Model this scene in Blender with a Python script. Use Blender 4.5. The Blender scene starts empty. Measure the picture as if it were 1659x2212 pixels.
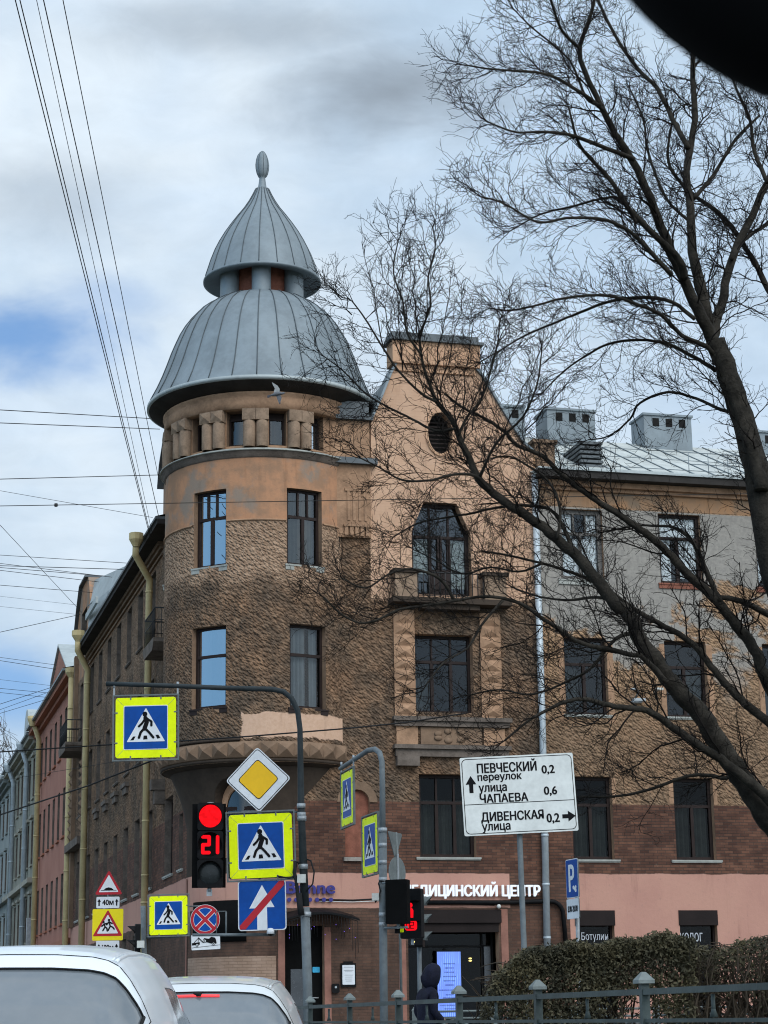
import bpy, math, random
from math import sin, cos, pi, radians, atan2, sqrt, hypot
from mathutils import Vector, Matrix
from mathutils.geometry import tessellate_polygon
random.seed(7)
C = bpy.context.scene.collection
S = bpy.context.scene

# ------------------------------------------------------------------ camera
FPX, IW, IH = 4300.0, 1659.0, 2212.0          # focal length in units of a 1659x2212 picture
EYE = Vector((0, 0, 1.2))
PITCH = math.atan((2198 - IH / 2) / FPX)
ROLL = 0.015
FWD = Vector((0, cos(PITCH), sin(PITCH)))
_r0 = Vector((1, 0, 0)); _u0 = Vector((0, -sin(PITCH), cos(PITCH)))
RGT = _r0 * cos(ROLL) - _u0 * sin(ROLL)
UPV = _u0 * cos(ROLL) + _r0 * sin(ROLL)
cam = bpy.data.cameras.new('camera'); camo = bpy.data.objects.new('camera', cam); C.objects.link(camo)
cam.sensor_fit = 'VERTICAL'; cam.sensor_height = 36.0; cam.lens = FPX / IH * 36.0
cam.clip_start = 0.05; cam.clip_end = 3000
cam.dof.use_dof = True; cam.dof.focus_distance = 40.0; cam.dof.aperture_fstop = 60.0
camo.matrix_world = Matrix(((RGT.x, UPV.x, -FWD.x, EYE.x), (RGT.y, UPV.y, -FWD.y, EYE.y),
                            (RGT.z, UPV.z, -FWD.z, EYE.z), (0, 0, 0, 1)))
S.camera = camo

def ray(x, y):
    return FWD + RGT * ((x - IW / 2) / FPX) - UPV * ((y - IH / 2) / FPX)
def at(x, y, Y):
    "surveyed point: the place seen at photograph position x, y that stands Y metres down the road"
    d = ray(x, y); return EYE + d * (Y / d.y)

# ------------------------------------------------------------------ node helper
class NT:
    def __init__(s, tree):
        s.t = tree; s.n = tree.nodes; s.l = tree.links; s._tc = None
    def new(s, ty, **kw):
        n = s.n.new(ty)
        for k, v in kw.items(): setattr(n, k, v)
        return n
    def put(s, sock, v):
        if isinstance(v, bpy.types.NodeSocket): s.l.new(v, sock)
        elif v is not None:
            if sock.type == 'RGBA' and not hasattr(v, '__len__'): v = (v, v, v, 1)
            elif sock.type == 'RGBA' and len(v) == 3: v = (*v, 1)
            elif sock.type == 'VECTOR' and not hasattr(v, '__len__'): v = (v, v, v)
            sock.default_value = v
    def tc(s, which='Object'):
        if not s._tc: s._tc = s.new('ShaderNodeTexCoord')
        return s._tc.outputs[which]
    def math(s, op, a, b=None, c=None, clamp=False):
        n = s.new('ShaderNodeMath', operation=op, use_clamp=clamp)
        s.put(n.inputs[0], a)
        if b is not None: s.put(n.inputs[1], b)
        if c is not None: s.put(n.inputs[2], c)
        return n.outputs[0]
    def vmath(s, op, a, b=None, out='Vector'):
        n = s.new('ShaderNodeVectorMath', operation=op)
        s.put(n.inputs[0], a)
        if b is not None: s.put(n.inputs[1], b)
        return n.outputs[out]
    def sep(s, v):
        n = s.new('ShaderNodeSeparateXYZ'); s.put(n.inputs[0], v); return n.outputs
    def comb(s, x, y, z):
        n = s.new('ShaderNodeCombineXYZ')
        for i, v in enumerate((x, y, z)): s.put(n.inputs[i], v)
        return n.outputs[0]
    def mapping(s, v, loc=(0, 0, 0), rot=(0, 0, 0), scale=(1, 1, 1)):
        n = s.new('ShaderNodeMapping'); s.put(n.inputs[0], v)
        n.inputs[1].default_value = loc; n.inputs[2].default_value = rot; n.inputs[3].default_value = scale
        return n.outputs[0]
    def noise(s, v, scale=5, detail=4, rough=.55, dist=0, out=0):
        n = s.new('ShaderNodeTexNoise'); s.put(n.inputs['Vector'], v)
        n.inputs['Scale'].default_value = scale; n.inputs['Detail'].default_value = detail
        n.inputs['Roughness'].default_value = rough; n.inputs['Distortion'].default_value = dist
        return n.outputs[out]
    def voro(s, v, scale=5, feature='F1', rnd=1.0, out='Distance'):
        n = s.new('ShaderNodeTexVoronoi', feature=feature); s.put(n.inputs['Vector'], v)
        n.inputs['Scale'].default_value = scale; n.inputs['Randomness'].default_value = rnd
        return n.outputs[out]
    def rng(s, v, a, b, c=0.0, d=1.0, smooth=True):
        n = s.new('ShaderNodeMapRange', interpolation_type='SMOOTHSTEP' if smooth else 'LINEAR')
        s.put(n.inputs[0], v)
        for i, q in enumerate((a, b, c, d)): s.put(n.inputs[i + 1], q)
        return n.outputs[0]
    def mix(s, f, a, b, mode='MIX'):
        n = s.new('ShaderNodeMix', data_type='RGBA', blend_type=mode)
        s.put(n.inputs[0], f); s.put(n.inputs[6], a); s.put(n.inputs[7], b)
        return n.outputs[2]
    def bump(s, h, strength=.5, dist=.02, normal=None):
        n = s.new('ShaderNodeBump'); s.put(n.inputs['Height'], h)
        n.inputs['Strength'].default_value = strength; n.inputs['Distance'].default_value = dist
        if normal: s.put(n.inputs['Normal'], normal)
        return n.outputs[0]

# ------------------------------------------------------------------ world: bright broken overcast
SUN_EL, SUN_AZ = radians(40), radians(150)      # azimuth clockwise from +Y: behind the camera, to the right
w = bpy.data.worlds.new('World'); S.world = w; w.use_nodes = True
nt = NT(w.node_tree); nt.n.clear()
sky = nt.new('ShaderNodeTexSky', sky_type='NISHITA', sun_disc=False, sun_elevation=SUN_EL, sun_rotation=SUN_AZ)
dirv = nt.vmath('NORMALIZE', nt.tc('Generated'))
dx, dy, dz = nt.sep(dirv)
az = nt.math('ARCTAN2', dx, dy); el = nt.math('ARCSINE', dz)
cv = nt.mapping(dirv, scale=(1, 1, 2.0))
n1 = nt.noise(cv, 3.2, 6, .55); n2 = nt.noise(cv, 11, 5, .6, .3); n3 = nt.noise(cv, 7, 4, .5, .6)
def azel(x, y):
    d = ray(x, y).normalized(); return atan2(d.x, d.y), math.asin(d.z)
def patch(x, y, wx, wy, wob=.6, soft=(.35, 1.0)):
    a, e = azel(x, y)
    ex = nt.math('MULTIPLY', nt.math('SUBTRACT', az, a), FPX / wx)
    ey = nt.math('MULTIPLY', nt.math('SUBTRACT', el, e), FPX / wy)
    d = nt.math('SQRT', nt.math('ADD', nt.math('MULTIPLY', ex, ex), nt.math('MULTIPLY', ey, ey)))
    d = nt.math('ADD', d, nt.math('MULTIPLY', nt.math('SUBTRACT', n2, .5), wob * 2))
    return nt.rng(d, soft[0], soft[1], 1, 0)
cloud = nt.mix(nt.rng(n1, .36, .62), (.53, .68, .845), (.80, .905, 1.0))
cloud = nt.mix(nt.math('MULTIPLY', nt.rng(n3, .4, .75), .55), cloud, (.58, .735, .92))
dark = nt.math('MAXIMUM', patch(850, 200, 340, 130, .8, (.0, 1.2)), nt.math('MULTIPLY', patch(560, 60, 420, 90, .6, (.1, 1.2)), .55))
dark = nt.math('MAXIMUM', dark, nt.math('MULTIPLY', patch(120, 420, 330, 120, .6, (.1, 1.2)), .4))
cloud = nt.mix(nt.math('MULTIPLY', dark, .95), cloud, (.30, .36, .43))
cloud = nt.mix(nt.math('MULTIPLY', patch(620, 700, 420, 260, .3, (.1, 1.2)), .45), cloud, (.72, .83, .93))
n4 = nt.noise(cv, 26, 6, .65, .5); wisp = nt.rng(n4, .30, .72, .95, 1.05, False); cloud = nt.mix(1.0, cloud, nt.comb(wisp, wisp, wisp), 'MULTIPLY')
behind = nt.rng(dy, .45, -.35, 1.0, 1.9)
cloud = nt.mix(1.0, cloud, nt.comb(behind, behind, behind), 'MULTIPLY')
cloud10 = nt.mix(1.0, cloud, (8.3, 8.3, 8.3), 'MULTIPLY')
hole = nt.math('MAXIMUM', patch(20, 722, 250, 100, 1.0, (.1, 1.35)), nt.math('MULTIPLY', patch(215, 645, 190, 55, 1.0, (.0, 1.2)), .45))
def azpatch(a, e, w_):
    ex = nt.math('SUBTRACT', az, a); ey = nt.math('SUBTRACT', el, e)
    d = nt.math('SQRT', nt.math('ADD', nt.math('MULTIPLY', ex, ex), nt.math('MULTIPLY', ey, ey)))
    return nt.rng(nt.math('ADD', d, nt.math('MULTIPLY', nt.math('SUBTRACT', n1, .5), .3)), w_ * .5, w_, 1, 0)
hole = nt.math('MAXIMUM', hole, nt.math('MULTIPLY', patch(20, 1490, 190, 110, .8, (.1, 1.2)), .9))
blue = nt.mix(.6, nt.mix(1.0, sky.outputs[0], (.65, .85, 1.05), 'MULTIPLY'), (1.35, 3.2, 6.6))
skyc = nt.mix(nt.math('MULTIPLY', hole, .88), cloud10, blue)
skyc = nt.mix(nt.math('MULTIPLY', azpatch(-2.1, .24, .62), .95), skyc, (3.0, 6.4, 10.6))   # clear blue behind the camera to the left
bg = nt.new('ShaderNodeBackground'); nt.put(bg.inputs[0], skyc); bg.inputs[1].default_value = 0.12
wo = nt.new('ShaderNodeOutputWorld'); nt.l.new(bg.outputs[0], wo.inputs[0])

sun = bpy.data.lights.new('sun', 'SUN'); suno = bpy.data.objects.new('sun', sun); C.objects.link(suno)
sun.energy = 1.45; sun.angle = radians(35); sun.color = (1.0, .97, .93)
sd = Vector((sin(SUN_AZ) * cos(SUN_EL), cos(SUN_AZ) * cos(SUN_EL), sin(SUN_EL)))
suno.rotation_euler = sd.to_track_quat('Z', 'Y').to_euler()
S.view_settings.view_transform = 'Standard'; S.view_settings.look = 'None'
S.view_settings.exposure = 0.0; S.view_settings.gamma = 1.0
S.cycles.max_bounces = 8; S.cycles.transparent_max_bounces = 12
S.cycles.use_denoising = True; S.cycles.filter_width = 1.1

# ------------------------------------------------------------------ mesh helper
class MB:
    def __init__(s): s.v = []; s.f = []; s.m = []; s.uv = []; s.sm = []; s.cuts = []
    def cut(s):
        'what follows is a piece of its own (built as its own object)'
        if s.v: s.cuts.append((len(s.v), len(s.f)))
    def vert(s, p): s.v.append(tuple(p)); return len(s.v) - 1
    def face(s, idx, m=0, uv=None, smooth=False):
        s.f.append(tuple(idx)); s.m.append(m); s.uv.append(uv); s.sm.append(smooth)
    def poly(s, pts, m=0, uv=None, smooth=False):
        b = len(s.v); s.v.extend(tuple(p) for p in pts); s.face(range(b, b + len(pts)), m, uv, smooth)
    def hexa(s, p, m=0):
        "p: 8 corners, bottom 4 ccw then top 4"
        b = len(s.v); s.v.extend(tuple(q) for q in p)
        for q in ((3, 2, 1, 0), (4, 5, 6, 7), (0, 1, 5, 4), (1, 2, 6, 5), (2, 3, 7, 6), (3, 0, 4, 7)):
            s.face([b + i for i in q], m)
    def box(s, x0, x1, y0, y1, z0, z1, m=0, fn=None):
        p = [(x0, y0, z0), (x1, y0, z0), (x1, y1, z0), (x0, y1, z0), (x0, y0, z1), (x1, y0, z1), (x1, y1, z1), (x0, y1, z1)]
        if fn: p = [fn(*q) for q in p]
        s.hexa(p, m)
    def prism(s, pts, y0, y1, m=0, msides=None, fn=None):
        "2-D outline pts (x,z) ccw seen from -y; front face at y0, back at y1"
        fn = fn or (lambda x, y, z: (x, y, z)); n = len(pts); b = len(s.v)
        s.v.extend(tuple(fn(x, y0, z)) for x, z in pts); s.v.extend(tuple(fn(x, y1, z)) for x, z in pts)
        s.face(range(b, b + n), m); s.face(range(b + 2 * n - 1, b + n - 1, -1), m if msides is None else msides)
        for i in range(n):
            j = (i + 1) % n; s.face((b + i, b + n + i, b + n + j, b + j), m if msides is None else msides)
    def tube(s, pts, r, n=8, m=0, cap=True, smooth=True):
        pts = [Vector(p) for p in pts]; k = len(pts)
        if not hasattr(r, '__len__'): r = [r] * k
        b0 = len(s.v); up = None
        for i in range(k):
            t = (pts[min(i + 1, k - 1)] - pts[max(i - 1, 0)])
            if t.length < 1e-9: t = Vector((0, 0, 1))
            t.normalize()
            if up is None: up = Vector((0, 0, 1)) if abs(t.z) < .9 else Vector((1, 0, 0))
            a = t.cross(up)
            if a.length < 1e-5: a = t.orthogonal()
            a.normalize(); c = a.cross(t); up = c
            for j in range(n):
                q = 2 * pi * j / n; s.v.append(tuple(pts[i] + a * (cos(q) * r[i]) + c * (sin(q) * r[i])))
        for i in range(k - 1):
            for j in range(n):
                a0 = b0 + i * n + j; a1 = b0 + i * n + (j + 1) % n
                s.face((a0, a0 + n, a1 + n, a1), m, None, smooth)
        if cap:
            s.face([b0 + j for j in range(n)], m); s.face([b0 + (k - 1) * n + j for j in range(n - 1, -1, -1)], m)
    def lathe(s, prof, n=48, a0=0, a1=2 * pi, c=(0, 0), m=0, smooth=True, uvR=None):
        "prof: list of (r,z)"
        full = abs(a1 - a0 - 2 * pi) < 1e-6; cols = n if full else n + 1; b = len(s.v); k = len(prof)
        for i in range(cols):
            q = a0 + (a1 - a0) * i / n
            for r, z in prof: s.v.append((c[0] + r * cos(q), c[1] + r * sin(q), z))
        for i in range(n):
            i2 = (i + 1) % cols; qa = a0 + (a1 - a0) * i / n; qb = a0 + (a1 - a0) * (i + 1) / n
            for j in range(k - 1):
                uv = None
                if uvR: uv = [(qa * uvR, prof[j][1]), (qb * uvR, prof[j][1]), (qb * uvR, prof[j + 1][1]), (qa * uvR, prof[j + 1][1])]
                s.face((b + i * k + j, b + i2 * k + j, b + i2 * k + j + 1, b + i * k + j + 1), m, uv, smooth)
    def ball(s, c, r, n=12, k=8, m=0):
        rx, ry, rz = (r, r, r) if not hasattr(r, '__len__') else r
        b = len(s.v)
        for i in range(k + 1):
            t = pi * i / k
            for j in range(n):
                q = 2 * pi * j / n; s.v.append((c[0] + rx * sin(t) * cos(q), c[1] + ry * sin(t) * sin(q), c[2] + rz * cos(t)))
        for i in range(k):
            for j in range(n):
                s.face((b + i * n + j, b + (i + 1) * n + j, b + (i + 1) * n + (j + 1) % n, b + i * n + (j + 1) % n), m, None, True)
    def mesh(s, name, mats):
        me = bpy.data.meshes.new(name); me.from_pydata(s.v, [], s.f)
        for mm in (mats if isinstance(mats, (list, tuple)) else [mats]): me.materials.append(mm)
        me.polygons.foreach_set('material_index', s.m); me.polygons.foreach_set('use_smooth', s.sm)
        if any(u is not None for u in s.uv):
            lay = me.uv_layers.new(name='UVMap'); d = []
            for f, u in zip(s.f, s.uv):
                if u is None: d.extend([0.0] * (2 * len(f)))
                else:
                    for q in u: d.extend(q)
            lay.data.foreach_set('uv', d)
        me.update(); return me
    def build(s, name, mats, parent=None, label=None, cat=None, group=None, kind=None, loc=None, rot=None, fix=False):
        if s.cuts:
            cs = [(0, 0)] + s.cuts + [(len(s.v), len(s.f))]; o = None
            for (va, fa), (vb, fb) in zip(cs[:-1], cs[1:]):
                q = MB(); q.v = s.v[va:vb]; q.f = [tuple(i - va for i in f) for f in s.f[fa:fb]]; q.m = s.m[fa:fb]; q.uv = s.uv[fa:fb]; q.sm = s.sm[fa:fb]
                o = q.build(name, mats, parent, label, cat, group, kind, loc, rot, fix)
            return o
        me = s.mesh(name, mats)
        o = bpy.data.objects.new(name, me); C.objects.link(o)
        if fix:
            import bmesh
            bm = bmesh.new(); bm.from_mesh(me); bmesh.ops.recalc_face_normals(bm, faces=bm.faces); bm.to_mesh(me); bm.free()
        if parent: o.parent = parent
        if loc is not None: o.location = loc
        if rot is not None: o.rotation_euler = rot
        tag(o, label, cat, group, kind); return o
def tag(o, label=None, cat=None, group=None, kind=None):
    if label: o['label'] = label
    if cat: o['category'] = cat
    if group: o['group'] = group
    if kind: o['kind'] = kind
    return o
def thing(name, label, cat, loc=(0, 0, 0), rot=(0, 0, 0), group=None):
    o = bpy.data.objects.new(name, None); C.objects.link(o); o.empty_display_size = .3
    o.location = loc; o.rotation_euler = rot
    return tag(o, label, cat, group)
def rrect(x0, x1, z0, z1, r, n=5):
    pts = []
    for cx, cz, a in ((x1 - r, z0 + r, -90), (x1 - r, z1 - r, 0), (x0 + r, z1 - r, 90), (x0 + r, z0 + r, 180)):
        for i in range(n + 1):
            q = radians(a + 90 * i / n); pts.append((cx + r * cos(q), cz + r * sin(q)))
    return pts
def disc(cx, cz, r, n=28, rz=None):
    rz = rz or r
    return [(cx + r * cos(2 * pi * i / n), cz + rz * sin(2 * pi * i / n)) for i in range(n)]
def rpoly(pts, r, n=5):
    "polygon (ccw) with its corners rounded"
    out = []; k = len(pts)
    for i in range(k):
        p = Vector(pts[i]); a = (Vector(pts[i - 1]) - p).normalized(); b = (Vector(pts[(i + 1) % k]) - p).normalized()
        ang = a.angle(b); t = r / math.tan(ang / 2); p0 = p + a * t; p1 = p + b * t
        for j in range(n + 1):
            q = j / n; out.append(tuple((1 - q) ** 2 * p0 + 2 * q * (1 - q) * p + q * q * p1))
    return out
def stroke(pts, wd, n=6):
    "outline polygons of a thick line with round ends: one quad or disc each"
    res = []
    for a, b in zip(pts[:-1], pts[1:]):
        a = Vector(a); b = Vector(b); d = (b - a).normalized(); q = Vector((-d.y, d.x)) * wd / 2; o = []
        base = atan2(-q.y, -q.x)
        for i in range(n + 1): t = base - pi + pi * i / n; o.append((b.x + wd / 2 * cos(t + 0), b.y + wd / 2 * sin(t + 0)))
        o2 = []
        b0 = atan2(q.y, q.x)
        o = [(b.x + wd / 2 * cos(b0 - pi + pi * i / n), b.y + wd / 2 * sin(b0 - pi + pi * i / n)) for i in range(n + 1)]
        o2 = [(a.x + wd / 2 * cos(b0 + pi * i / n), a.y + wd / 2 * sin(b0 + pi * i / n)) for i in range(n + 1)]
        res.append(o + o2)
    return res

def text_mesh(s, x0, x1, z0, z1, depth=.002, bold=0.0, space=1.0, strike=0.0):
    "text fitted into the box x0..x1, z0..z1, facing -y with its front at y=0"
    cu = bpy.data.curves.new('lettering', 'FONT'); cu.body = s; cu.size = 1; cu.extrude = .02; cu.offset = bold; cu.space_character = space
    cu.resolution_u = 4
    to = bpy.data.objects.new('lettering', cu)
    C.objects.link(to); dg = bpy.context.evaluated_depsgraph_get(); dg.update()
    me = bpy.data.meshes.new_from_object(to.evaluated_get(dg)); C.objects.unlink(to); bpy.data.objects.remove(to)
    xs = [v.co.x for v in me.vertices]; ys = [v.co.y for v in me.vertices]
    ax, bx, ay, by = min(xs), max(xs), min(ys), max(ys)
    for v in me.vertices:
        x, y, z = v.co
        v.co = (x0 + (x - ax) / (bx - ax) * (x1 - x0), (-z / .02 + 1) / 2 * depth - depth, z0 + (y - ay) / (by - ay) * (z1 - z0))
    if strike:
        # heavier strokes: the letters struck several times, a hair apart
        vs = [v.co.copy() for v in me.vertices]; fs = [tuple(p.vertices) for p in me.polygons]; V = []; Fc = []
        for k, (ox, oz) in enumerate(((0, 0), (-1, 0), (1, 0), (-.5, .6), (.5, .6), (-.5, -.6), (.5, -.6))):
            b = len(V); V += [(v.x + ox * strike, v.y - .0002 * k, v.z + oz * strike) for v in vs]; Fc += [tuple(i + b for i in f) for f in fs]
        me = bpy.data.meshes.new('lettering'); me.from_pydata(V, [], Fc); me.update()
    me.materials.clear(); return me
def add_mesh(me, name, mat, parent, loc=(0, 0, 0), rot=(0, 0, 0)):
    me.materials.clear(); me.materials.append(mat); me.name = name
    o = bpy.data.objects.new(name, me); C.objects.link(o); o.parent = parent; o.location = loc; o.rotation_euler = rot
    return o
# ------------------------------------------------------------------ materials
M = {}
def mat(name):
    m = bpy.data.materials.new(name); m.use_nodes = True; t = NT(m.node_tree); t.n.clear()
    b = t.new('ShaderNodeBsdfPrincipled'); o = t.new('ShaderNodeOutputMaterial'); t.l.new(b.outputs[0], o.inputs[0])
    M[name] = m; t.out = o; return m, t, b
def simple(name, col, rough=.6, var=.25, scale=2.0, bump=0.0, metal=0.0, spec=.18, detail=5, bscale=None):
    m, t, b = mat(name); c = t.tc('Object'); n = t.noise(c, scale, detail, .6)
    n2 = t.noise(c, scale * 7, 3, .6)
    f = t.math('ADD', t.math('MULTIPLY', n, .7), t.math('MULTIPLY', n2, .3))
    lo = [x * (1 - var) for x in col]; hi = [min(1, x * (1 + var)) for x in col]
    t.put(b.inputs['Base Color'], t.mix(t.rng(f, .3, .7), lo, hi))
    t.put(b.inputs['Roughness'], t.math('ADD', rough - .1, t.math('MULTIPLY', n2, .2))); b.inputs['Metallic'].default_value = metal
    b.inputs['Specular IOR Level'].default_value = spec
    if bump: t.put(b.inputs['Normal'], t.bump(t.noise(c, bscale or scale * 12, 4, .6), .6, bump))
    return m
def emis(name, col, strength, base=(.02, .02, .02)):
    m, t, b = mat(name); b.inputs['Base Color'].default_value = (*base, 1)
    b.inputs['Emission Color'].default_value = (*col, 1); b.inputs['Emission Strength'].default_value = strength
    b.inputs['Roughness'].default_value = .4; return m

simple('asphalt', (.055, .055, .058), .85, .25, 3, .006)
simple('paving', (.22, .21, .2), .85, .2, 2, .004)
simple('kerb', (.33, .32, .31), .8, .15, 3, .004)
simple('turf', (.05, .055, .025), .95, .5, 4, .03)
simple('roadpaint', (.7, .7, .68), .7, .15, 6)
simple('zinc', (.175, .205, .220), .55, .2, .9, .004, .15, .35, bscale=3); simple('seam', (.085, .10, .108), .6, .2, 2, 0, .1)
simple('roof_sheet', (.43, .44, .41), .55, .22, .9, .003, .1, .4, bscale=3)
simple('plaster_stone', (.24, .165, .112), .92, .32, 3.0, .012)
simple('zinc_light', (.33, .36, .355), .55, .2, .8, .003, .15, .4, bscale=3)
simple('zinc_dark', (.10, .11, .115), .6, .25, 1.5, .003, .3)
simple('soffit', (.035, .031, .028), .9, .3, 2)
simple('plaster_peach', (.50, .30, .185), .9, .14, 1.5, .006)
simple('plaster_ochre', (.31, .185, .112), .92, .34, 1.6, .012)
simple('plaster_brown', (.185, .120, .078), .92, .28, 1.6, .01)
simple('plaster_grimy', (.125, .100, .082), .92, .4, 2.2, .012)
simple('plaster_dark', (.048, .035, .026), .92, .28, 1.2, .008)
simple('stone_grey', (.25, .22, .19), .9, .3, 3, .01)
simple('sill_metal', (.30, .30, .27), .6, .2, 4, 0, .2)
simple('sill_red', (.20, .075, .048), .8, .3, 5, .003)
simple('pink_paint', (.45, .25, .185), .88, .08, .8, .003)
simple('pink_reveal', (.24, .115, .085), .88, .2, 2, .005)
simple('pipe_cream', (.47, .37, .19), .6, .16, 1.5, .004)
simple('pipe_grey', (.40, .44, .46), .5, .15, 2, .003, .3)
simple('frame_brown', (.020, .012, .010), .6, .3, 4)
simple('frame_grey', (.12, .11, .10), .6, .3, 4)
simple('frame_white', (.55, .55, .53), .6, .2, 4)
simple('interior', (.012, .011, .010), .9, .4, 1)
simple('curtain_white', (.55, .57, .58), .9, .12, 2)
simple('curtain_grey', (.17, .18, .17), .9, .2, 3)
simple('blind_white', (.84, .86, .86), .8, .05, 2)
simple('iron', (.03, .03, .03), .6, .4, 5, .003)
simple('black_plastic', (.006, .006, .0065), .55, .3, 5, spec=.1)
simple('black_matte', (.006, .006, .006), .9, .2, 5, 0, 0, .05)
simple('cable', (.014, .014, .014), .7, .2, 3)
simple('cable_white', (.6, .6, .58), .6, .1, 3)
simple('box_white', (.50, .50, .46), .6, .12, 6)
simple('pole_dark', (.028, .034, .036), .6, .3, 2.5, .004)
simple('pole_grey', (.135, .152, .158), .62, .28, 2.0, .005)
simple('galv', (.30, .32, .33), .5, .2, 6, 0, .4)
simple('sign_back', (.125, .14, .138), .6, .25, 4, 0, .1)
simple('sign_white', (.64, .65, .66), .6, .10, 2.2)
simple('sign_offwhite', (.60, .61, .58), .6, .14, 2.2)
simple('sign_blue', (.004, .058, .27), .5, .16, 2.2, spec=.12)
simple('sign_lime', (.76, .86, .005), .55, .10, 2.5, spec=.1)
simple('sign_yellow', (.80, .46, .015), .5, .05, 3)
simple('sign_canary', (.78, .63, .01), .5, .06, 3)
simple('sign_red', (.40, .018, .028), .5, .08, 3)
simple('sign_black', (.007, .007, .008), .7, .1, 3, spec=.08)
simple('fence_paint', (.050, .064, .061), .55, .3, 3, .004)
simple('fence_pale', (.145, .165, .16), .6, .25, 3, .004)
simple('bark', (.025, .0215, .017), .97, .6, 5, .035, 0, .15, bscale=26)
simple('twig', (.014, .0115, .010), .97, .3, 4, 0, 0, .1)
simple('bark_far', (.12, .11, .105), .95, .3, 4)
simple('jacket', (.007, .008, .019), .75, .45, 6, .03, bscale=8)
simple('trousers', (.010, .010, .013), .85, .3, 6, .004)
simple('skin', (.42, .24, .17), .6, .1, 8)
simple('hair', (.03, .02, .015), .7, .2, 20)
simple('feather_grey', (.11, .115, .125), .8, .25, 18)
simple('feather_pale', (.25, .255, .25), .8, .2, 18)
simple('feather_dark', (.06, .06, .07), .8, .25, 18)
simple('rubber', (.015, .015, .015), .85, .2, 4)
simple('rim', (.35, .35, .36), .4, .1, 3, 0, .8)
simple('awning', (.016, .011, .010), .8, .2, 2, .004)
simple('paper', (.62, .64, .66), .7, .05, 5)
simple('text_grey', (.28, .29, .30), .7, .05, 5)
simple('sticker_blue', (.05, .38, .62), .5, .1, 6)
simple('stucco_red', (.33, .135, .085), .9, .12, .6, .006)
simple('stucco_grey', (.205, .20, .165), .9, .18, .7, .008)
simple('stucco_slate', (.20, .22, .21), .9, .18, .7, .008)
simple('stucco_trim', (.30, .28, .23), .9, .18, .8, .008)
simple('glass_far', (.035, .04, .045), .25, .3, 2, 0, 0, .6)
emis('red_lamp', (1.0, .006, .012), 1.15, (.01, .0, .0)); emis('red_led', (1.0, .006, .015), 1.1, (.01, 0, 0))
for k in ('red_lamp', 'red_led'): M[k].node_tree.nodes['Principled BSDF'].inputs['Specular IOR Level'].default_value = .02
emis('warm_lamp', (1.0, .72, .22), 5.0); emis('brake_led', (1.0, .05, .06), 1.2)
emis('sign_letter_white', (.80, .90, 1.0), .55, (.5, .5, .5)); emis('letter_violet', (.03, .022, .40), .10, (.012, .010, .12))
emis('fairy_violet', (.25, .12, 1.0), 1.6); emis('letter_vinyl_glow', (.45, .52, .58), .12, (.4, .42, .45))  # window letters: plain vinyl, with a faint glow added to the material
_t = NT(M['red_lamp'].node_tree); _b = M['red_lamp'].node_tree.nodes['Principled BSDF']
_t.put(_b.inputs['Emission Strength'], _t.rng(_t.sep(_t.voro(_t.tc('Object'), 26, 'F1', .8, 'Color'))[0], 0, 1, .85, 1.35, False))
simple('lens_dark', (.02, .024, .025), .25, .3, 6, .002)

def glass(name, ior=1.55, tint=(.55, .6, .62), wav=.004, boost=1.6):
    m, t, b = mat(name); t.n.remove(b)
    tr = t.new('ShaderNodeBsdfTransparent'); tr.inputs[0].default_value = (*tint, 1)
    gl = t.new('ShaderNodeBsdfGlossy'); gl.inputs['Roughness'].default_value = .015; gl.inputs[0].default_value = (.92, .95, .97, 1)
    nb = t.bump(t.noise(t.tc('Object'), 1.6, 2, .5), .5, wav); t.put(gl.inputs['Normal'], nb)
    fr = t.new('ShaderNodeFresnel'); fr.inputs[0].default_value = ior
    mx = t.new('ShaderNodeMixShader'); t.put(mx.inputs[0], t.math('MULTIPLY', fr.outputs[0], boost, clamp=True))
    t.l.new(tr.outputs[0], mx.inputs[1]); t.l.new(gl.outputs[0], mx.inputs[2]); t.l.new(mx.outputs[0], t.out.inputs[0])
    return m
glass('pane', 1.5, (.5, .53, .54), .004, .8)
glass('pane_clear', 1.5, (.88, .90, .90), .004, 1.0)
glass('pane_bright', 2.2, (.45, .5, .55), .003, 2.7)
glass('pane_dark', 1.42, (.36, .38, .37), .004, .34)
glass('pane_milky', 1.6, (.55, .58, .55), .006, 1.2)

# -- car paint and car glass
def carpaint(name, col, rough=.3):
    m, t, b = mat(name); n = t.noise(t.tc('Object'), 40, 3, .6)
    d = t.noise(t.tc('Object'), 2.0, 4, .6)
    t.put(b.inputs['Base Color'], t.mix(t.math('MULTIPLY', d, .25), col, [c * .72 for c in col]))
    t.put(b.inputs['Roughness'], t.math('ADD', rough, t.math('MULTIPLY', n, .12)))
    b.inputs['Coat Weight'].default_value = .6; b.inputs['Coat Roughness'].default_value = .08
    return m
carpaint('paint_white', (.70, .74, .77)); carpaint('paint_silver', (.56, .58, .58))
m, t, b = mat('car_glass'); b.inputs['Base Color'].default_value = (.028, .033, .037, 1); b.inputs['Roughness'].default_value = .06
b.inputs['Specular IOR Level'].default_value = .5; b.inputs['IOR'].default_value = 1.8
d = t.noise(t.tc('Object'), 9, 5, .6); t.put(b.inputs['Roughness'], t.rng(d, .3, .7, .05, .16))
t.put(b.inputs['Base Color'], t.mix(t.rng(d, .3, .75), (.115, .130, .142), (.135, .148, .158)))

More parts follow.
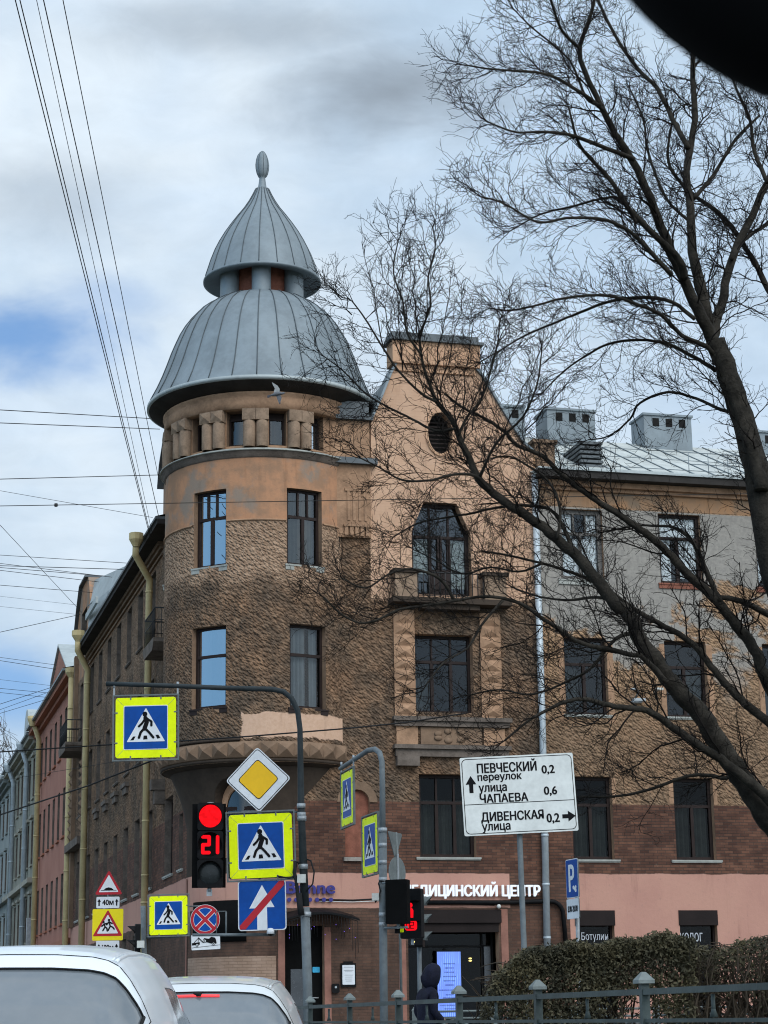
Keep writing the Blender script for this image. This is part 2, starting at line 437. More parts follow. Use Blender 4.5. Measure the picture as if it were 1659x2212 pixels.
# -- brick, rough-cast and paint of the corner house, told apart by height on the wall (UV = metres along, metres up)
BRICK_A, BRICK_B, MORT = (.078, .040, .030), (.150, .076, .052), (.055, .042, .036)
def brick_nodes(t, uv, ca=BRICK_A, cb=BRICK_B, cm=MORT):
    n = t.new('ShaderNodeTexBrick'); t.put(n.inputs['Vector'], uv)
    n.inputs['Color1'].default_value = (*ca, 1); n.inputs['Color2'].default_value = (*cb, 1); n.inputs['Mortar'].default_value = (*cm, 1)
    n.inputs['Scale'].default_value = 1; n.inputs['Mortar Size'].default_value = .008; n.inputs['Mortar Smooth'].default_value = .3
    n.inputs['Brick Width'].default_value = .25; n.inputs['Row Height'].default_value = .078; n.inputs['Bias'].default_value = -.1
    return n.outputs[0], n.outputs[1]
def facade(name, kind):
    m, t, b = mat(name)
    uv = t.tc('UV'); obj = t.tc('Object'); a, z, _ = t.sep(uv)
    nbig = t.noise(obj, .55, 5, .6); nmid = t.noise(obj, 2.2, 5, .62); nfine = t.noise(obj, 11, 4, .6)
    nj = t.noise(obj, 1.7, 5, .65)
    zj = t.math('ADD', z, t.math('MULTIPLY', t.math('SUBTRACT', nj, .5), .10))       # slightly uneven edges
    zr = t.math('ADD', z, t.math('MULTIPLY', t.math('SUBTRACT', nbig, .5), 2.6))     # very uneven edges
    def above(v, e, sft=.02): return t.rng(v, e - sft, e + sft)
    # rough-cast: slanting thrown lumps
    ruv = t.mapping(t.mapping(uv, rot=(0, 0, radians(38))), scale=(9.6, 16.5, 1))
    sc = t.new('ShaderNodeVectorMath', operation='SCALE'); t.put(sc.inputs[0], t.noise(uv, 3.0, 3, .6, out=1)); sc.inputs['Scale'].default_value = 1.3
    wv = t.vmath('ADD', ruv, sc.outputs[0])
    lump = t.voro(wv, .95, 'F1', 1.0); lump2 = t.noise(ruv, .62, 4, .62)
    hgt = t.math('ADD', t.math('MULTIPLY', lump, -1.3), t.math('MULTIPLY', lump2, .9))
    rcol = t.mix(t.rng(nmid, .3, .72), (.122, .087, .061), (.215, .146, .097))
    rcol = t.mix(t.rng(lump2, .38, .66), t.mix(1, rcol, (.55, .53, .52), 'MULTIPLY'), rcol)
    rcol = t.mix(t.math('MULTIPLY', t.rng(nbig, .38, .66), .8), rcol, t.mix(1, rcol, (1.75, 1.5, 1.3), 'MULTIPLY'))
    bc, bf = brick_nodes(t, uv)
    bc = t.mix(t.rng(nmid, .35, .7), t.mix(1, bc, (.75, .72, .70), 'MULTIPLY'), t.mix(1, bc, (1.25, 1.15, 1.05), 'MULTIPLY'))
    # dirty brown-painted brick of the ground floor
    gcol = t.mix(.6, bc, t.mix(t.rng(nmid, .3, .7), (.060, .042, .032), (.105, .066, .048)))
    pink = t.mix(t.rng(nbig, .3, .7), (.41, .215, .165), (.48, .262, .195))
    pink = t.mix(t.math('MULTIPLY', t.rng(nfine, .58, .75), .25), pink, (.30, .18, .15))
    col = gcol
    isp = t.math('MULTIPLY', above(zj, 4.0), t.math('SUBTRACT', 1, above(zj, 4.9)))
    isb = above(zj, 4.9)
    if kind == 'right':
        # pink goes right down to the ground on the wing, and stops at the plain brick pier
        wing = above(a, 8.02, .01); pier = t.math('MULTIPLY', above(a, 6.35, .02), t.math('SUBTRACT', 1, above(a, 8.02, .01)))
        isp = t.math('MAXIMUM', t.math('MULTIPLY', isp, t.math('SUBTRACT', 1, pier)), t.math('MULTIPLY', wing, t.math('SUBTRACT', 1, isb)))
    col = t.mix(isp, col, pink)
    if kind == 'right':
        pcol = t.mix(.35, bc, (.10, .062, .045)); col = t.mix(t.math('MULTIPLY', pier, t.math('SUBTRACT', 1, isb)), col, pcol)
    col = t.mix(isb, col, bc)
    isr = above(zj, 6.78)
    col = t.mix(isr, col, rcol)
    rough_on = isr
    if kind in ('tower', 'left'):
        light = t.mix(t.rng(nmid, .3, .7), (.33, .215, .14), (.42, .28, .185))
        light = t.mix(t.rng(lump2, .36, .6), t.mix(1, light, (.68, .64, .62), 'MULTIPLY'), light)
        lz = 12.55 if kind == 'tower' else 12.2
        isl = above(zr, lz, .34)
        if kind == 'left': isl = t.math('MULTIPLY', isl, .35)
        col = t.mix(isl, col, light)
        och = t.mix(t.rng(nmid, .35, .65), (.285, .165, .10), (.42, .215, .118))
        och = t.mix(t.math('MULTIPLY', t.rng(t.noise(obj, .9, 5, .65), .48, .62), .8), och, (.22, .185, .15))
        och = t.mix(t.math('MULTIPLY', t.rng(nfine, .55, .75), .3), och, (.17, .12, .085))
        top = above(z, 14.2 if kind == 'tower' else 14.85, .012)
        col = t.mix(top, col, och); rough_on = t.math('MULTIPLY', rough_on, t.math('SUBTRACT', 1, top))
        if kind == 'tower':
            aj = t.math('ADD', a, t.math('MULTIPLY', t.math('SUBTRACT', nj, .5), .5)); zj2 = t.math('ADD', z, t.math('MULTIPLY', t.math('SUBTRACT', nmid, .5), .35))
            box = t.math('MULTIPLY', t.math('MULTIPLY', above(aj, radians(-112) * 2.72, .02), t.math('SUBTRACT', 1, above(aj, radians(-47) * 2.72, .02))),
                         t.math('MULTIPLY', above(zj2, 8.34, .02), t.math('SUBTRACT', 1, above(zj2, 8.98, .02))))
            col = t.mix(box, col, t.mix(t.rng(nfine, .3, .7), (.50, .32, .215), (.56, .37, .26)))
            rough_on = t.math('MULTIPLY', rough_on, t.math('SUBTRACT', 1, box))
    if kind == 'right':
        peach = t.mix(t.rng(nmid, .3, .7), (.48, .295, .19), (.56, .355, .235))
        row = t.math('FRACT', t.math('DIVIDE', z, .078)); peach = t.mix(t.math('MULTIPLY', t.rng(row, .86, .98), .28), peach, (.30, .17, .10))
        peach = t.mix(t.math('MULTIPLY', t.rng(nfine, .56, .75), .3), peach, (.40, .30, .22))
        gz = t.math('ADD', z, t.math('MULTIPLY', t.math('SUBTRACT', nbig, .5), 1.6))
        isg = t.math('MULTIPLY', t.math('MULTIPLY', above(a, 2.62, .02), t.math('SUBTRACT', 1, above(a, 7.42, .02))), above(gz, 12.35, .05))
        col = t.mix(isg, col, peach); rough_on = t.math('MULTIPLY', rough_on, t.math('SUBTRACT', 1, isg))
        # the wing: ochre rough-cast with big patches repainted grey
        wing2 = above(a, 7.42, .02)
        och2 = t.mix(t.rng(lump2, .36, .64), (.235, .145, .085), (.40, .25, .145))
        och2 = t.mix(t.math('MULTIPLY', t.rng(nmid, .5, .7), .6), och2, (.32, .185, .105))
        low = t.math('SUBTRACT', 1, above(zr, 9.6, 1.2)); och2 = t.mix(t.math('MULTIPLY', low, .55), och2, rcol)
        col = t.mix(t.math('MULTIPLY', wing2, isr), col, och2)
        gn = t.noise(uv, .36, 5, .62, .4)
        zz = t.math('MULTIPLY', above(z, 10.2, .9), t.math('SUBTRACT', 1, above(z, 15.15, .02)))
        patchm = t.math('MULTIPLY', t.math('MULTIPLY', t.rng(t.math('ADD', gn, t.math('MULTIPLY', t.rng(z, 9.5, 14.5), .22)), .56, .60), zz), wing2)
        gre = t.mix(t.rng(nfine, .3, .7), (.235, .215, .19), (.30, .275, .24))
        gre = t.mix(t.math('MULTIPLY', t.rng(row, .84, .98), .25), gre, (.16, .145, .13))
        col = t.mix(patchm, col, gre); rough_on = t.math('MULTIPLY', rough_on, t.math('SUBTRACT', 1, patchm))
        topb = t.math('MULTIPLY', above(z, 15.17, .02), wing2)
        tb = t.mix(t.rng(nmid, .3, .7), (.36, .195, .10), (.25, .165, .105)); tb = t.mix(t.math('MULTIPLY', t.rng(nbig, .45, .68), .75), tb, (.19, .15, .11))
        col = t.mix(topb, col, tb); rough_on = t.math('MULTIPLY', rough_on, t.math('SUBTRACT', 1, topb))
    col = t.mix(t.math('MULTIPLY', t.rng(nbig, .45, .75), .28), col, t.mix(1, col, (.60, .60, .62), 'MULTIPLY'))
    drip = t.math('MULTIPLY', t.rng(t.noise(t.mapping(uv, scale=(2.6, .30, 1)), 1.6, 5, .62), .54, .74), .42)
    col = t.mix(drip, col, t.mix(1, col, (.56, .53, .52), 'MULTIPLY'))
    col = t.mix(t.math('MULTIPLY', t.rng(t.noise(uv, 5.5, 5, .7), .60, .72), .30), col, (.20, .15, .12))
    t.put(b.inputs['Base Color'], col); b.inputs['Roughness'].default_value = .92; b.inputs['Specular IOR Level'].default_value = .15
    b1 = t.bump(t.math('MULTIPLY', hgt, rough_on), 1.0, .068)
    bron = t.math('SUBTRACT', 1, isr); bron = t.math('MULTIPLY', bron, t.math('SUBTRACT', 1, isp))
    b2 = t.bump(t.math('MULTIPLY', t.math('SUBTRACT', 1, bf), bron), .6, .012, b1)
    b3 = t.bump(nfine, .35, .02, b2); t.put(b.inputs['Normal'], b3)
    return m
m, t, b = mat('wall_panel'); uv = t.tc('UV'); bc, bf = brick_nodes(t, uv, (.30, .20, .14), (.34, .23, .165), (.26, .17, .12))
t.put(b.inputs['Base Color'], t.mix(t.rng(t.noise(t.tc('Object'), 2.0, 5), .35, .7), bc, t.mix(1, bc, (.8, .76, .72), 'MULTIPLY'))); b.inputs['Roughness'].default_value = .9
t.put(b.inputs['Normal'], t.bump(t.math('SUBTRACT', 1, bf), .8, .012))
facade('wall_tower', 'tower'); facade('wall_right', 'right'); facade('wall_left', 'left')

# -- red street house and others: plain render with streaks
def stucco_wall(name, c1, c2, base=None):
    m, t, b = mat(name); o = t.tc('Object'); uv = t.tc('UV'); a, z, _ = t.sep(uv)
    n = t.noise(o, .5, 5, .6); n2 = t.noise(t.mapping(uv, scale=(3, .25, 1)), 1.5, 5, .6); n3 = t.noise(o, 9, 4, .6)
    c = t.mix(t.rng(n, .3, .7), c1, c2); c = t.mix(t.math('MULTIPLY', t.rng(n2, .52, .75), .45), c, [q * .55 for q in c1])
    if base: c = t.mix(t.rng(z, 4.4, 4.45), base, c)
    t.put(b.inputs['Base Color'], c); b.inputs['Roughness'].default_value = .92
    t.put(b.inputs['Normal'], t.bump(n3, .4, .02)); return m
stucco_wall('wall_red', (.30, .115, .075), (.36, .15, .10), (.20, .10, .075))
stucco_wall('wall_greygreen', (.19, .185, .145), (.25, .24, .19)); stucco_wall('wall_slate', (.19, .215, .205), (.25, .27, .255))

# -- LED board: bluish panel with vertical bands
m, t, b = mat('led_panel'); a, _, z = t.sep(t.tc('Object'))
wv = t.math('SINE', t.math('MULTIPLY', a, 120)); c = t.mix(t.rng(wv, -.2, .9), (.10, .22, .86), (.26, .48, .97))
c = t.mix(t.rng(t.noise(t.tc('Object'), 3, 3), .4, .65), c, (.14, .26, .92))
t.put(b.inputs['Base Color'], (.02, .02, .03)); t.put(b.inputs['Emission Color'], c); b.inputs['Emission Strength'].default_value = 1.15
emis('led_text', (.03, .07, .42), .8)
# -- hedge leaves
m, t, b = mat('hedge_leaf'); o = t.tc('Object')
t.put(b.inputs['Base Color'], t.mix(t.rng(t.noise(o, 2.5, 4), .3, .7), (.028, .025, .011), (.086, .070, .030))); b.inputs['Roughness'].default_value = .8
simple('hedge_stem', (.055, .042, .03), .9, .3, 6)
# ------------------------------------------------------------------ ground
mb = MB(); mb.poly([(-600, -200, -.03), (600, -200, -.03), (600, 1200, -.03), (-600, 1200, -.03)])
mb.build('ground', M['turf'], kind='structure')
mb = MB()
mb.poly([(-9.5, -60, 0), (2.6, -60, 0), (2.6, 2, 0), (-2.2, 27.5, 0), (-9.5, 27.5, 0)])
mb.poly([(-80, 27.5, 0), (80, 27.5, 0), (80, 44.0, 0), (-80, 44.0, 0)])
mb.poly([(-15.5, 44, .004), (-6.6, 44, .004), (-66, 280, .004), (-76, 280, .004)])
mb.build('road', M['asphalt'], kind='structure')
mb = MB()
for i in range(9): mb.poly([(-5.9 + i * .9, 28.4, .006), (-5.45 + i * .9, 28.4, .006), (-5.45 + i * .9, 32, .006), (-5.9 + i * .9, 32, .006)])
for i in range(8): mb.poly([(-3.6, -20 + i * 6, .006), (-3.48, -20 + i * 6, .006), (-3.48, -17 + i * 6, .006), (-3.6, -17 + i * 6, .006)])
mb.build('road_marking', M['roadpaint'], kind='structure')
BA = radians(14.8); BO = at(566, 1400, 54.5); BO.z = 0
def bw(u, v, z=0): return Vector((BO.x + u * cos(BA) - v * sin(BA), BO.y + u * sin(BA) + v * cos(BA), z))
mb = MB()
q = [bw(-6.2, -6.5), bw(40, -6.5), bw(40, -2.2), bw(-2.2, -2.2), bw(-2.2, 130), bw(-6.2, 130)]
b = len(mb.v); mb.v.extend((p.x, p.y, .15) for p in q); mb.face((b, b + 1, b + 2, b + 3)); mb.face((b, b + 3, b + 4, b + 5))
mb.build('pavement', M['paving'], kind='structure')
mb = MB()
def kerbline(p, q, wd=.15, h=.155):
    p = Vector(p); q = Vector(q); d = (q - p).normalized(); n = Vector((-d.y, d.x)) * wd / 2
    c = [p - n, q - n, q + n, p + n]; mb.hexa([(k.x, k.y, -.02) for k in c] + [(k.x, k.y, h) for k in c])
kerbline(bw(-6.28, -6.58).xy, bw(40, -6.58).xy); kerbline(bw(-6.28, -6.5).xy, bw(-6.28, 130).xy)
kerbline((2.7, 2), (-2.1, 27.4)); kerbline((-2.1, 27.4), (80, 27.4))
mb.build('kerb', M['kerb'], kind='structure')
mb = MB(); mb.poly([(2.78, 2, .14), (80, 2, .14), (80, 27.3, .14), (-2.0, 27.3, .14)]); mb.build('verge', M['turf'], kind='structure')
# ------------------------------------------------------------------ the corner house
VF = 2.05; RT = 2.72
house = thing('corner_house', 'brown stucco corner house with a round grey domed tower and a stepped gable', 'house', (BO.x, BO.y, 0), (0, 0, BA))
# surface maps: (along, out, up) -> house coordinates
def mR(a, o, z): return (a, -VF - o, z)                       # street front to the right; along = u
def mL(a, o, z): return (-VF - o, a, z)                       # side street front; along = v
def mT(a, o, z): return ((RT + o) * cos(a / RT), (RT + o) * sin(a / RT), z)    # tower, along = angle*RT
def deg(t): return radians(t) * RT

def poly_wall(name, fn, outline, holes, material, parent, depth=.28, thick=0.0, edges=True, reveal=None):
    "wall sheet with shaped openings; reveals go inwards"
    mb = MB(); loops = [outline] + [h for h in holes]
    flat = [p for l in loops for p in l]
    tris = tessellate_polygon([[Vector((p[0], p[1], 0)) for p in l] for l in loops])
    base = len(mb.v); mb.v.extend(fn(p[0], 0, p[1]) for p in flat)
    flip = fn is mL
    for t in tris:
        a, b, c = (flat[i] for i in t)
        ar = (b[0] - a[0]) * (c[1] - a[1]) - (b[1] - a[1]) * (c[0] - a[0])
        if abs(ar) < 1e-9: continue
        t = tuple(t) if (ar > 0) != flip else tuple(reversed(t))
        mb.face([base + i for i in t], 0, [flat[i] for i in t])
    def side(l, d, m):
        n = len(l)
        for i in range(n):
            p, q = l[i], l[(i + 1) % n]
            mb.poly([fn(p[0], 0, p[1]), fn(q[0], 0, q[1]), fn(q[0], -d, q[1]), fn(p[0], -d, p[1])], m, [p, q, q, p])
    for h in holes: side(h, depth, 1)
    if thick: side(outline, thick, 0)
    return mb.build(name, [material, reveal or material], parent)
def rect(a0, a1, z0, z1): return [(a0, z0), (a1, z0), (a1, z1), (a0, z1)]

def window(fn, a0, a1, z0, z1, parent, inset=.22, style='two', frame='frame_brown', pane='pane', curtain=None, sill='sill_metal', fw=.07, sillover=.08, transom=.66, outline=None, drop=.0):
    "a window: frame mesh with sash bars, one pane mesh, curtain, sill"
    mb = MB(); o0, o1 = -inset, -inset + .07
    def bar(x0, x1, y0, y1, d=0.0): mb.box(x0, x1, o0 - d, o1 - d, y0, y1, 0, fn)
    bar(a0, a0 + fw, z0, z1); bar(a1 - fw, a1, z0, z1); bar(a0 + fw, a1 - fw, z0, z0 + fw); bar(a0 + fw, a1 - fw, z1 - fw, z1)
    zt = z0 + (z1 - z0) * transom; W = a1 - a0; i0, i1 = a0 + fw, a1 - fw
    k = .045
    if style in ('two', 'threetop', 'twoplain', 'three'):
        bar(i0, i1, zt - .04, zt + .04, -.006)
    if style == 'two' or style == 'threetop':
        bar((a0 + a1) / 2 - k, (a0 + a1) / 2 + k, z0 + fw, zt - .04)
    if style == 'threetop':
        for q in (1 / 3, 2 / 3): bar(i0 + (i1 - i0) * q - .025, i0 + (i1 - i0) * q + .025, zt + .04, z1 - fw)
    if style == 'three':
        for q in (.32, .68):
            bar(i0 + (i1 - i0) * q - k, i0 + (i1 - i0) * q + k, z0 + fw, zt - .04)
            bar(i0 + (i1 - i0) * q - .025, i0 + (i1 - i0) * q + .025, zt + .04, z1 - fw)
    if style == 'offset': bar(i0, i1, zt - .04, zt + .04, -.006); bar(a0 + W * .42, a0 + W * .42 + .1, z0 + fw, zt - .04)
    f = mb.build('window', M[frame], parent)
    mb = MB(); mid = (o0 + o1) / 2 - .012
    n = 6 if fn is mT else 1
    for i in range(n):
        x0 = i0 + (i1 - i0) * i / n; x1 = i0 + (i1 - i0) * (i + 1) / n
        mb.poly([fn(x0, mid, z0 + fw), fn(x1, mid, z0 + fw), fn(x1, mid, z1 - fw), fn(x0, mid, z1 - fw)])
    mb.build('pane', M[pane], f)
    # the dark room behind
    mb = MB(); d = inset + .9
    P = [fn(x, y, z) for x, y, z in ((a0 - .3, -d, z0 - .4), (a1 + .3, -d, z0 - .4), (a1 + .3, -d, z1 + .3), (a0 - .3, -d, z1 + .3))]
    e = inset + .004
    Q = [fn(x, y, z) for x, y, z in ((a0, -e, z0), (a1, -e, z0), (a1, -e, z1), (a0, -e, z1))]
    mb.poly(P)
    for i in range(4): mb.poly([Q[i], Q[(i + 1) % 4], P[(i + 1) % 4], P[i]])
    mb.build('room', M['interior'], f)
    if curtain:
        cm, parts = curtain; mb = MB(); cd = .05 if cm == 'blind_white' else .13; amp = .3 if cm == 'blind_white' else 1
        for (q0, q1, h0, h1) in parts:
            n = max(6, int((q1 - q0) * 44)); c0 = i0 + (i1 - i0) * q0; c1 = i0 + (i1 - i0) * q1
            zz0 = z0 + (z1 - z0) * h0; zz1 = z0 + (z1 - z0) * h1
            for i in range(n):
                xa = c0 + (c1 - c0) * i / n; xb = c0 + (c1 - c0) * (i + 1) / n
                ya = -inset - cd + amp * (.035 * sin(i * 2.1) + .012 * sin(i * 5.3)); yb = -inset - cd + amp * (.035 * sin((i + 1) * 2.1) + .012 * sin((i + 1) * 5.3))
                mb.poly([fn(xa, ya, zz0), fn(xb, yb, zz0), fn(xb, yb, zz1), fn(xa, ya, zz1)])
        mb.build('curtain', M[cm], f)
    if sill:
        mb = MB(); s = .06
        mb.box(a0 - sillover, a1 + sillover, -inset + .004, s, z0 - .05, z0 - .004, 0, fn)
        mb.box(a0 - sillover + .01, a1 + sillover - .01, .004, s - .02, z0 - .05 - (.11 if drop else .03), z0 - .05, 0, fn)
        mb.build('sill', M[sill], f)
    return f

# ---- right street front ------------------------------------------------------------------
wing_u = [8.13, 11.13, 14.13, 17.13, 20.13, 23.13]
holes = []; wins = []
for i, u in enumerate(wing_u):
    holes += [rect(u + .06, u + 1.24, 5.28, 7.53), rect(u, u + 1.26, 9.24, 11.4), rect(u + .0, u + 1.3, 13.06, 15.1)]
    holes.append(rect(u + .05, u + 1.15, .9, 3.9))
trap = [(3.80, 12.45), (5.50, 12.45), (5.50, 14.2), (5.12, 15.08), (4.16, 15.08), (3.80, 14.2)]
oval = disc(4.68, 17.1, .36, 28, .60)
door_med = rect(3.50, 6.0, .16, 3.95); door_ent = rect(.2, 1.24, .16, 3.55)
g2 = rect(3.82, 5.48, 9.2, 11.35); g1 = rect(3.88, 5.44, 5.32, 7.53)
blind = [(1.83, 5.32), (2.5, 5.32), (2.5, 6.75)] + [(2.165 + .335 * cos(q), 6.75 + .335 * sin(q)) for q in [pi * k / 8 for k in range(1, 8)]] + [(1.83, 6.75)]
outline = [(0, 0), (26, 0), (26, 16.1), (7.48, 16.1), (7.48, 16.62), (7.14, 16.92), (6.75, 17.5), (6.3, 18.25), (5.95, 18.85), (5.75, 19.06),
           (3.46, 19.06), (3.30, 18.75), (3.02, 18.05), (2.80, 17.55), (2.68, 17.3), (2.66, 16.1), (0, 16.1)]
poly_wall('front_wall', mR, outline, holes + [trap, oval, door_med, door_ent, g2, g1, blind], M['wall_right'], house, .30, .45, reveal=M['plaster_ochre'])
RW = random.Random(3)
top_style = [('threetop', 'pane_clear', ('blind_white', [(0, 1, 0, .6), (0, .3, .6, 1), (.7, 1, .6, 1)])), ('offset', 'pane_clear', ('blind_white', [(.0, 1, .68, 1), (0, .3, 0, .66), (.55, 1, .1, .66)])), ('two', 'pane_clear', ('blind_white', [(0, 1, .1, .62)]))]
for i, u in enumerate(wing_u):
    s, p, c = top_style[i % 3]
    window(mR, u, u + 1.3, 13.06, 15.1, house, .2, s, 'frame_grey' if i == 0 else 'frame_brown', p, c, 'sill_red' if i else 'sill_metal', .09 if i else .12, drop=1)
    window(mR, u, u + 1.26, 9.24, 11.4, house, .24, 'two', 'frame_brown', 'pane', ('curtain_grey', [(0, .4, 0, .62)] if i % 2 == 0 else [(.55, 1, 0, .62)]), 'sill_metal', .08)
    window(mR, u + .06, u + 1.24, 5.28, 7.53, house, .24, 'two', 'frame_brown', 'pane_dark', ('curtain_grey', [(0, .46, 0, .66), (.54, 1, 0, .66)]), 'sill_metal', .09, .16)
    window(mR, u + .05, u + 1.15, .9, 3.9, house, .25, 'twoplain', 'frame_brown', 'pane_dark', None, 'sill_metal', .06, transom=.88)
# light paint strips beside the middle windows
for i, u in enumerate(wing_u):
    mb = MB()
    for x0, x1 in ((u - .16, u - .004), (u + 1.264, u + 1.44)): mb.cut(); mb.box(x0, x1, -.03, .012, 9.0, 11.3, 0, mR)
    mb.build('window_surround', M['plaster_ochre'], house)
    mb = MB()
    for x0, x1 in ((u - .08, u + .055), (u + 1.245, u + 1.36)): mb.cut(); mb.box(x0, x1, -.03, .01, 6.8, 7.5, 0, mR)
    mb.build('window_surround', M['plaster_ochre'], house)
# stair windows of the gable front
window(mR, 3.82, 5.48, 9.2, 11.35, house, .34, 'three', 'frame_brown', 'pane', ('curtain_grey', [(0, .3, 0, .62)]), None, .08)
window(mR, 3.88, 5.44, 5.32, 7.53, house, .28, 'three', 'frame_brown', 'pane_dark', ('curtain_grey', [(0, .3, 0, .7), (.36, .66, 0, .7), (.7, 1, 0, .7)]), 'sill_metal', .09, .12)
f = window(mR, 3.80, 5.50, 12.45, 15.08, house, .3, 'three', 'frame_brown', 'pane_milky', ('blind_white', [(.0, .33, .25, .64), (.70, 1, .1, .64)]), None, .1, transom=.64)
mb = MB()
for s in (0, 1):
    mb.cut()       # balcony door leaves in the middle third
    x = 4.34 + s * .33; mb.box(x, x + .30, -.25, -.19, 12.46, 13.2, 0, mR)
    for q in (0, 1): mb.box(x + q * .25, x + q * .25 + .05, -.25, -.19, 13.2, 14.1, 0, mR)
mb.build('balcony_door', M['frame_brown'], house)
mb = MB(); mb.prism([(3.86, 17.1)] and disc(4.68, 17.1, .40, 28, .64), -.42, -.36, 0, None, lambda x, y, z: mR(x, y, z)); mb.build('attic_opening', M['interior'], house)
mb = MB()
for k in range(9): zz = 16.62 + k * .12; mb.box(4.34, 5.02, -.30, -.26, zz, zz + .035, 0, mR)
mb.build('louvre', M['frame_brown'], house)
mb = MB(); n = 28
for i in range(n):
    a, b = 2 * pi * i / n, 2 * pi * (i + 1) / n
    p = [(4.68 + (.36 + e) * cos(t), 17.1 + (.60 + e) * sin(t)) for t, e in ((a, 0), (a, .07), (b, .07), (b, 0))]
    mb.hexa([mR(x, -.02, z) for x, z in p] + [mR(x, .05, z) for x, z in p])
mb.build('oval_moulding', M['plaster_peach'], house, fix=True)
# blind arched niche beside the sign posts
mb = MB(); mb.prism([(x, z) for x, z in blind], -.13, -.10, 0, None, mR); mb.build('blind_niche', M['sill_red'], house)
mb = MB(); mb.box(1.78, 2.56, -.02, .09, 5.2, 5.3, 0, mR); mb.build('niche_sill', M['stone_grey'], house)
mb = MB(); c = (2.165, 6.75)
for i in range(10):
    t0, t1 = pi * i / 10, pi * (i + 1) / 10
    p = [(c[0] + r * cos(t), c[1] + r * sin(t)) for t, r in ((t0, .335), (t0, .55), (t1, .55), (t1, .335))]
    mb.hexa([mR(x, -.02, z) for x, z in p] + [mR(x, .025, z) for x, z in p])
mb.build('niche_arch', M['plaster_brown'], house, fix=True)
# gable crown and copings
mb = MB()
mb.box(3.30, 5.88, -.50, .16, 19.06, 19.72, 0, mR); mb.box(3.42, 5.76, -.45, .06, 18.86, 19.06, 0, mR)
mb.build('gable_crown', M['plaster_peach'], house)
mb = MB(); mb.box(3.20, 5.98, -.60, .26, 19.722, 19.80, 0, mR); mb.box(3.30, 5.88, -.55, .05, 19.80, 20.02, 0, mR)
mb.build('crown_cap', M['zinc_dark'], house)
mb = MB()
lft = [(2.68, 17.3), (2.80, 17.55), (3.02, 18.05), (3.30, 18.75), (3.46, 19.06)]; rgt = [(7.48, 16.62), (7.14, 16.92), (6.75, 17.5), (6.3, 18.25), (5.95, 18.85), (5.75, 19.06)]
for l, sg in ((lft, -1), (rgt, 1)):
    mb.cut()
    for p, q in zip(l[:-1], l[1:]):
        d = Vector((q[0] - p[0], q[1] - p[1])).normalized(); nn = Vector((d.y, -d.x)) * sg * (1 if d.y * sg > 0 else -1)
        nn = Vector((sg * abs(d.y), abs(d.x))); a, b = Vector(p) + nn * .006, Vector(q) + nn * .006; c1, c2 = a + nn * .06, b + nn * .06
        pr = [a, b, c2, c1]
        mb.hexa([mR(k.x, .10, k.y) for k in pr] + [mR(k.x, -.75, k.y) for k in pr])
mb.build('gable_coping', M['zinc'], house, fix=True)
# roof behind the gable (saddle running back) and metal slopes left of it
mb = MB(); g = [(2.7, 17.3), (3.35, 18.75), (3.46, 19.0), (5.75, 19.0), (6.0, 18.7), (7.4, 16.75)]
for p, q in zip(g[:-1], g[1:]): mb.poly([mR(p[0], -.46, p[1]), mR(q[0], -.46, q[1]), mR(q[0], -7, q[1]), mR(p[0], -7, p[1])])
mb.poly([mR(2.7, -.46, 17.3), mR(2.7, -7, 17.3), mR(2.7, -7, 15.8), mR(2.7, -.46, 15.8)])
mb.build('gable_roof', M['zinc'], house)
# pilaster block between tower and gable
mb = MB()
mb.box(1.5, 2.62, -.05, .10, 13.95, 16.02, 0, mR); mb.cut(); mb.box(1.5, 2.62, -.05, .06, 16.2, 17.3, 0, mR)
mb.build('corner_pilaster', M['plaster_ochre'], house)
mb = MB(); mb.box(1.45, 2.80, -.05, .24, 16.022, 16.19, 0, mR); mb.cut(); mb.box(1.45, 2.70, -.05, .2, 17.302, 17.42, 0, mR); mb.box(1.55, 2.6, -.05, .1, 17.422, 17.85, 0, mR)
mb.build('pilaster_cornice', M['zinc_dark'], house)
mb = MB()
for k in range(5): x = 1.86 + k * .15; mb.box(x, x + .10, .102, .16, 13.98, 14.24, 0, mR)
mb.box(1.84, 2.60, .102, .18, 14.242, 14.30, 0, mR)
for k in range(4): x = 1.95 + k * .16; mb.box(x, x + .08, .102, .125, 14.42, 15.25, 0, mR)
mb.box(1.88, 2.6, .102, .14, 15.252, 15.33, 0, mR)
mb.build('pilaster_ornament', M['plaster_ochre'], house)
# balcony of the gable
mb = MB()
for x in (3.20, 5.75): mb.cut(); mb.box(x, x + .62, -.02, .42, 12.28, 12.95, 0, mR)
mb.build('balcony_pier', M['plaster_stone'], house)
mb = MB(); mb.box(3.1, 6.5, -.02, .52, 12.12, 12.27, 0, mR)
for x in (3.14, 5.69): mb.cut(); mb.box(x, x + .74, -.02, .5, 12.952, 13.05, 0, mR)
mb.cut(); mb.box(3.95, 5.6, -.02, .40, 11.98, 12.118, 0, mR)
mb.build('balcony_slab', M['plaster_dark'], house)
mb = MB()
for k in range(13): x = 3.86 + k * .155; mb.tube([mR(x, .36, 12.28), mR(x, .36, 13.0)], .016, 5)
mb.tube([mR(3.82, .36, 13.0), mR(5.75, .36, 13.0)], .02, 6); mb.tube([mR(3.82, .36, 12.35), mR(5.75, .36, 12.35)], .012, 6)
mb.build('balcony_railing', M['iron'], house)
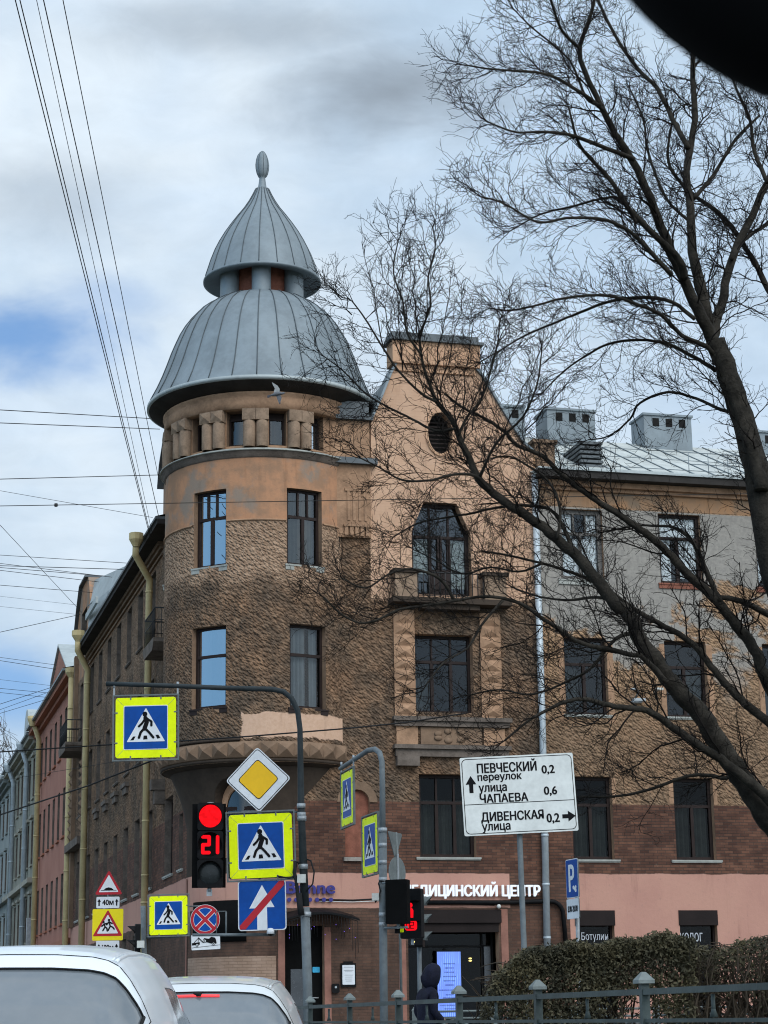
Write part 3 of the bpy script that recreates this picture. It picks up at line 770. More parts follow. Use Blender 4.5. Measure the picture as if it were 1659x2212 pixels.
# bossed pilasters with stacked pyramids, ledges below
mb = MB()
def pyramid(mb, fn, a0, a1, z0, z1, o0, o1):
    c = fn((a0 + a1) / 2, o1, (z0 + z1) / 2); q = [fn(a0, o0, z0), fn(a1, o0, z0), fn(a1, o0, z1), fn(a0, o0, z1)]
    for i in range(4): mb.poly([q[i], q[(i + 1) % 4], c])
for x in (3.26, 5.72):
    mb.cut(); mb.box(x - .03, x + .56, -.02, .055, 9.06, 11.98, 0, mR)
    for k in range(9): z = 9.10 + k * .315; pyramid(mb, mR, x, x + .53, z + .012, z + .303, .057, .15)
mb.build('bossed_pilaster', M['plaster_ochre'], house)
mb = MB(); mb.box(3.16, 6.5, -.02, .20, 8.94, 9.055, 0, mR); mb.box(3.2, 6.45, -.02, .13, 8.80, 8.938, 0, mR)
mb.cut(); mb.box(3.16, 6.45, -.02, .22, 8.18, 8.29, 0, mR); mb.box(3.22, 6.4, -.02, .14, 7.98, 8.178, 0, mR)
for x in (3.24, 5.72): mb.cut(); mb.box(x, x + .62, -.02, .20, 7.72, 7.978, 0, mR)
mb.build('ledge', M['plaster_grimy'], house)
mb = MB()
for x in (3.26, 5.72): mb.cut(); mb.box(x, x + .6, -.02, .06, 8.292, 8.798, 0, mR)
mb.build('ledge_panel', M['plaster_ochre'], house)
mb = MB(); mb.box(3.94, 5.66, -.02, .05, 8.32, 8.78, 0, mR)
for t in range(7): a = t * 2 * pi / 7; mb.ball(mR(4.8 + .42 * cos(a), .06, 8.55 + .13 * sin(a)), (.12, .05, .08), 8, 5)
mb.build('relief_panel', M['plaster_brown'], house)
mb = MB(); mb.box(3.80, 5.50, -.30, -.02, 11.352, 11.96, 0, mR); mb.build('lintel', M['plaster_dark'], house)
# eaves cornice and gutter of the wing
mb = MB(); mb.box(7.5, 26, -.02, .10, 15.62, 15.72, 0, mR); mb.box(7.5, 26, -.02, .22, 15.722, 15.88, 0, mR); mb.build('cornice', M['plaster_ochre'], house)
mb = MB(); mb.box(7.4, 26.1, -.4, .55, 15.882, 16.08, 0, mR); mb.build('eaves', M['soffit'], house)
mb = MB(); mb.box(7.35, 26.15, -.4, .60, 16.082, 16.13, 0, mR); mb.box(7.35, 26.15, -.30, -.26, 16.13, 16.42, 0, mR); mb.build('gutter', M['zinc_light'], house)
# metal roof with standing seams
def roof_pt(u, d): return (u, -VF + d, 16.14 + d * .47)
mb = MB(); mb.poly([roof_pt(7.3, -.35), roof_pt(26, -.35), roof_pt(26, 6.2), roof_pt(7.3, 6.2)])
mb.poly([roof_pt(7.3, 6.2), roof_pt(26, 6.2), (26, 9.5, 16), (7.3, 9.5, 16)])
for k in range(28): u = 7.5 + k * .66; mb.tube([Vector(roof_pt(u, -.3)) + Vector((0, 0, .02)), Vector(roof_pt(u, 6.2)) + Vector((0, 0, .02))], .018, 4, 1)
for d in (1.6, 3.4, 5.0): mb.tube([Vector(roof_pt(7.5, d)) + Vector((0, 0, .01)), Vector(roof_pt(26, d)) + Vector((0, 0, .01))], .012, 4, 1)
mb.build('wing_roof', [M['roof_sheet'], M['zinc']], house)
mb = MB()
for k in range(20): u = 12.4 + k * .62; mb.tube([Vector(roof_pt(u, .5)), Vector(roof_pt(u, .5)) + Vector((0, 0, .75))], .012, 4)
for h in (.4, .75): mb.tube([Vector(roof_pt(12.4, .5)) + Vector((0, 0, h)), Vector(roof_pt(24.4, .5)) + Vector((0, 0, h))], .012, 4)
mb.build('roof_railing', M['zinc'], house)
# chimneys clad in sheet metal with smoke holes
def chimney(x0, x1, ytop, d, h0, back=1.1, mm='zinc', n=3):
    # spans photograph columns x0..x1 at its own distance d behind the front
    v = -VF + d
    def uu(x):
        q = ray(x, ytop); ql = Vector((q.x * cos(BA) + q.y * sin(BA), -q.x * sin(BA) + q.y * cos(BA), q.z))
        e = EYE - BO; el_ = Vector((e.x * cos(BA) + e.y * sin(BA), -e.x * sin(BA) + e.y * cos(BA), e.z)); t = (v - el_.y) / ql.y
        return el_ + ql * t
    p, q = uu(x0), uu(x1); zt = (p.z + q.z) / 2
    mb = MB(); mb.box(p.x, q.x, v, v + back, h0, zt - .12); mb.box(p.x - .05, q.x + .05, v - .05, v + back + .05, zt - .118, zt - .05)
    a, b, c, e_ = (p.x - .05, v - .05), (q.x + .05, v - .05), (q.x + .05, v + back + .05), (p.x - .05, v + back + .05); m_ = ((p.x + q.x) / 2, v + back / 2)
    for i, j in ((a, b), (b, c), (c, e_), (e_, a)): mb.poly([(i[0], i[1], zt - .048), (j[0], j[1], zt - .048), (m_[0], m_[1], zt + .10)])
    o = mb.build('chimney', M[mm], house)
    mb = MB()
    for k in range(n):
        s = (q.x - p.x) / (n + .6); x = p.x + s * (k + .65); mb.cut(); mb.box(x, x + .22, v - .012, v + .02, zt - .47, zt - .2)
    mb.build('smoke_hole', M['interior'], o)
chimney(1181, 1284, 880, 5.2, 17.5); chimney(1390, 1492, 892, 5.4, 17.5); chimney(1086, 1132, 872, 5.2, 17.0, n=1); chimney(1632, 1740, 930, 5.6, 17.5, n=3)
mb = MB(); mb.box(7.55, 8.15, -.9, -.2, 16.1, 17.05, 0, mR); mb.box(7.48, 8.22, -.97, -.13, 17.052, 17.15, 0, mR); mb.build('brick_pier', M['plaster_brown'], house)
mb = MB()
for k in range(6): mb.box(9.35, 10.05, -2.2 - .12 * k, -1.3, 16.75 + k * .14, 16.83 + k * .14, 0, mR)
mb.box(9.42, 9.98, -3.2, -1.5, 16.7, 17.5, 0, mR); mb.build('dormer', M['zinc_dark'], house)

# ---- tower -------------------------------------------------------------------------------
def ring_wall(name, prof, t0, t1, openings, material, parent, step=2.0, depth=.3, reveal=None, zstep=None):
    "curved wall as a grid of (angle, height), with rectangular openings and reveals; prof(z)->radius"
    mb = MB(); angs = {t0, t1}; zs = set(prof[1])
    t = t0
    while t < t1: angs.add(round(t, 4)); t += step
    for o in openings: angs |= {o[0], o[1]}; zs |= {o[2], o[3]}
    angs = sorted(angs); zs = sorted(zs); R = prof[0]
    def P(t, z, o=0): r = R(z) + o; return (r * cos(radians(t)), r * sin(radians(t)), z)
    for a, b in zip(angs[:-1], angs[1:]):
        if b - a < 1e-3: continue
        for z0, z1 in zip(zs[:-1], zs[1:]):
            ca, cz = (a + b) / 2, (z0 + z1) / 2
            if any(o[0] < ca < o[1] and o[2] < cz < o[3] for o in openings): continue
            uv = [(deg(a), z0), (deg(b), z0), (deg(b), z1), (deg(a), z1)]
            mb.poly([P(a, z0), P(b, z0), P(b, z1), P(a, z1)], 0, uv)
    for o in openings:
        aa = [t for t in angs if o[0] - 1e-6 <= t <= o[1] + 1e-6]
        for z, in ((o[2],), (o[3],)):
            for a, b in zip(aa[:-1], aa[1:]): mb.poly([P(a, z), P(b, z), P(b, z, -depth), P(a, z, -depth)], 1, [(deg(a), z), (deg(b), z)] * 2)
        for a in (o[0], o[1]): mb.poly([P(a, o[2]), P(a, o[3]), P(a, o[3], -depth), P(a, o[2], -depth)], 1, [(deg(a), o[2]), (deg(a), o[3])] * 2)
    return mb.build(name, [material, reveal or material], parent)
TW = [(-143.9, -122.0, 13.0, 15.1), (-87.0, -64.7, 13.0, 15.1), (-144.4, -121.6, 9.18, 11.36), (-85.6, -62.5, 9.14, 11.38), (158, 168, 13.0, 15.1), (158, 168, 9.2, 11.3)]
ring_wall('tower_wall', (lambda z: RT, [7.7, 12, 16.05]), -300, -20, TW, M['wall_tower'], house, 3.0, .30, M['plaster_brown'])
for i, (t0, t1, z0, z1) in enumerate(TW):
    st = {0: ('threetop', 'pane_bright', None), 1: ('threetop', 'pane_milky', ('curtain_grey', [(0, 1, 0, 1)])), 2: ('twoplain', 'pane_bright', ('curtain_white', [(0, 1, 0, 1)])),
          3: ('twoplain', 'pane', ('curtain_white', [(.05, .55, 0, .98), (.72, 1, 0, .98)]))}.get(i, ('two', 'pane', None))
    window(mT, deg(t0), deg(t1), z0, z1, house, .22, st[0], 'frame_brown', st[1], st[2], 'sill_metal' if i in (0, 1, 4) else 'frame_brown', .075, .05, .64, drop=1)
# line between smooth and rough render, thin string
mb = MB(); mb.lathe([(RT + .003, 14.17), (RT + .035, 14.18), (RT + .035, 14.215), (RT + .003, 14.225)], 60, radians(-121.5), radians(-87.5)); mb.lathe([(RT + .003, 14.17), (RT + .035, 14.18), (RT + .035, 14.215), (RT + .003, 14.225)], 30, radians(-64), radians(-45)); mb.lathe([(RT + .003, 14.17), (RT + .035, 14.18), (RT + .035, 14.215), (RT + .003, 14.225)], 40, radians(-200), radians(-144.5))
mb.build('string_course', M['plaster_ochre'], house)
# belvedere storey
LW = [(t - 5.4, t + 5.4, 16.32, 17.3) for t in (-170.5, -144.3, -118, -91.7, -65.4)]
ring_wall('belvedere_wall', (lambda z: RT - .16, [16.05, 18.0]), -300, -20, LW, M['plaster_ochre'], house, 3.0, .3, M['plaster_brown'])
for i, (t0, t1, z0, z1) in enumerate(LW):
    window(mT, deg(t0), deg(t1), z0 + .02, z1 - .16, house, .42, 'plain', 'frame_brown', 'pane_milky' if i < 4 else 'pane_bright', ('curtain_grey', [(.1, .9, 0, .9)]) if i < 4 else ('blind_white', [(0, .6, 0, 1)]), None, .06)
    mb = MB(); mb.box(deg(t0), deg(t1), -.46, -.40, z1 - .16, z1, 0, mT); mb.build('window_head', M['frame_brown'], house)
for k, tc in enumerate((-183.6, -157.4, -131.2, -104.9, -78.5)):
    for s in (-1, 1):
        t = tc + s * 3.75; mb = MB(); a = radians(t); cx, cy = (RT - .06) * cos(a), (RT - .06) * sin(a)
        mb.lathe([(.155, 16.24), (.172, 16.30), (.172, 16.94), (.15, 16.98)], 14, c=(cx, cy)); mb.build('colonnette', M['plaster_stone'], house)
        mb = MB(); a0, a1 = deg(t - 3.66), deg(t + 3.66); mb.box(a0, a1, -.24, .10, 16.98, 17.3, 0, mT); pyramid(mb, mT, a0 + .01, a1 - .01, 17.0, 17.28, .102, .17 if k in (1, 2) else .115)
        mb.build('capital', M['plaster_stone'], house)
mb = MB(); mb.lathe([(RT - .15, 17.3), (RT + .06, 17.302), (RT + .06, 17.62), (RT + .02, 17.66), (RT + .10, 17.72), (RT + .10, 17.78), (RT - .1, 17.8)], 72); mb.build('frieze', M['plaster_ochre'], house)
mb = MB(); mb.lathe([(RT - .02, 15.92), (RT + .04, 15.95), (RT + .05, 16.0), (RT + .12, 16.07), (RT + .13, 16.10)], 72, radians(-290), radians(-35)); mb.build('tower_cornice', M['plaster_grimy'], house)
mb = MB(); mb.lathe([(RT + .12, 16.102), (RT + .17, 16.105), (RT + .17, 16.135), (RT + .0, 16.21), (RT - .4, 16.27)], 72, radians(-290), radians(-35)); mb.build('cornice_flashing', M['sill_metal'], house)
# dome: radius / height read off the outline
def rz(hw, y, k=1.0):
    p = at(566, y, 54.5); d = (p - EYE).dot(FWD); return (hw * d / FPX, p.z)
k1 = .5425 / 1.5431
def z1y(y): return (450 + y * .5425) / 1.5431
dome_px = [(697, 1690), (655, 1612), (622, 1540), (594, 1470), (566, 1395), (540, 1335), (512, 1275), (480, 1222), (440, 1170), (395, 1122), (345, 1085), (290, 1052), (262, 1040)]
dome = [rz(h * k1, z1y(y)) for h, y in dome_px]
re, ze = dome[0]
mb = MB(); mb.lathe([(dome[-1][0] - .3, dome[-1][1] + .02)] + dome[::-1], 96); dmb = mb
mb = MB(); mb.lathe([(re, ze + .004), (re + .03, ze - .01), (re + .03, ze - .10), (re - .03, ze - .12)], 96); mb.build('dome_rim', M['zinc_light'], house, fix=True)
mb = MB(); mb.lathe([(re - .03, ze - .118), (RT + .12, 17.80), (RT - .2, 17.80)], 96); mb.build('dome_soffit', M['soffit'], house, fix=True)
mb = MB()
for k in range(30):
    a = 2 * pi * (k + .35) / 30; dmb.tube([((r + .012) * cos(a), (r + .012) * sin(a), z + .006) for r, z in dome], .014, 4, 1)
dmb.build('dome', [M['zinc'], M['seam']], house, fix=True)
# lantern: drum, columns, cupola
r0, z0 = dome[-1]; zt_ = rz(1, z1y(880))[1]
mb = MB(); mb.lathe([(r0 - .38, z0 - .1), (r0 - .38, zt_ + .3)], 40); mb.build('lantern_drum', M['sill_red'], house)
mb = MB()
colr = r0 - .17
for k in range(6):
    a = radians(-102.5 + 60 * k); cx, cy = colr * cos(a), colr * sin(a)
    mb = MB(); mb.lathe([(.275, z0 - .2), (.275, zt_ + .25)], 24, c=(cx, cy)); mb.build('lantern_column', M['zinc'], house)
cup_px = [(356, 905), (352, 890), (340, 855), (322, 800), (296, 735), (268, 680), (232, 620), (190, 560), (148, 505), (112, 460), (82, 415), (58, 372), (40, 335), (30, 329)]
cup = [rz(h * k1, z1y(y)) for h, y in cup_px]
cmb = MB(); cmb.lathe(cup[::-1], 80)
mb = MB(); rc, zc = cup[0]; mb.lathe([(rc, zc + .004), (rc + .025, zc - .01), (rc + .025, zc - .07), (rc - .04, zc - .09), (r0 - .3, zc + .12)], 80); mb.build('cupola_rim', M['zinc'], house, fix=True)
mb = MB()
for k in range(20):
    a = 2 * pi * (k + .2) / 20; cmb.tube([((r + .01) * cos(a), (r + .01) * sin(a), z + .005) for r, z in cup[:-1]], .012, 4, 1)
cmb.build('cupola', [M['zinc'], M['seam']], house, fix=True)
fin = [rz(h * k1, z1y(y)) for h, y in [(30, 332), (26, 322), (20, 280), (18, 262), (26, 255), (34, 238), (40, 210), (41, 185), (37, 155), (28, 128), (14, 108), (3, 100)]]
mb = MB(); mb.lathe(fin[::-1], 24)
for k in range(8): a = 2 * pi * k / 8; mb.tube([((r + .004) * cos(a), (r + .004) * sin(a), z) for r, z in fin[3:]], .006, 4, 1)
mb.build('finial', [M['zinc'], M['seam']], house, fix=True)
# stud band and the corbel below, then the rounded corner of the lower storeys
mb = MB(); mb.lathe([(RT - .02, 7.80), (RT + .07, 7.82), (RT + .07, 8.22), (RT - .02, 8.25)], 72, radians(-300), radians(-44))
for k in range(26):
    t0 = -48 - k * 9.0; pyramid(mb, mT, deg(t0 - 8.7), deg(t0), 7.84, 8.20, .073, .20)
mb.build('stud_band', M['plaster_brown'], house)
mb = MB(); mb.lathe([(RT - .25, 7.62), (RT - .14, 7.66), (RT + .04, 7.73), (RT + .04, 7.79), (RT - .02, 7.798)], 72, radians(-300), radians(-44)); mb.lathe([(RT - .02, 8.252), (RT + .08, 8.26), (RT + .08, 8.32), (RT - .02, 8.34)], 72, radians(-300), radians(-113)); mb.build('band_moulding', M['plaster_dark'], house)
def crad(z):
    if z <= 6.2: return VF + .002
    t = (z - 6.2) / (7.63 - 6.2); return VF + .002 + (RT - .22 - VF) * (t ** 1.7)
zs = [.0, 4.0, 4.9, 5.3, 5.8, 6.2] + [6.2 + 1.42 * k / 14 for k in range(1, 15)]
nt0, nt1 = -136, -103; nc = (nt0 + nt1) / 2; nhalf = (nt1 - nt0) / 2; spring = 6.75; arch_h = .62
cells = [(nt0, nt1, 5.3, spring)]
for k in range(12):
    zA = spring + arch_h * k / 12; zB = spring + arch_h * (k + 1) / 12; hwid = nhalf * sqrt(max(0, 1 - ((k + .5) / 12) ** 2)); cells.append((nc - hwid, nc + hwid, zA, zB))
mb = MB(); angs = sorted(set([-300 + 2 * k for k in range(129)] + [c[0] for c in cells] + [c[1] for c in cells])); zz = sorted(set([round(z, 4) for z in zs] + [c[2] for c in cells] + [c[3] for c in cells]))
for a, b in zip(angs[:-1], angs[1:]):
    for z0_, z1_ in zip(zz[:-1], zz[1:]):
        ca, cz = (a + b) / 2, (z0_ + z1_) / 2
        if any(c[0] < ca < c[1] and c[2] <= cz <= c[3] for c in cells): continue
        if cz < 6.2 and not (-181 < ca < -89): continue
        p = [(crad(z) * cos(radians(t)), crad(z) * sin(radians(t)), z) for t, z in ((a, z0_), (b, z0_), (b, z1_), (a, z1_))]
        mb.poly(p, 0 if cz > 4.9 else 1, [(deg(a), z0_), (deg(b), z0_), (deg(b), z1_), (deg(a), z1_)])
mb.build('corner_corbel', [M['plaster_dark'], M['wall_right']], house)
# recess of the arched window
def nich(t, r, z): return (r * cos(radians(t)), r * sin(radians(t)), z)
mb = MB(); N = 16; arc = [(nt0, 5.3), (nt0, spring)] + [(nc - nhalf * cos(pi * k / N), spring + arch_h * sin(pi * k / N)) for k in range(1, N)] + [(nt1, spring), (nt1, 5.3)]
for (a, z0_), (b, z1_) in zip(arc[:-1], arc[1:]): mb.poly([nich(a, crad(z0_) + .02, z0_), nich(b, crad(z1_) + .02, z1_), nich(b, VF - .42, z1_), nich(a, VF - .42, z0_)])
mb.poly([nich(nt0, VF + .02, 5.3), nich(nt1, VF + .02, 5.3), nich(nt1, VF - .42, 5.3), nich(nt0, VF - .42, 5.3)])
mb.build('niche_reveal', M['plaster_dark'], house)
mb = MB()
for off, ins in ((1.0, .20),):
    o = [(nc + (t - nc) * .99, 5.3 + (z - 5.3) * .99) for t, z in arc]; i_ = [(nc + (t - nc) * .80, 5.3 + (z - 5.3) * .885) for t, z in arc]
    for k in range(len(o) - 1):
        mb.hexa([nich(*[x for x in (p[0], VF - .28, p[1])]) for p in (o[k], o[k + 1], i_[k + 1], i_[k])] + [nich(p[0], VF - .20, p[1]) for p in (o[k], o[k + 1], i_[k + 1], i_[k])])
aw = mb.build('arched_window', M['plaster_peach'], house, fix=True)
mb = MB(); cpt = nich(nc, VF - .27, 6.2)
pp = [nich(nc + (t - nc) * .85, VF - .27, 5.3 + (z - 5.3) * .92) for t, z in arc]
for p, q in zip(pp[:-1], pp[1:]): mb.poly([p, q, cpt])
mb.build('pane', M['pane_milky'], aw)
mb = MB(); mb.box(deg(nt0) * VF / RT, deg(nt1) * VF / RT, 0, .06, 6.55, 6.65, 0, lambda a, o, z: nich(math.degrees(a / VF), VF - .26 + o, z))
mb.build('transom', M['frame_brown'], aw)
mb = MB(); mb.lathe([(.0, 5.0), (VF - .5, 5.0), (VF - .5, 7.4), (0, 7.4)], 24, radians(-160), radians(-80)); mb.build('room', M['interior'], aw)
# pink strip, painted brick panel and plinth on the rounded corner
mb = MB(); mb.lathe([(VF + .012, .15), (VF + .012, 2.78)], 30, radians(-172), radians(-91), uvR=VF); mb.build('painted_brick_panel', M['wall_panel'] if 'wall_panel' in M else M['plaster_peach'], house)
mb = MB(); mb.lathe([(VF + .02, .15), (VF + .02, 4.86)], 6, radians(-180), radians(-174.5), uvR=VF); mb.build('pink_strip', M['pink_reveal'], house)
mb = MB(); mb.lathe([(VF - .02, 3.15), (VF + .06, 3.17), (VF + .06, 4.2), (VF - .02, 4.22)], 24, radians(-160), radians(-112)); mb.build('dark_shopfront', M['black_matte'], house)

# ---- ground floor right: entrances ----------------------------------------------------------
mb = MB(); mb.box(.2, 1.24, -.30, -.24, .16, 3.52, 0, mR); d = mb.build('entrance_door', M['black_matte'], house)
mb = MB(); mb.box(.40, .80, -.238, -.230, .5, 2.45, 0, mR); mb.build('door_glass', M['glass_far'], d)
mb = MB(); mb.tube([mR(.92, -.16, 1.72), mR(1.12, -.16, 1.72)], .018, 6); mb.build('handle', M['galv'], d)
mb = MB(); mb.prism(rrect(.98, 1.17, 2.36, 2.50, .02), -.236, -.232, 0, None, mR); mb.build('sticker', M['sticker_blue'], d)
mb = MB(); mb.box(1.242, 1.42, -.28, .02, .16, 3.5, 0, mR); mb.cut(); mb.box(.02, .198, -.28, .02, .16, 3.5, 0, mR); mb.build('door_surround', M['pink_reveal'], house)
mb = MB()
arcp = [(.1 + 1.9 * k / 10, 3.72 + .22 * sin(pi * (k + 1.2) / 12)) for k in range(11)]
for p, q in zip(arcp[:-1], arcp[1:]):
    mb.hexa([mR(p[0], .02, p[1]), mR(q[0], .02, q[1]), mR(q[0], .8, q[1] - .14), mR(p[0], .8, p[1] - .14), mR(p[0], .02, p[1] + .05), mR(q[0], .02, q[1] + .05), mR(q[0], .8, q[1] - .09), mR(p[0], .8, p[1] - .09)])
mb.build('entrance_canopy', M['black_plastic'], house, fix=True)
mb = MB(); r_ = random.Random(5)
for k in range(26):
    x = .15 + 1.8 * k / 25; L = r_.uniform(.25, .6) + (.5 if k > 22 else 0); z = 3.70 + .2 * sin(pi * (x - .1) / 1.9) - .1; mb.tube([mR(x, .78, z), mR(x + .01, .78, z - L)], .006, 4)
mb.tube([mR(.15 + 1.8 * k / 12, .78, 3.60 + .2 * sin(pi * (.05 + 1.8 * k / 12) / 1.9)) for k in range(13)], .012, 5)
fl = mb.build('fairy_light_string', M['cable'], house)
mb = MB()
for k in range(16): x = .15 + 1.8 * int(r_.uniform(0, 25)) / 25; mb.cut(); mb.ball(mR(x, .79, 3.55 - r_.uniform(.0, .4)), .009, 5, 4)
mb.build('bulb', M['fairy_violet'], fl)
# wide opening of the clinic
mb = MB(); o0, o1 = -.62, -.54
for x0, x1, z0_, z1_ in ((3.5, 3.56, .16, 3.9), (5.94, 6.0, .16, 3.9), (3.56, 5.94, 2.98, 3.04), (4.62, 4.68, .16, 2.98), (5.66, 5.72, .16, 3.9)): mb.box(x0, x1, o0, o1, z0_, z1_, 0, mR)
sf = mb.build('shop_window', M['black_plastic'], house)
mb = MB(); mb.poly([mR(3.5, -.58, .16), mR(6, -.58, .16), mR(6, -.58, 3.95), mR(3.5, -.58, 3.95)]); mb.build('pane', M['pane_dark'], sf)
mb = MB(); mb.box(5.72, 5.90, -.5, -.46, 1.2, 3.0, 0, mR); mb.build('glass_strip', M['glass_far'], sf)
mb = MB(); X0, X1, D = 2.6, 6.9, -4.5
for q in (((X0, D, 0), (X1, D, 0), (X1, D, 4), (X0, D, 4)), ((X0, -.31, 0), (X0, D, 0), (X0, D, 4), (X0, -.31, 4)), ((X1, -.31, 0), (X1, D, 0), (X1, D, 4), (X1, -.31, 4)), ((X0, -.31, 3.96), (X1, -.31, 3.96), (X1, D, 3.96), (X0, D, 3.96)), ((X0, -.31, .14), (X1, -.31, .14), (X1, D, .14), (X0, D, .14))): mb.poly([mR(*p) for p in q])
mb.build('room', M['interior'], sf)
mb = MB()
for x, z, o, w_ in ((5.33, 2.80, -1.5, .07), (5.38, 2.71, -1.7, .05), (5.39, 2.65, -1.7, .07), (5.62, 2.72, -1.4, .05), (5.62, 2.66, -1.4, .05), (4.27, 3.20, -2.2, .06)): mb.cut(); mb.ball(mR(x, o, z), (w_, .03, .022), 8, 5)
mb.build('pendant_lamp', M['warm_lamp'], sf)
mb = MB(); mb.box(3.44, 6.06, -.30, .10, 3.60, 3.94, 0, mR); mb.box(3.5, 6.0, -.3, .02, 3.36, 3.598, 0, mR); mb.build('roller_shutter_box', M['awning'], house)
mb = MB(); mb.box(6.062, 6.26, -.2, .015, .16, 3.96, 0, mR); mb.cut(); mb.box(3.24, 3.438, -.2, .015, .16, 3.2, 0, mR); mb.build('opening_surround', M['pink_reveal'], house)
for i, u in enumerate(wing_u):
    mb = MB(); mb.box(u + .03, u + 1.17, -.26, .03, 3.52, 3.92, 0, mR); mb.build('shutter_box', M['awning'], house)
# cables, hose and box on the front
mb = MB(); mb.tube([mR(1.0, .03, 4.21), mR(2.0, .03, 4.19), mR(2.6, .04, 4.22), mR(3.6, .03, 4.12), mR(4.5, .04, 4.16), mR(5.2, .03, 4.10), mR(6.1, .03, 4.14)], .022, 6)
mb.tube([mR(4.0, .03, 4.08), mR(4.9, .03, 4.09), mR(5.9, .03, 4.06)], .012, 6); mb.build('wall_cable', M['cable'], house)
mb = MB(); mb.tube([mR(1.1, .05, 4.16), mR(2.0, .05, 4.14), mR(2.7, .05, 4.17)], .010, 5); mb.build('wall_cable', M['cable_white'], house)
mb = MB(); mb.tube([mR(3.7, .06, 4.13), mR(6.4, .06, 4.13), mR(7.35, .1, 4.16)] + [mR(7.45 + .35 * sin(q), .1, 3.80 + .36 * cos(q)) for q in [pi / 2 * k / 6 for k in range(1, 7)]] + [mR(7.86, .1, 2.75)], .06, 10); mb.build('hose', M['black_plastic'], house)
mb = MB(); mb.ball(mR(5.98, .14, 4.02), .06, 10, 6); mb.tube([mR(6.0, .02, 4.05), mR(5.98, .12, 4.03)], .02, 6); mb.build('security_lamp', M['box_white'], house)
mb = MB(); mb.box(10.05, 10.4, .05, .25, 9.62, 9.70, 0, mR); mb.tube([mR(10.2, .0, 9.75), mR(10.25, .15, 9.92), mR(10.05, .3, 9.95)], .025, 6); mb.ball(mR(10.02, .3, 9.93), (.09, .06, .04), 8, 5); mb.ball(mR(10.15, .15, 9.60), (.2, .08, .04), 8, 5); mb.build('wall_floodlight', M['galv'], house)
mb = MB(); mb.tube([mR(10.75, .0, 9.9), mR(10.8, .25, 9.97)], .02, 6); mb.box(10.72, 10.9, .2, .35, 9.93, 9.99, 0, mR); mb.build('wall_floodlight', M['box_white'], house)
# down-pipes
def downpipe(pts, r, mm, bands=(), name='downpipe', funnel=None, foot=None):
    mb = MB(); mb.tube(pts, r, 12); o = mb.build(name, M[mm], house)
    mb = MB()
    for z in bands:
        for p, q in zip(pts[:-1], pts[1:]):
            if min(p[2], q[2]) < z < max(p[2], q[2]):
                t = (z - p[2]) / (q[2] - p[2]); c = [p[i] + (q[i] - p[i]) * t for i in range(3)]; mb.cut(); mb.tube([(c[0], c[1], z - .03), (c[0], c[1], z + .03)], r * 1.12, 12); break
    if bands: mb.build('pipe_collar', M[mm], o)
    if funnel:
        mb = MB(); c, zt = funnel; mb.lathe([(r, zt - .42), (r * 1.05, zt - .40), (r * 2.1, zt - .2), (r * 2.1, zt), (r * 1.9, zt), (r, zt - .3)], 10, c=c, smooth=False); mb.build('pipe_hopper', M[mm], o)
    if foot: mb = MB(); mb.tube(foot, r * 1.15, 12); mb.build('pipe_foot', M['pink_paint'], o)
    return o
downpipe([mR(7.40, .14, 16.0), mR(7.38, .14, 9), mR(7.30, .14, 2.9)], .095, 'pipe_grey', (13.2, 10.6, 7.9, 5.9, 4.6, 3.2), foot=[mR(7.30, .14, 2.89), mR(7.30, .14, .2)])
downpipe([mL(5.3, .80, 15.3), mL(5.4, .80, 14.95), mL(6.15, .25, 14.35), mL(6.25, .25, 14.1), mL(6.25, .25, .3)], .105, 'pipe_cream', (14.0, 12.7, 11, 9.4, 7.0, 5.4, 4.6, 2.6), funnel=(mL(5.3, .80, 0)[:2], 15.6))
downpipe([mL(23.1, .65, 15.6), mL(23.2, .65, 15.2), mL(23.6, .2, 14.5), mL(23.7, .2, 14.2), mL(23.7, .2, .3)], .12, 'pipe_cream', (14.0, 12.2, 9.9, 7.6, 5.7, 3.5), funnel=(mL(23.1, .65, 0)[:2], 15.95))
downpipe([mL(29.6, .22, 15.2), mL(29.6, .22, .3)], .125, 'pipe_cream', (13.9, 12, 9.4, 7.2, 5.2, 3.0), funnel=(mL(29.6, .22, 0)[:2], 15.6))

# ---- side street front ----------------------------------------------------------------------
lv = [9.45 + 2.76 * k for k in range(6)]
holesL = [rect(2.55, 4.05, 5.2, 7.4), rect(.7, 1.35, 5.2, 6.7)]
for v in lv: holesL += [rect(v, v + 1.15, 5.08, 7.4), rect(v, v + 1.15, 9.2, 11.4), rect(v, v + 1.15, 12.9, 14.78), rect(v, v + 1.15, .9, 3.8)]
holesL += [rect(6.6, 7.7, 5.08, 7.4), rect(6.6, 7.7, 9.2, 11.4), rect(6.6, 7.7, 12.9, 14.78), rect(6.6, 7.7, .9, 3.8)]
holesL += [rect(26.2, 28.2, 16.4, 17.6), rect(26.3, 28, 12.4, 14.6), rect(26.3, 28, 9.2, 11.4), rect(26.3, 28, 5.1, 7.4), rect(2.9, 4.9, 8.9, 11.2)]
outL = [(0, 0), (29.8, 0), (29.8, 17.2), (29.2, 17.9), (28.2, 18.75), (26.0, 18.75), (25.0, 17.6), (24.6, 15.45), (5.2, 15.45), (5.2, 17.0), (4.9, 17.6), (3.6, 18.6), (1.0, 18.6), (0, 17.6)]
poly_wall('side_wall', mL, outL, holesL, M['wall_left'], house, .3, .45, reveal=M['plaster_grimy'])
for h in holesL:
    a0, z0_ = h[0]; a1, z1_ = h[2]
    window(mL, a0, a1, z0_, z1_, house, .26, 'two', 'frame_brown', 'pane_dark', None, 'sill_metal' if z0_ < 8 else 'plaster_grimy', .08, .1)
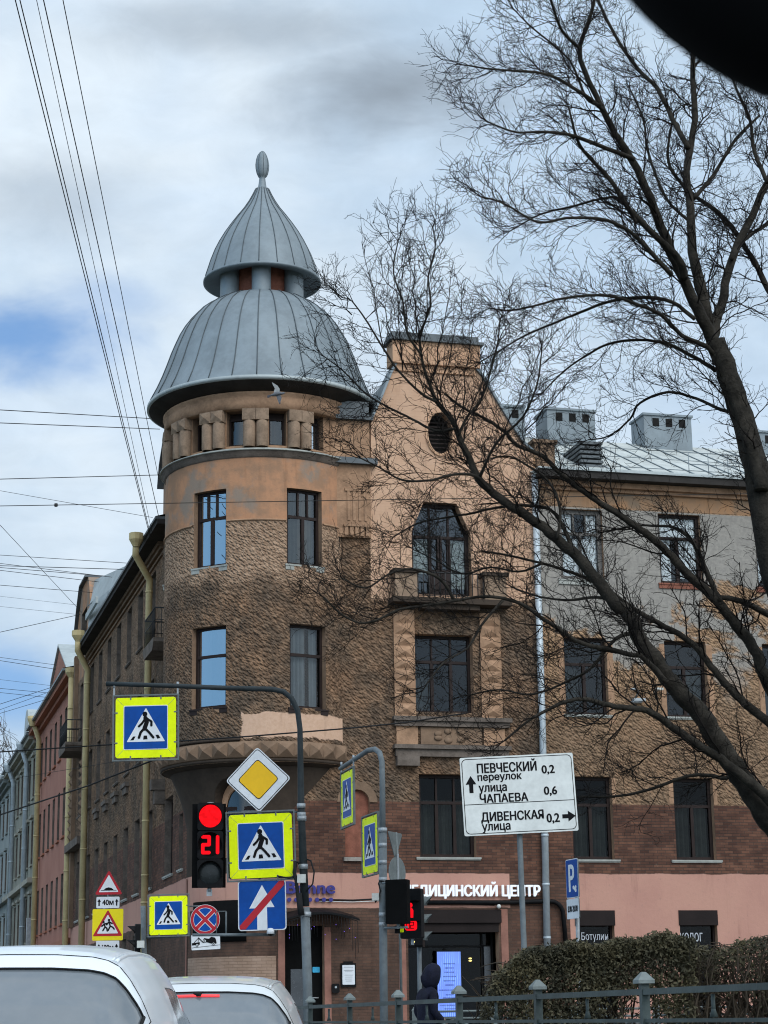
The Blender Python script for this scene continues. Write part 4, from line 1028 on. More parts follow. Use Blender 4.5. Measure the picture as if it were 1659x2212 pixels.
mb = MB(); mb.box(5.0, 24.7, -.02, .07, 14.90, 14.96, 0, mL); mb.cut(); mb.box(5.0, 24.7, -.02, .10, 15.1, 15.2, 0, mL); mb.box(5.0, 24.7, -.02, .18, 15.2, 15.32, 0, mL); mb.build('side_cornice', M['plaster_brown'], house)
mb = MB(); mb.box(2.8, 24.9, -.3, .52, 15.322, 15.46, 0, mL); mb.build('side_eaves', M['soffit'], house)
mb = MB(); mb.box(2.8, 24.95, -.3, .58, 15.462, 15.54, 0, mL); mb.build('side_gutter', M['zinc_dark'], house)
mb = MB(); mb.poly([mL(2.8, .55, 15.55), mL(25, .55, 15.55), mL(25, -6, 17.3), mL(2.8, -6, 17.3)]); mb.build('side_roof', M['zinc'], house)
for v in lv[1:5:1]:
    mb = MB(); mb.box(v - .05, v + 1.2, 0, .14, 8.72, 8.86, 0, mL); mb.box(v + .1, v + 1.05, 0, .09, 8.5, 8.72, 0, mL); mb.build('sill_bracket', M['plaster_grimy'], house)
# mansard dormer over the eaves
mb = MB()
Qs = [(25.9, -.25, 18.62), (13.6, -.9, 16.95), (13.6, .12, 15.6), (24.85, .12, 15.6), (24.8, .06, 17.3)]
mb.poly([mL(*p) for p in Qs]); mb.poly([mL(25.9, -.25, 18.62), mL(25.9, -4, 18.9), mL(13.6, -4, 17.2), mL(13.6, -.9, 16.95)])
for v in (15.5, 18.2, 20.9, 23.4): t_ = (v - 13.6) / 12.3; mb.tube([mL(v, .14, 15.7), mL(v + .4, -.90 + .65 * t_ + .02, 16.95 + 1.67 * t_)], .025, 4, 1)
mb.tube([mL(21.5, .14, 16.95), mL(24.8, .11, 17.3)], .03, 4, 1)
mb.box(21.2, 24.75, .125, .22, 16.7, 16.95, 0, mL)
mb.build('mansard', [M['zinc_light'], M['zinc']], house)
mb = MB()
for p, q in zip(outL[2:5], outL[3:6]):
    mb.hexa([mL(p[0], .15, p[1] + .004), mL(q[0], .15, q[1] + .004), mL(q[0], -.8, q[1] + .004), mL(p[0], -.8, p[1] + .004), mL(p[0], .15, p[1] + .08), mL(q[0], .15, q[1] + .08), mL(q[0], -.8, q[1] + .08), mL(p[0], -.8, p[1] + .08)])
mb.build('side_gable_coping', M['zinc_dark'], house, fix=True)
mb = MB()
for p, q in zip(outL[9:13], outL[10:14]):
    mb.hexa([mL(p[0], .2, p[1] + .004), mL(q[0], .2, q[1] + .004), mL(q[0], -.8, q[1] + .004), mL(p[0], -.8, p[1] + .004), mL(p[0], .2, p[1] + .10), mL(q[0], .2, q[1] + .10), mL(q[0], -.8, q[1] + .10), mL(p[0], -.8, p[1] + .10)])
mb.build('side_gable_coping', M['zinc_dark'], house, fix=True)
# small balconies of the side street
def side_balcony(v0, v1, z, out):
    mb = MB(); N = 10; pts = [(v0, 0), (v0 + .2, out), (v1 - .2, out), (v1, 0)]
    mb.prism([(v0, 0)] and [(v0, 0.0), (v0 + .25, -.22), (v1 - .25, -.22), (v1, 0.0), (v1, .12), (v0, .12)], .0, out, 0, None, lambda x, y, zz: mL(x, y, z + zz)); o = mb.build('side_balcony', M['plaster_grimy'], house, fix=True)
    mb = MB(); zr = z + 1.0
    loop = [(v0 + .03, 0), (v0 + .03, out - .05), (v1 - .03, out - .05), (v1 - .03, 0)]
    for p, q in zip(loop[:-1], loop[1:]):
        mb.tube([mL(p[0], p[1], zr), mL(q[0], q[1], zr)], .022, 6); mb.tube([mL(p[0], p[1], zr - .35), mL(q[0], q[1], zr - .35)], .012, 5)
        n = max(2, int(hypot(q[0] - p[0], q[1] - p[1]) / .16))
        for k in range(n + 1): t = k / n; x, y = p[0] + (q[0] - p[0]) * t, p[1] + (q[1] - p[1]) * t; mb.tube([mL(x, y, z + .12), mL(x, y, zr)], .010, 4)
    mb.build('railing', M['iron'], o)
side_balcony(2.7, 4.9, 11.8, .60); side_balcony(25.6, 28.4, 11.85, .80)
mb = MB()
for v in (25.0, 28.9):
    mb.cut(); mb.box(v, v + .5, 0, .16, 4.9, 16.0, 0, mL)
    for k in range(9): pyramid(mb, mL, v, v + .5, 8.4 + k * .32, 8.7 + k * .32, .162, .3)
mb.build('side_pilaster', M['plaster_brown'], house)
mb = MB(); mb.box(4.1, 4.5, 0, .4, 7.7, 8.0, 0, mL); mb.box(4.15, 4.45, 0, .3, 7.3, 7.7, 0, mL); mb.cut(); mb.box(24.7, 29.6, 0, .35, 7.9, 8.2, 0, mL); mb.build('side_bracket', M['plaster_grimy'], house)
# body of the house behind the fronts so nothing shows through
mb = MB(); mb.box(-.6, 25.9, 4.0, 29.5, 0, 15.9); mb.build('core', M['interior'], house)
# ------------------------------------------------------------------ houses further down the side street
def row_house(name, label, v0, v1, ztop, wallm, trimm, rows, cols, gable=None, setb=0.0, pipes=(), pipem='pipe_grey', roofm='zinc', reveal='plaster_grimy', trims=True, dorm=()):
    hs = thing(name, label, 'house', (BO.x, BO.y, 0), (0, 0, BA))
    fn = lambda a, o, z: (-VF - o + setb, a, z)
    holes = []
    for (z0, z1, wd) in rows:
        for c in cols: holes.append(rect(c - wd / 2, c + wd / 2, z0, z1))
    out = [(v0, 0), (v1, 0), (v1, ztop)] + (gable[::-1] if gable else []) + [(v0, ztop)]
    mb = MB(); flat = [p for l in [out] + holes for p in l]
    for t in tessellate_polygon([[Vector((p[0], p[1], 0)) for p in l] for l in [out] + holes]):
        mb.poly([fn(flat[i][0], 0, flat[i][1]) for i in t], 0, [flat[i] for i in t])
    for h in holes:
        for i in range(4): p, q = h[i], h[(i + 1) % 4]; mb.poly([fn(p[0], 0, p[1]), fn(q[0], 0, q[1]), fn(q[0], -.3, q[1]), fn(p[0], -.3, p[1])], 1, [p, q, q, p])
    mb.build('wall', [M[wallm], M[reveal]], hs)
    for h in holes:
        (a0, z0), (a1, z1) = h[0], h[2]; mb = MB()
        for q in ((a0, a0 + .07, z0, z1), (a1 - .07, a1, z0, z1), (a0 + .07, a1 - .07, z1 - .07, z1), (a0 + .07, a1 - .07, z0, z0 + .07), (a0 + .07, a1 - .07, z0 + (z1 - z0) * .64, z0 + (z1 - z0) * .68)): mb.box(q[0], q[1], -.28, -.22, q[2], q[3], 0, fn)
        w_ = mb.build('window', M['frame_brown'], hs)
        mb = MB(); mb.poly([fn(a0, -.26, z0), fn(a1, -.26, z0), fn(a1, -.26, z1), fn(a0, -.26, z1)]); mb.build('pane', M['glass_far'], w_)
        mb = MB(); mb.box(a0 - .08, a1 + .08, -.05, .09, z0 - .10, z0 - .01, 0, fn)
        mb.build('sill', M[trimm], w_)
        if trims: mb = MB(); mb.box(a0 - .1, a1 + .1, .0, .14, z1 + .12, z1 + .26, 0, fn); mb.build('hood', M[trimm], w_)
    mb = MB(); mb.box(v0, v1, -.02, .2, ztop - .5, ztop - .32, 0, fn); mb.box(v0, v1, -.02, .45, ztop - .318, ztop - .1, 0, fn)
    mb.cut(); mb.box(v0, v1, -.02, .16, 4.35, 4.55, 0, fn)
    if trims: mb.cut(); mb.box(v0, v1, -.02, .32, 8.0, 8.25, 0, fn)
    mb.build('cornice', M[trimm], hs)
    mb = MB(); mb.box(v0, v1, -.3, .6, ztop - .098, ztop, 0, fn); mb.poly([fn(v0, .6, ztop + .01), fn(v1, .6, ztop + .01), fn(v1, -7, ztop + 1.7), fn(v0, -7, ztop + 1.7)])
    mb.build('roof', M[roofm], hs)
    if gable:
        mb = MB()
        for p, q in zip(gable[:-1], gable[1:]):
            mb.hexa([fn(p[0], .1, p[1] + .003), fn(q[0], .1, q[1] + .003), fn(q[0], -4, q[1] + .003), fn(p[0], -4, p[1] + .003), fn(p[0], .1, p[1] + .09), fn(q[0], .1, q[1] + .09), fn(q[0], -4, q[1] + .09), fn(p[0], -4, p[1] + .09)])
        mb.build('gable_roof', M['zinc_light'], hs, fix=True)
    for (a0, a1, h, rnd) in dorm:
        mb = MB(); pts = [(a0, ztop), (a1, ztop), (a1, ztop + h)] + ([((a0 + a1) / 2 + (a1 - a0) / 2 * cos(q), ztop + h + (a1 - a0) / 2 * sin(q)) for q in [pi * k / 8 for k in range(1, 8)]] if rnd else []) + [(a0, ztop + h)]
        mb.prism(pts, .25, -2.2, 0, None, fn); mb.build('dormer', M['zinc_light'], hs, fix=True)
    for v, zt in pipes:
        mb = MB(); P = [fn(v - .3, .55, zt), fn(v, .2, zt - .9), fn(v, .2, .3)]; mb.tube(P, .13, 10); c = fn(v - .3, .55, 0)
        mb.lathe([(.13, zt - .3), (.26, zt + .05), (.26, zt + .2), (.13, zt - .1)], 12, c=c[:2])
        for z in range(2, int(zt) - 1, 2): mb.tube([fn(v, .2, z - .03), fn(v, .2, z + .03)], .15, 10)
        mb.build('downpipe', M[pipem], hs)
    mb = MB(); mb.box(-VF + .35 + setb, 20, v0 + .05, v1 - .05, 0, ztop - .15); mb.build('core', M['interior'], hs)
    return hs
rws = [(12.6, 14.6, 1.0), (9.0, 11.1, 1.0), (5.3, 7.4, 1.0), (1.2, 3.7, 1.1)]
red = row_house('red_house', 'brick red plastered house with a pointed gable further down the side street', 29.9, 48.4, 15.65, 'wall_red', 'stucco_red', rws, [31.6 + 2.35 * k for k in range(7)],
          [(33.0, 15.65), (33.6, 16.3), (37.6, 18.0), (41.0, 16.8), (41.8, 15.65)], .02, [(45.2, 15.6)], 'pipe_cream', trims=False, dorm=[(43.4, 44.6, .5, False)])
row_house('greygreen_house', 'grey green plastered house with pale downpipes beyond the red house', 48.5, 66, 15.5, 'wall_greygreen', 'stucco_trim', [(12.4, 14.4, 1.1), (9.0, 11.2, 1.1), (5.2, 7.4, 1.1), (1.2, 3.7, 1.3)], [50.2 + 2.5 * k for k in range(6)], None, .04,
          [(52.5, 15.3), (61.5, 15.3)], 'pipe_grey', dorm=[(51.5, 54.2, .5, True), (56, 58, .6, False)], roofm='zinc')
row_house('slate_house', 'bluish grey house farthest along the side street', 66.1, 100, 15.3, 'wall_slate', 'stucco_slate', [(12.2, 14.2, 1.2), (8.8, 11.0, 1.2), (5.0, 7.2, 1.2), (1.2, 3.7, 1.4)], [68 + 3.2 * k for k in range(10)], None, .02, [(74, 15.1)], 'pipe_grey', dorm=[(69, 73, .8, False), (78, 82, .8, False)], roofm='zinc_light')
# bollard-like grey cable duct on the red house
mb = MB(); mb.box(-VF - .35, -VF + .1, 47.2, 47.5, .2, 6.2); mb.build('cable_duct', M['galv'], red)
# ------------------------------------------------------------------ road signs, poles and traffic lights
def mast(name, label, paths, mats, cat='pole', group=None, collars=(), n=12):
    "paths: list of (points, radii, material index)"
    p0 = Vector(paths[0][0][0]); t = thing(name, label, cat, p0, (0, 0, 0), group)
    for k, (pts, r, mi) in enumerate(paths):
        mb = MB(); mb.tube([Vector(p) - p0 for p in pts], r, n); mb.build('shaft' if k == 0 else 'arm', M[mats[mi]], t)
    for (p, r) in collars:
        mb = MB(); q = Vector(p) - p0; mb.tube([q - Vector((0, 0, .035)), q + Vector((0, 0, .035))], r, n); mb.build('collar', M['galv'], t)
    return t
def sign(name, label, cat, c, yaw=0, roll=0, group=None):
    "sign root at its centre; sign faces local -y"
    return thing(name, label, cat, c, (0, radians(roll), radians(yaw)), group)
def layer(mb, pts, y, m, th=.002): mb.prism(pts, y - th, y, m)
PED = dict(torso=[(.495, .285), (.525, .38), (.475, .53)], arm1=[(.49, .30), (.415, .41), (.345, .475)], arm2=[(.53, .30), (.632, .37), (.632, .46)], leg1=[(.485, .50), (.388, .615), (.348, .735)], leg2=[(.495, .53), (.586, .625), (.677, .735)])
def ped_face(par, s):
    "blue square of side s with white triangle and walking figure"
    X = lambda u, v: ((u - .5) * s, (.5 - v) * s)
    mb = MB(); layer(mb, rrect(-s / 2 * 1.02, s / 2 * 1.02, -s / 2 * 1.02, s / 2 * 1.02, s * .035), -.012, 1); layer(mb, rrect(-s / 2 * .985, s / 2 * .985, -s / 2 * .985, s / 2 * .985, s * .03), -.015, 0)
    layer(mb, rpoly([X(.065, .83), X(.945, .83), X(.505, .05)], s * .012), -.018, 1)
    y = -.021
    layer(mb, disc(*X(.482, .195), .056 * s, 20, .06 * s), y, 2)
    for k, w_ in (('torso', .10), ('arm1', .05), ('arm2', .053), ('leg1', .058), ('leg2', .056)):
        for o in stroke([X(*p) for p in PED[k]], w_ * s): y -= .0004; layer(mb, o, y, 2)
    for q in ([(.215, .705), (.27, .705), (.225, .79), (.145, .795)], [(.455, .69), (.53, .69), (.545, .775), (.445, .78)], [(.725, .68), (.79, .675), (.84, .75), (.77, .77)]):
        layer(mb, [X(*p) for p in q][::-1], -.021, 2)
    return mb.build('sign_face', [M['sign_blue'], M['sign_white'], M['sign_black']], par)
def ped_sign(label, c, S_, yaw=0, roll=0, hang=0):
    t = sign('crossing_sign', label, 'road sign', c, yaw, roll, 'pedestrian crossing signs')
    h = S_ / 2; mb = MB(); f = .022
    o = h + .045
    for q in ((-o, -o + f, -o, o), (o - f, o, -o, o), (-o + f, o - f, -o, -o + f), (-o + f, o - f, o - f, o)): mb.box(q[0], q[1], -.02, .02, q[2], q[3])
    for s in (-1, 1):
        for a in (-.5, .5): mb.box(a * h - .01, a * h + .01, -.014, .014, s * h * .93 if s > 0 else -o + f, o - f if s > 0 else -h * .93); mb.box(s * h * .93 if s > 0 else -o + f, o - f if s > 0 else -h * .93, -.014, .014, a * h - .01, a * h + .01)
    mb.build('frame', M['sign_back'], t)
    mb = MB(); mb.prism(rrect(-h, h, -h, h, h * .09), -.010, .004, 0, 1); mb.build('border_panel', [M['sign_lime'], M['sign_back']], t)
    mb = MB()
    for sx in (-1, 1):
        for sz in (-1, 1): a = Vector((sx * h * .96, sz * h * .96)); b = Vector((sx * h * .74, sz * h * .74)); n = Vector((-(b - a).y, (b - a).x)).normalized() * .002; mb.cut(); mb.prism([tuple(a + n), tuple(a - n), tuple(b - n), tuple(b + n)], -.0112, -.0102)
    mb.build('panel_seam', M['pole_grey'], t, fix=True)
    ped_face(t, S_ * .72)
    if hang:
        mb = MB()
        for s in (-1, 1): mb.cut(); mb.box(s * (h + .025) - .012, s * (h + .025) + .012, -.012, .012, h + .046, h + .046 + hang); mb.tube([(s * (h + .025), 0, h + .03 + hang), (s * (h + .025), 0, h + .10 + hang)], .02, 6)
        mb.build('hanger', M['galv'], t)
    return t
# -- near mast with its long arm
D1 = 29.0
def a1(x, y): return at(x, y, D1)
b0 = at(668.5, 2215, D1); b0.z = .0
pts = [b0, a1(664, 2120), a1(659, 1960)]
arm = [a1(658.5, 1958), a1(650.5, 1745), a1(649, 1640), a1(648, 1575), a1(643, 1535), a1(630, 1508), a1(612, 1494), a1(588, 1489), a1(480, 1486), a1(360, 1481), a1(229, 1477)]
mast('arm_mast', 'tall grey post with a long arm holding up a yellow framed crossing sign', [(pts, [.066] * 3, 1), (arm, [.063, .05, .042, .04, .04, .04, .04, .04, .037, .034, .034], 0)], ('pole_dark', 'pole_grey'),
     collars=[(a1(650.6, 1741), .062), (a1(651.2, 1760), .062), (a1(655, 1872), .068), (a1(661, 1975), .074), (a1(652, 1768), .066)])
ped_sign('yellow framed crossing sign hanging from the long arm of the post', a1(315, 1571.5), .885, 0, -.6, .12)
ped_sign('yellow framed crossing sign fixed between the diamond sign and the crossed arrow sign', a1(563.7, 1827), .91, 0, -1.6)
t = sign('priority_sign', 'white diamond sign with a yellow middle', 'road sign', a1(558, 1684), 0, -1.8)
q = .475
def dia(k): return [(0, -q * k), (q * k, 0), (0, q * k), (-q * k, 0)]
mb = MB(); mb.prism(rpoly(dia(1), .05), -.006, .01, 0, 1); mb.build('plate', [M['sign_white'], M['sign_back']], t)
mb = MB(); layer(mb, rpoly(dia(.955), .045), -.008, 1); layer(mb, rpoly(dia(.925), .042), -.011, 0); layer(mb, rpoly(dia(.635), .05), -.014, 1); layer(mb, rpoly(dia(.605), .045), -.017, 2); mb.build('sign_face', [M['sign_white'], M['sign_black'], M['sign_yellow']], t)
mb = MB(); mb.box(-.03, .03, .012, .04, -.56, .1); mb.build('bracket', M['galv'], t)
t = sign('end_of_one_way_sign', 'blue sign with a white arrow crossed out in red', 'road sign', a1(566.3, 1955.3), 0, -.8)
h = .345; mb = MB(); mb.prism(rrect(-h, h, -h * 1.03, h * 1.03, .05), -.006, .01, 0, 1); mb.build('plate', [M['sign_white'], M['sign_back']], t)
mb = MB(); layer(mb, rrect(-h * .955, h * .955, -h * .985, h * .985, .042), -.008, 0)
X = lambda x, y: ((x - 651) / 185 * h, (1273 - y) / 185 * h)
layer(mb, [X(612, 1462), X(690, 1460), X(688, 1290), X(746, 1290), X(652, 1120), X(553, 1296), X(613, 1296)], -.011, 1)
layer(mb, [X(478, 1452), X(522, 1452), X(823, 1122), X(822, 1091), X(784, 1092), X(478, 1425)], -.014, 2)
mb.build('sign_face', [M['sign_blue'], M['sign_white'], M['sign_red']], t)
# frame holding the signs on the mast
t = thing('sign_bracket', 'grey bracket frame holding the lights and signs beside the armed post', 'bracket', a1(655, 1757))
o = t.location
mb = MB(); w2 = lambda x, y: tuple(a1(x, y) + Vector((0, .05, 0)) - o)
for p in ([w2(486, 1757), w2(655, 1753)], [w2(496, 1897), w2(655, 1893)], [w2(560, 1757), w2(560, 1990)], [w2(492, 1757), w2(496, 1897)]): mb.tube(p, .018, 6)
mb.build('rail', M['pole_grey'], t)
t = thing('camera_bracket', 'thin grey pipe frame behind the crossed arrow sign', 'bracket', a1(560, 2018)); o = t.location
w3 = lambda x, y: tuple(a1(x, y) + Vector((0, .12, 0)) - o)
mb = MB()
for p, r in (([w3(414, 2019), w3(592, 2018)], .024), ([w3(487, 1968), w3(487, 2018)], .014), ([w3(466, 1968), w3(466, 2018)], .008), ([w3(466, 1968), w3(487, 1967.5)], .008), ([w3(592, 2018), w3(600, 1990)], .02)): mb.tube(p, r, 6)
mb.build('pipe', M['pole_grey'], t)
t = thing('dome_camera', 'white dome camera under the crossed arrow sign', 'camera', a1(584.5, 2013))
mb = MB(); mb.lathe([(0, .055), (.035, .05), (.053, .02), (.056, -.03), (.0, -.03)], 18); mb.build('housing', M['sign_white'], t); mb = MB(); mb.lathe([(.045, -.03), (.035, -.05), (0, -.06)], 14); mb.build('lens_dome', M['black_plastic'], t)
def jbox(label, c, s, yaw=0):
    t = thing('junction_box', label, 'box', c, (0, 0, radians(yaw)), 'junction boxes on the poles')
    mb = MB(); mb.box(-s, s, -s * .7, s * .7, -s, s); mb.box(-s * .93, s * .93, -s * .78, -s * .702, -s * .93, s * .93); mb.build('casing', M['box_white'], t)
    mb = MB(); mb.tube([(0, 0, -s), (0, 0, -s * 1.25)], s * .2, 8); mb.build('cable_gland', M['black_plastic'], t); return t
jbox('pale square junction box on the armed post', a1(652, 1899) + Vector((0, -.08, 0)), .062)
t = thing('cable_loop', 'black cable looped around the armed post', 'cable', a1(650, 1880)); o = t.location
mb = MB(); g = lambda x, y, d=-.08: tuple(a1(x, y) + Vector((0, d, 0)) - o)
mb.tube([g(600, 1893), g(625, 1898), g(648, 1893)], .012, 6); mb.tube([g(647, 1866), g(640, 1862), g(636, 1885), g(640, 1900), g(644, 1935), g(648, 1975)], .030, 6); mb.tube([g(660, 1855, .05), g(672, 1860), g(679, 1885), g(676, 1910), g(662, 1926)], .012, 6); mb.tube([g(646, 1930), g(649, 1960), g(652, 1978)], .05, 6)
mb.build('cable', M['cable'], t)
# -- big traffic light
t = thing('traffic_light', 'tall black traffic light showing red with a red countdown', 'traffic light', a1(450, 1826), (0, 0, radians(3)))
s = D1 * 1.0 / (FPX / 1.0)      # metres per photograph unit (approx.)
U = 30.2 / FPX
mb = MB(); mb.box(-.235, .25, .055, .075, -.60, .60); mb.build('backing_board', M['black_matte'], t)
mb = MB()
for k in (-1, 0, 1): mb.prism(rrect(-.185 + .03, .185 + .03, k * .405 - .198, k * .405 + .198, .04), -.09, .05, 0)
mb.build('housing', M['black_plastic'], t, fix=True)
mb = MB(); mb.prism(disc(.03, .41, .163, 36), -.098, -.088, 0); mb.build('red_lens', M['red_lamp'], t)
mb = MB(); mb.prism(disc(.03, .0, .16, 36), -.096, -.088, 0); d_ = mb.build('countdown_lens', M['black_matte'], t)
def digits(mb, txt, x0, z0, w_, h_, th, y):
    segs = {'2': 'abged', '1': 'bc', '0': 'abcdef'}
    for i, ch in enumerate(txt):
        x = x0 + i * w_ * 1.35
        pos = {'a': ((x, z0 + h_), (x + w_, z0 + h_)), 'b': ((x + w_, z0 + h_ / 2), (x + w_, z0 + h_)), 'c': ((x + w_, z0), (x + w_, z0 + h_ / 2)), 'd': ((x, z0), (x + w_, z0)), 'e': ((x, z0), (x, z0 + h_ / 2)), 'f': ((x, z0 + h_ / 2), (x, z0 + h_)), 'g': ((x, z0 + h_ / 2), (x + w_, z0 + h_ / 2))}
        for k, sg in enumerate(segs[ch]):
            for o in stroke([pos[sg][0], pos[sg][1]], th): mb.prism(o, y - .002 - k * .0004, y)
mb = MB(); digits(mb, '21', -.075, -.112, .09, .225, .05, -.0985); mb.build('countdown_digits', M['red_led'], t)
mb = MB(); mb.ball((.03, -.085, -.405), (.16, .03, .16), 24, 12); mb.build('dark_lens', M['lens_dark'], t)
mb = MB()
for k in (-1, 0, 1):
    mb.cut(); n = 20
    for i in range(n):
        q0 = radians(-25 + 230 * i / n); q1 = radians(-25 + 230 * (i + 1) / n); L0 = .10 + .08 * sin(max(0, min(pi, q0))); r = .172
        mb.poly([(.03 + r * cos(q0), -.09, k * .405 + r * sin(q0)), (.03 + r * cos(q1), -.09, k * .405 + r * sin(q1)), (.03 + r * cos(q1), -.09 - .10, k * .405 + r * sin(q1)), (.03 + r * cos(q0), -.19, k * .405 + r * sin(q0))])
mb.build('visor', M['black_matte'], t)
mb = MB(); mb.tube([(.02, 0, -.6), (.02, 0, -.66)], .03, 8); mb.box(-.02, .06, -.02, .0, -.72, -.63); mb.tube([(.03, 0, .6), (.03, 0, .615)], .05, 8); mb.build('bracket', M['galv'], t)

# -- second mast, arm swinging away to the left
D2 = 32.3
def a2(x, y, d=0): return at(x, y, D2 + d)
b0 = at(829, 2215, D2); b0.z = .15
arm2 = [a2(826.5, 1800), a2(826, 1690), a2(825, 1645), a2(820, 1626, .12), a2(810, 1618.5, .35), a2(795, 1621, .85), a2(765, 1641, 1.7), a2(735, 1660.5, 2.5)]
mast('curved_mast', 'grey post with a short curved arm carrying a crossing sign seen edge on', [([b0, a2(828, 2050), a2(827, 1797)], [.064, .064, .063], 0), (arm2, [.05, .046, .045, .045, .045, .043, .04, .036], 1)], ('pole_grey', 'pole_grey'),
     collars=[(a2(826.7, 1793), .072), (a2(826.8, 1826), .066), (a2(827, 1863), .066), (a2(827.2, 1976), .066), (a2(827.3, 1997), .066), (a2(827, 1900), .067)])
YAW2 = -76
ped_sign('turned crossing sign hanging under the short curved arm', a2(751, 1724, 2.1), .90, YAW2, 0, .13)
ped_sign('turned crossing sign fixed low on the curved post', a2(800.5, 1825, .75), .92, YAW2 + 2, 0)
jbox('pale square junction box on the curved post', a2(811, 1938) + Vector((0, -.05, 0)), .058)
t = thing('cable_loop', 'black cable looped down the curved post', 'cable', a2(820, 1930)); o = t.location; g = lambda x, y: tuple(a2(x, y) + Vector((0, -.07, 0)) - o)
mb = MB(); mb.tube([g(830, 1905), g(820, 1903), g(818, 1909), g(822, 1925), g(818, 1940), g(810, 1950)], .014, 6); mb.build('cable', M['cable'], t)
t = thing('traffic_light', 'black traffic light seen from behind beside the curved post', 'traffic light', a2(859.5, 1948, -.2), (0, 0, radians(160)))
mb = MB(); mb.prism(rrect(-.18, .18, -.345, .345, .02), -.08, .08); mb.build('housing', M['black_matte'], t, fix=True)
mb2 = MB()
for k in (-1, 0, 1):
    mb2.cut()
    for i in range(16):
        q0, q1 = 2 * pi * i / 16, 2 * pi * (i + 1) / 16; mb2.poly([(.1 * cos(q0), -.08, k * .22 + .1 * sin(q0)), (.1 * cos(q1), -.08, k * .22 + .1 * sin(q1)), (.1 * cos(q1), -.2, k * .22 + .1 * sin(q1)), (.1 * cos(q0), -.2, k * .22 + .1 * sin(q0))])
mb2.build('visor', M['black_matte'], t)
mb = MB(); mb.box(-.02, .02, -.02, .02, -.42, -.345); mb.tube([(-.16, 0, -.40), (.24, 0, -.40)], .02, 6); mb.cut(); mb.tube([(.1, 0, .30), (.26, 0, .3)], .02, 6); mb.build('bracket', M['pole_grey'], t)
t = thing('warning_buzzer', 'small black box with a lime label under the black traffic light', 'signal box', a2(862, 2008, .1), (0, 0, 0))
mb = MB(); mb.box(-.07, .05, -.05, .05, -.06, .06); mb.build('casing', M['black_plastic'], t); mb = MB(); mb.box(.015, .075, -.055, -.051, -.045, .05); mb.build('label', M['sign_lime'], t)
t = thing('pedestrian_light', 'pedestrian light with a red standing man above the red number two', 'traffic light', at(890, 1975, 34.0), (0, 0, radians(-22)))
mb = MB(); mb.prism(rrect(-.19, .19, -.40, .42, .03), -.07, .07); mb.build('housing', M['black_plastic'], t, fix=True)
mb = MB(); y = -.072
for o in ([[(-.055, -.06), (.0, -.06), (.05, -.06), (.055, .06), (.03, .10), (-.03, .10), (-.055, .06)]] + [disc(.0, .145, .042, 16)]): y -= .0006; mb.prism(o, y - .002, y)
mb.build('red_man', M['red_led'], t)
mb = MB(); mb.prism(rrect(-.105, .115, -.27, -.10, .05), -.0735, -.0715); mb.build('countdown_glow', M['red_led'], t)
mb = MB(); digits(mb, '02', -.075, -.235, .055, .10, .012, -.0745); mb.build('countdown_digits', M['black_matte'], t)
mb = MB()
for k in (0, 1): mb.cut(); mb.box(-.17, .17, -.2, -.07, .215 - k * .33, .225 - k * .33)
mb.build('visor', M['black_matte'], t)
mb = MB(); mb.box(-.02, .02, -.02, .02, -.5, -.4); mb.build('bracket', M['galv'], t)
t = thing('traffic_light', 'slim black traffic light turned to the right with grey visors', 'traffic light', at(906, 1990, 35.5), (0, 0, radians(82)))
mb = MB(); mb.prism(rrect(-.15, .15, -.44, .46, .03), -.07, .07); mb.build('housing', M['black_plastic'], t, fix=True)
mb = MB()
for k in (-1, 0, 1):
    mb.cut()
    for i in range(14):
        q0, q1 = radians(-20 + 220 * i / 14), radians(-20 + 220 * (i + 1) / 14); r = .11; e0 = .06 + .10 * max(0, sin(q0)); e1 = .06 + .10 * max(0, sin(q1))
        mb.poly([(r * cos(q0), -.07, .01 + k * .30 + r * sin(q0)), (r * cos(q1), -.07, .01 + k * .30 + r * sin(q1)), (r * cos(q1), -.07 - e1, .01 + k * .30 + r * sin(q1)), (r * cos(q0), -.07 - e0, .01 + k * .30 + r * sin(q0))])
mb.build('visor', M['sign_back'], t)
b0 = at(907, 2200, 35.6); b0.z = .15
mast('signal_post', 'thin grey post carrying the small pedestrian light', [([b0, at(904, 1935, 35.7)], .04, 0)], ('pole_grey',))
# backs of signs on a thin post
b0 = at(868, 2200, 44.0); b0.z = .15
mast('thin_post', 'thin grey post holding two signs seen from behind', [([b0, at(862, 1900, 44), at(855, 1798, 44)], .03, 0)], ('sign_back',))
t = sign('give_way_sign', 'grey back of a triangular sign on the thin post', 'road sign', at(853.5, 1824, 43.95), 68, 0)
mb = MB(); mb.prism(rpoly([(-.42, .26), (0, -.34), (.42, .26)], .05), -.008, .008); mb.build('plate', M['sign_back'], t, fix=True)
t = sign('round_sign', 'grey back of a round sign on the thin post', 'road sign', at(858, 1885, 43.95), 58, 0)
mb = MB(); mb.prism(disc(0, 0, .34), -.008, .008); mb.build('plate', M['sign_back'], t, fix=True); mb = MB(); mb.box(-.03, .03, -.03, -.01, -.4, .4); mb.build('stiffener', M['galv'], t)

# -- direction board
D3 = 23.0
cc = (at(991, 1634.5, D3) + at(1239.5, 1628.5, D3) + at(1250.4, 1797, D3) + at(1002, 1804.6, D3)) / 4
bd = sign('direction_sign', 'large white board with street names, distances and two black arrows', 'road sign', cc, 4, -2.4)
kx = 1.318 / 255.0                                        # metres per photograph unit on the board
hw, hh = 1.318 / 2, .448
mb = MB(); mb.prism(rrect(-hw, hw, -hh, hh, .02), -.008, .012, 0, 1); mb.build('plate', [M['sign_offwhite'], M['sign_back']], bd)
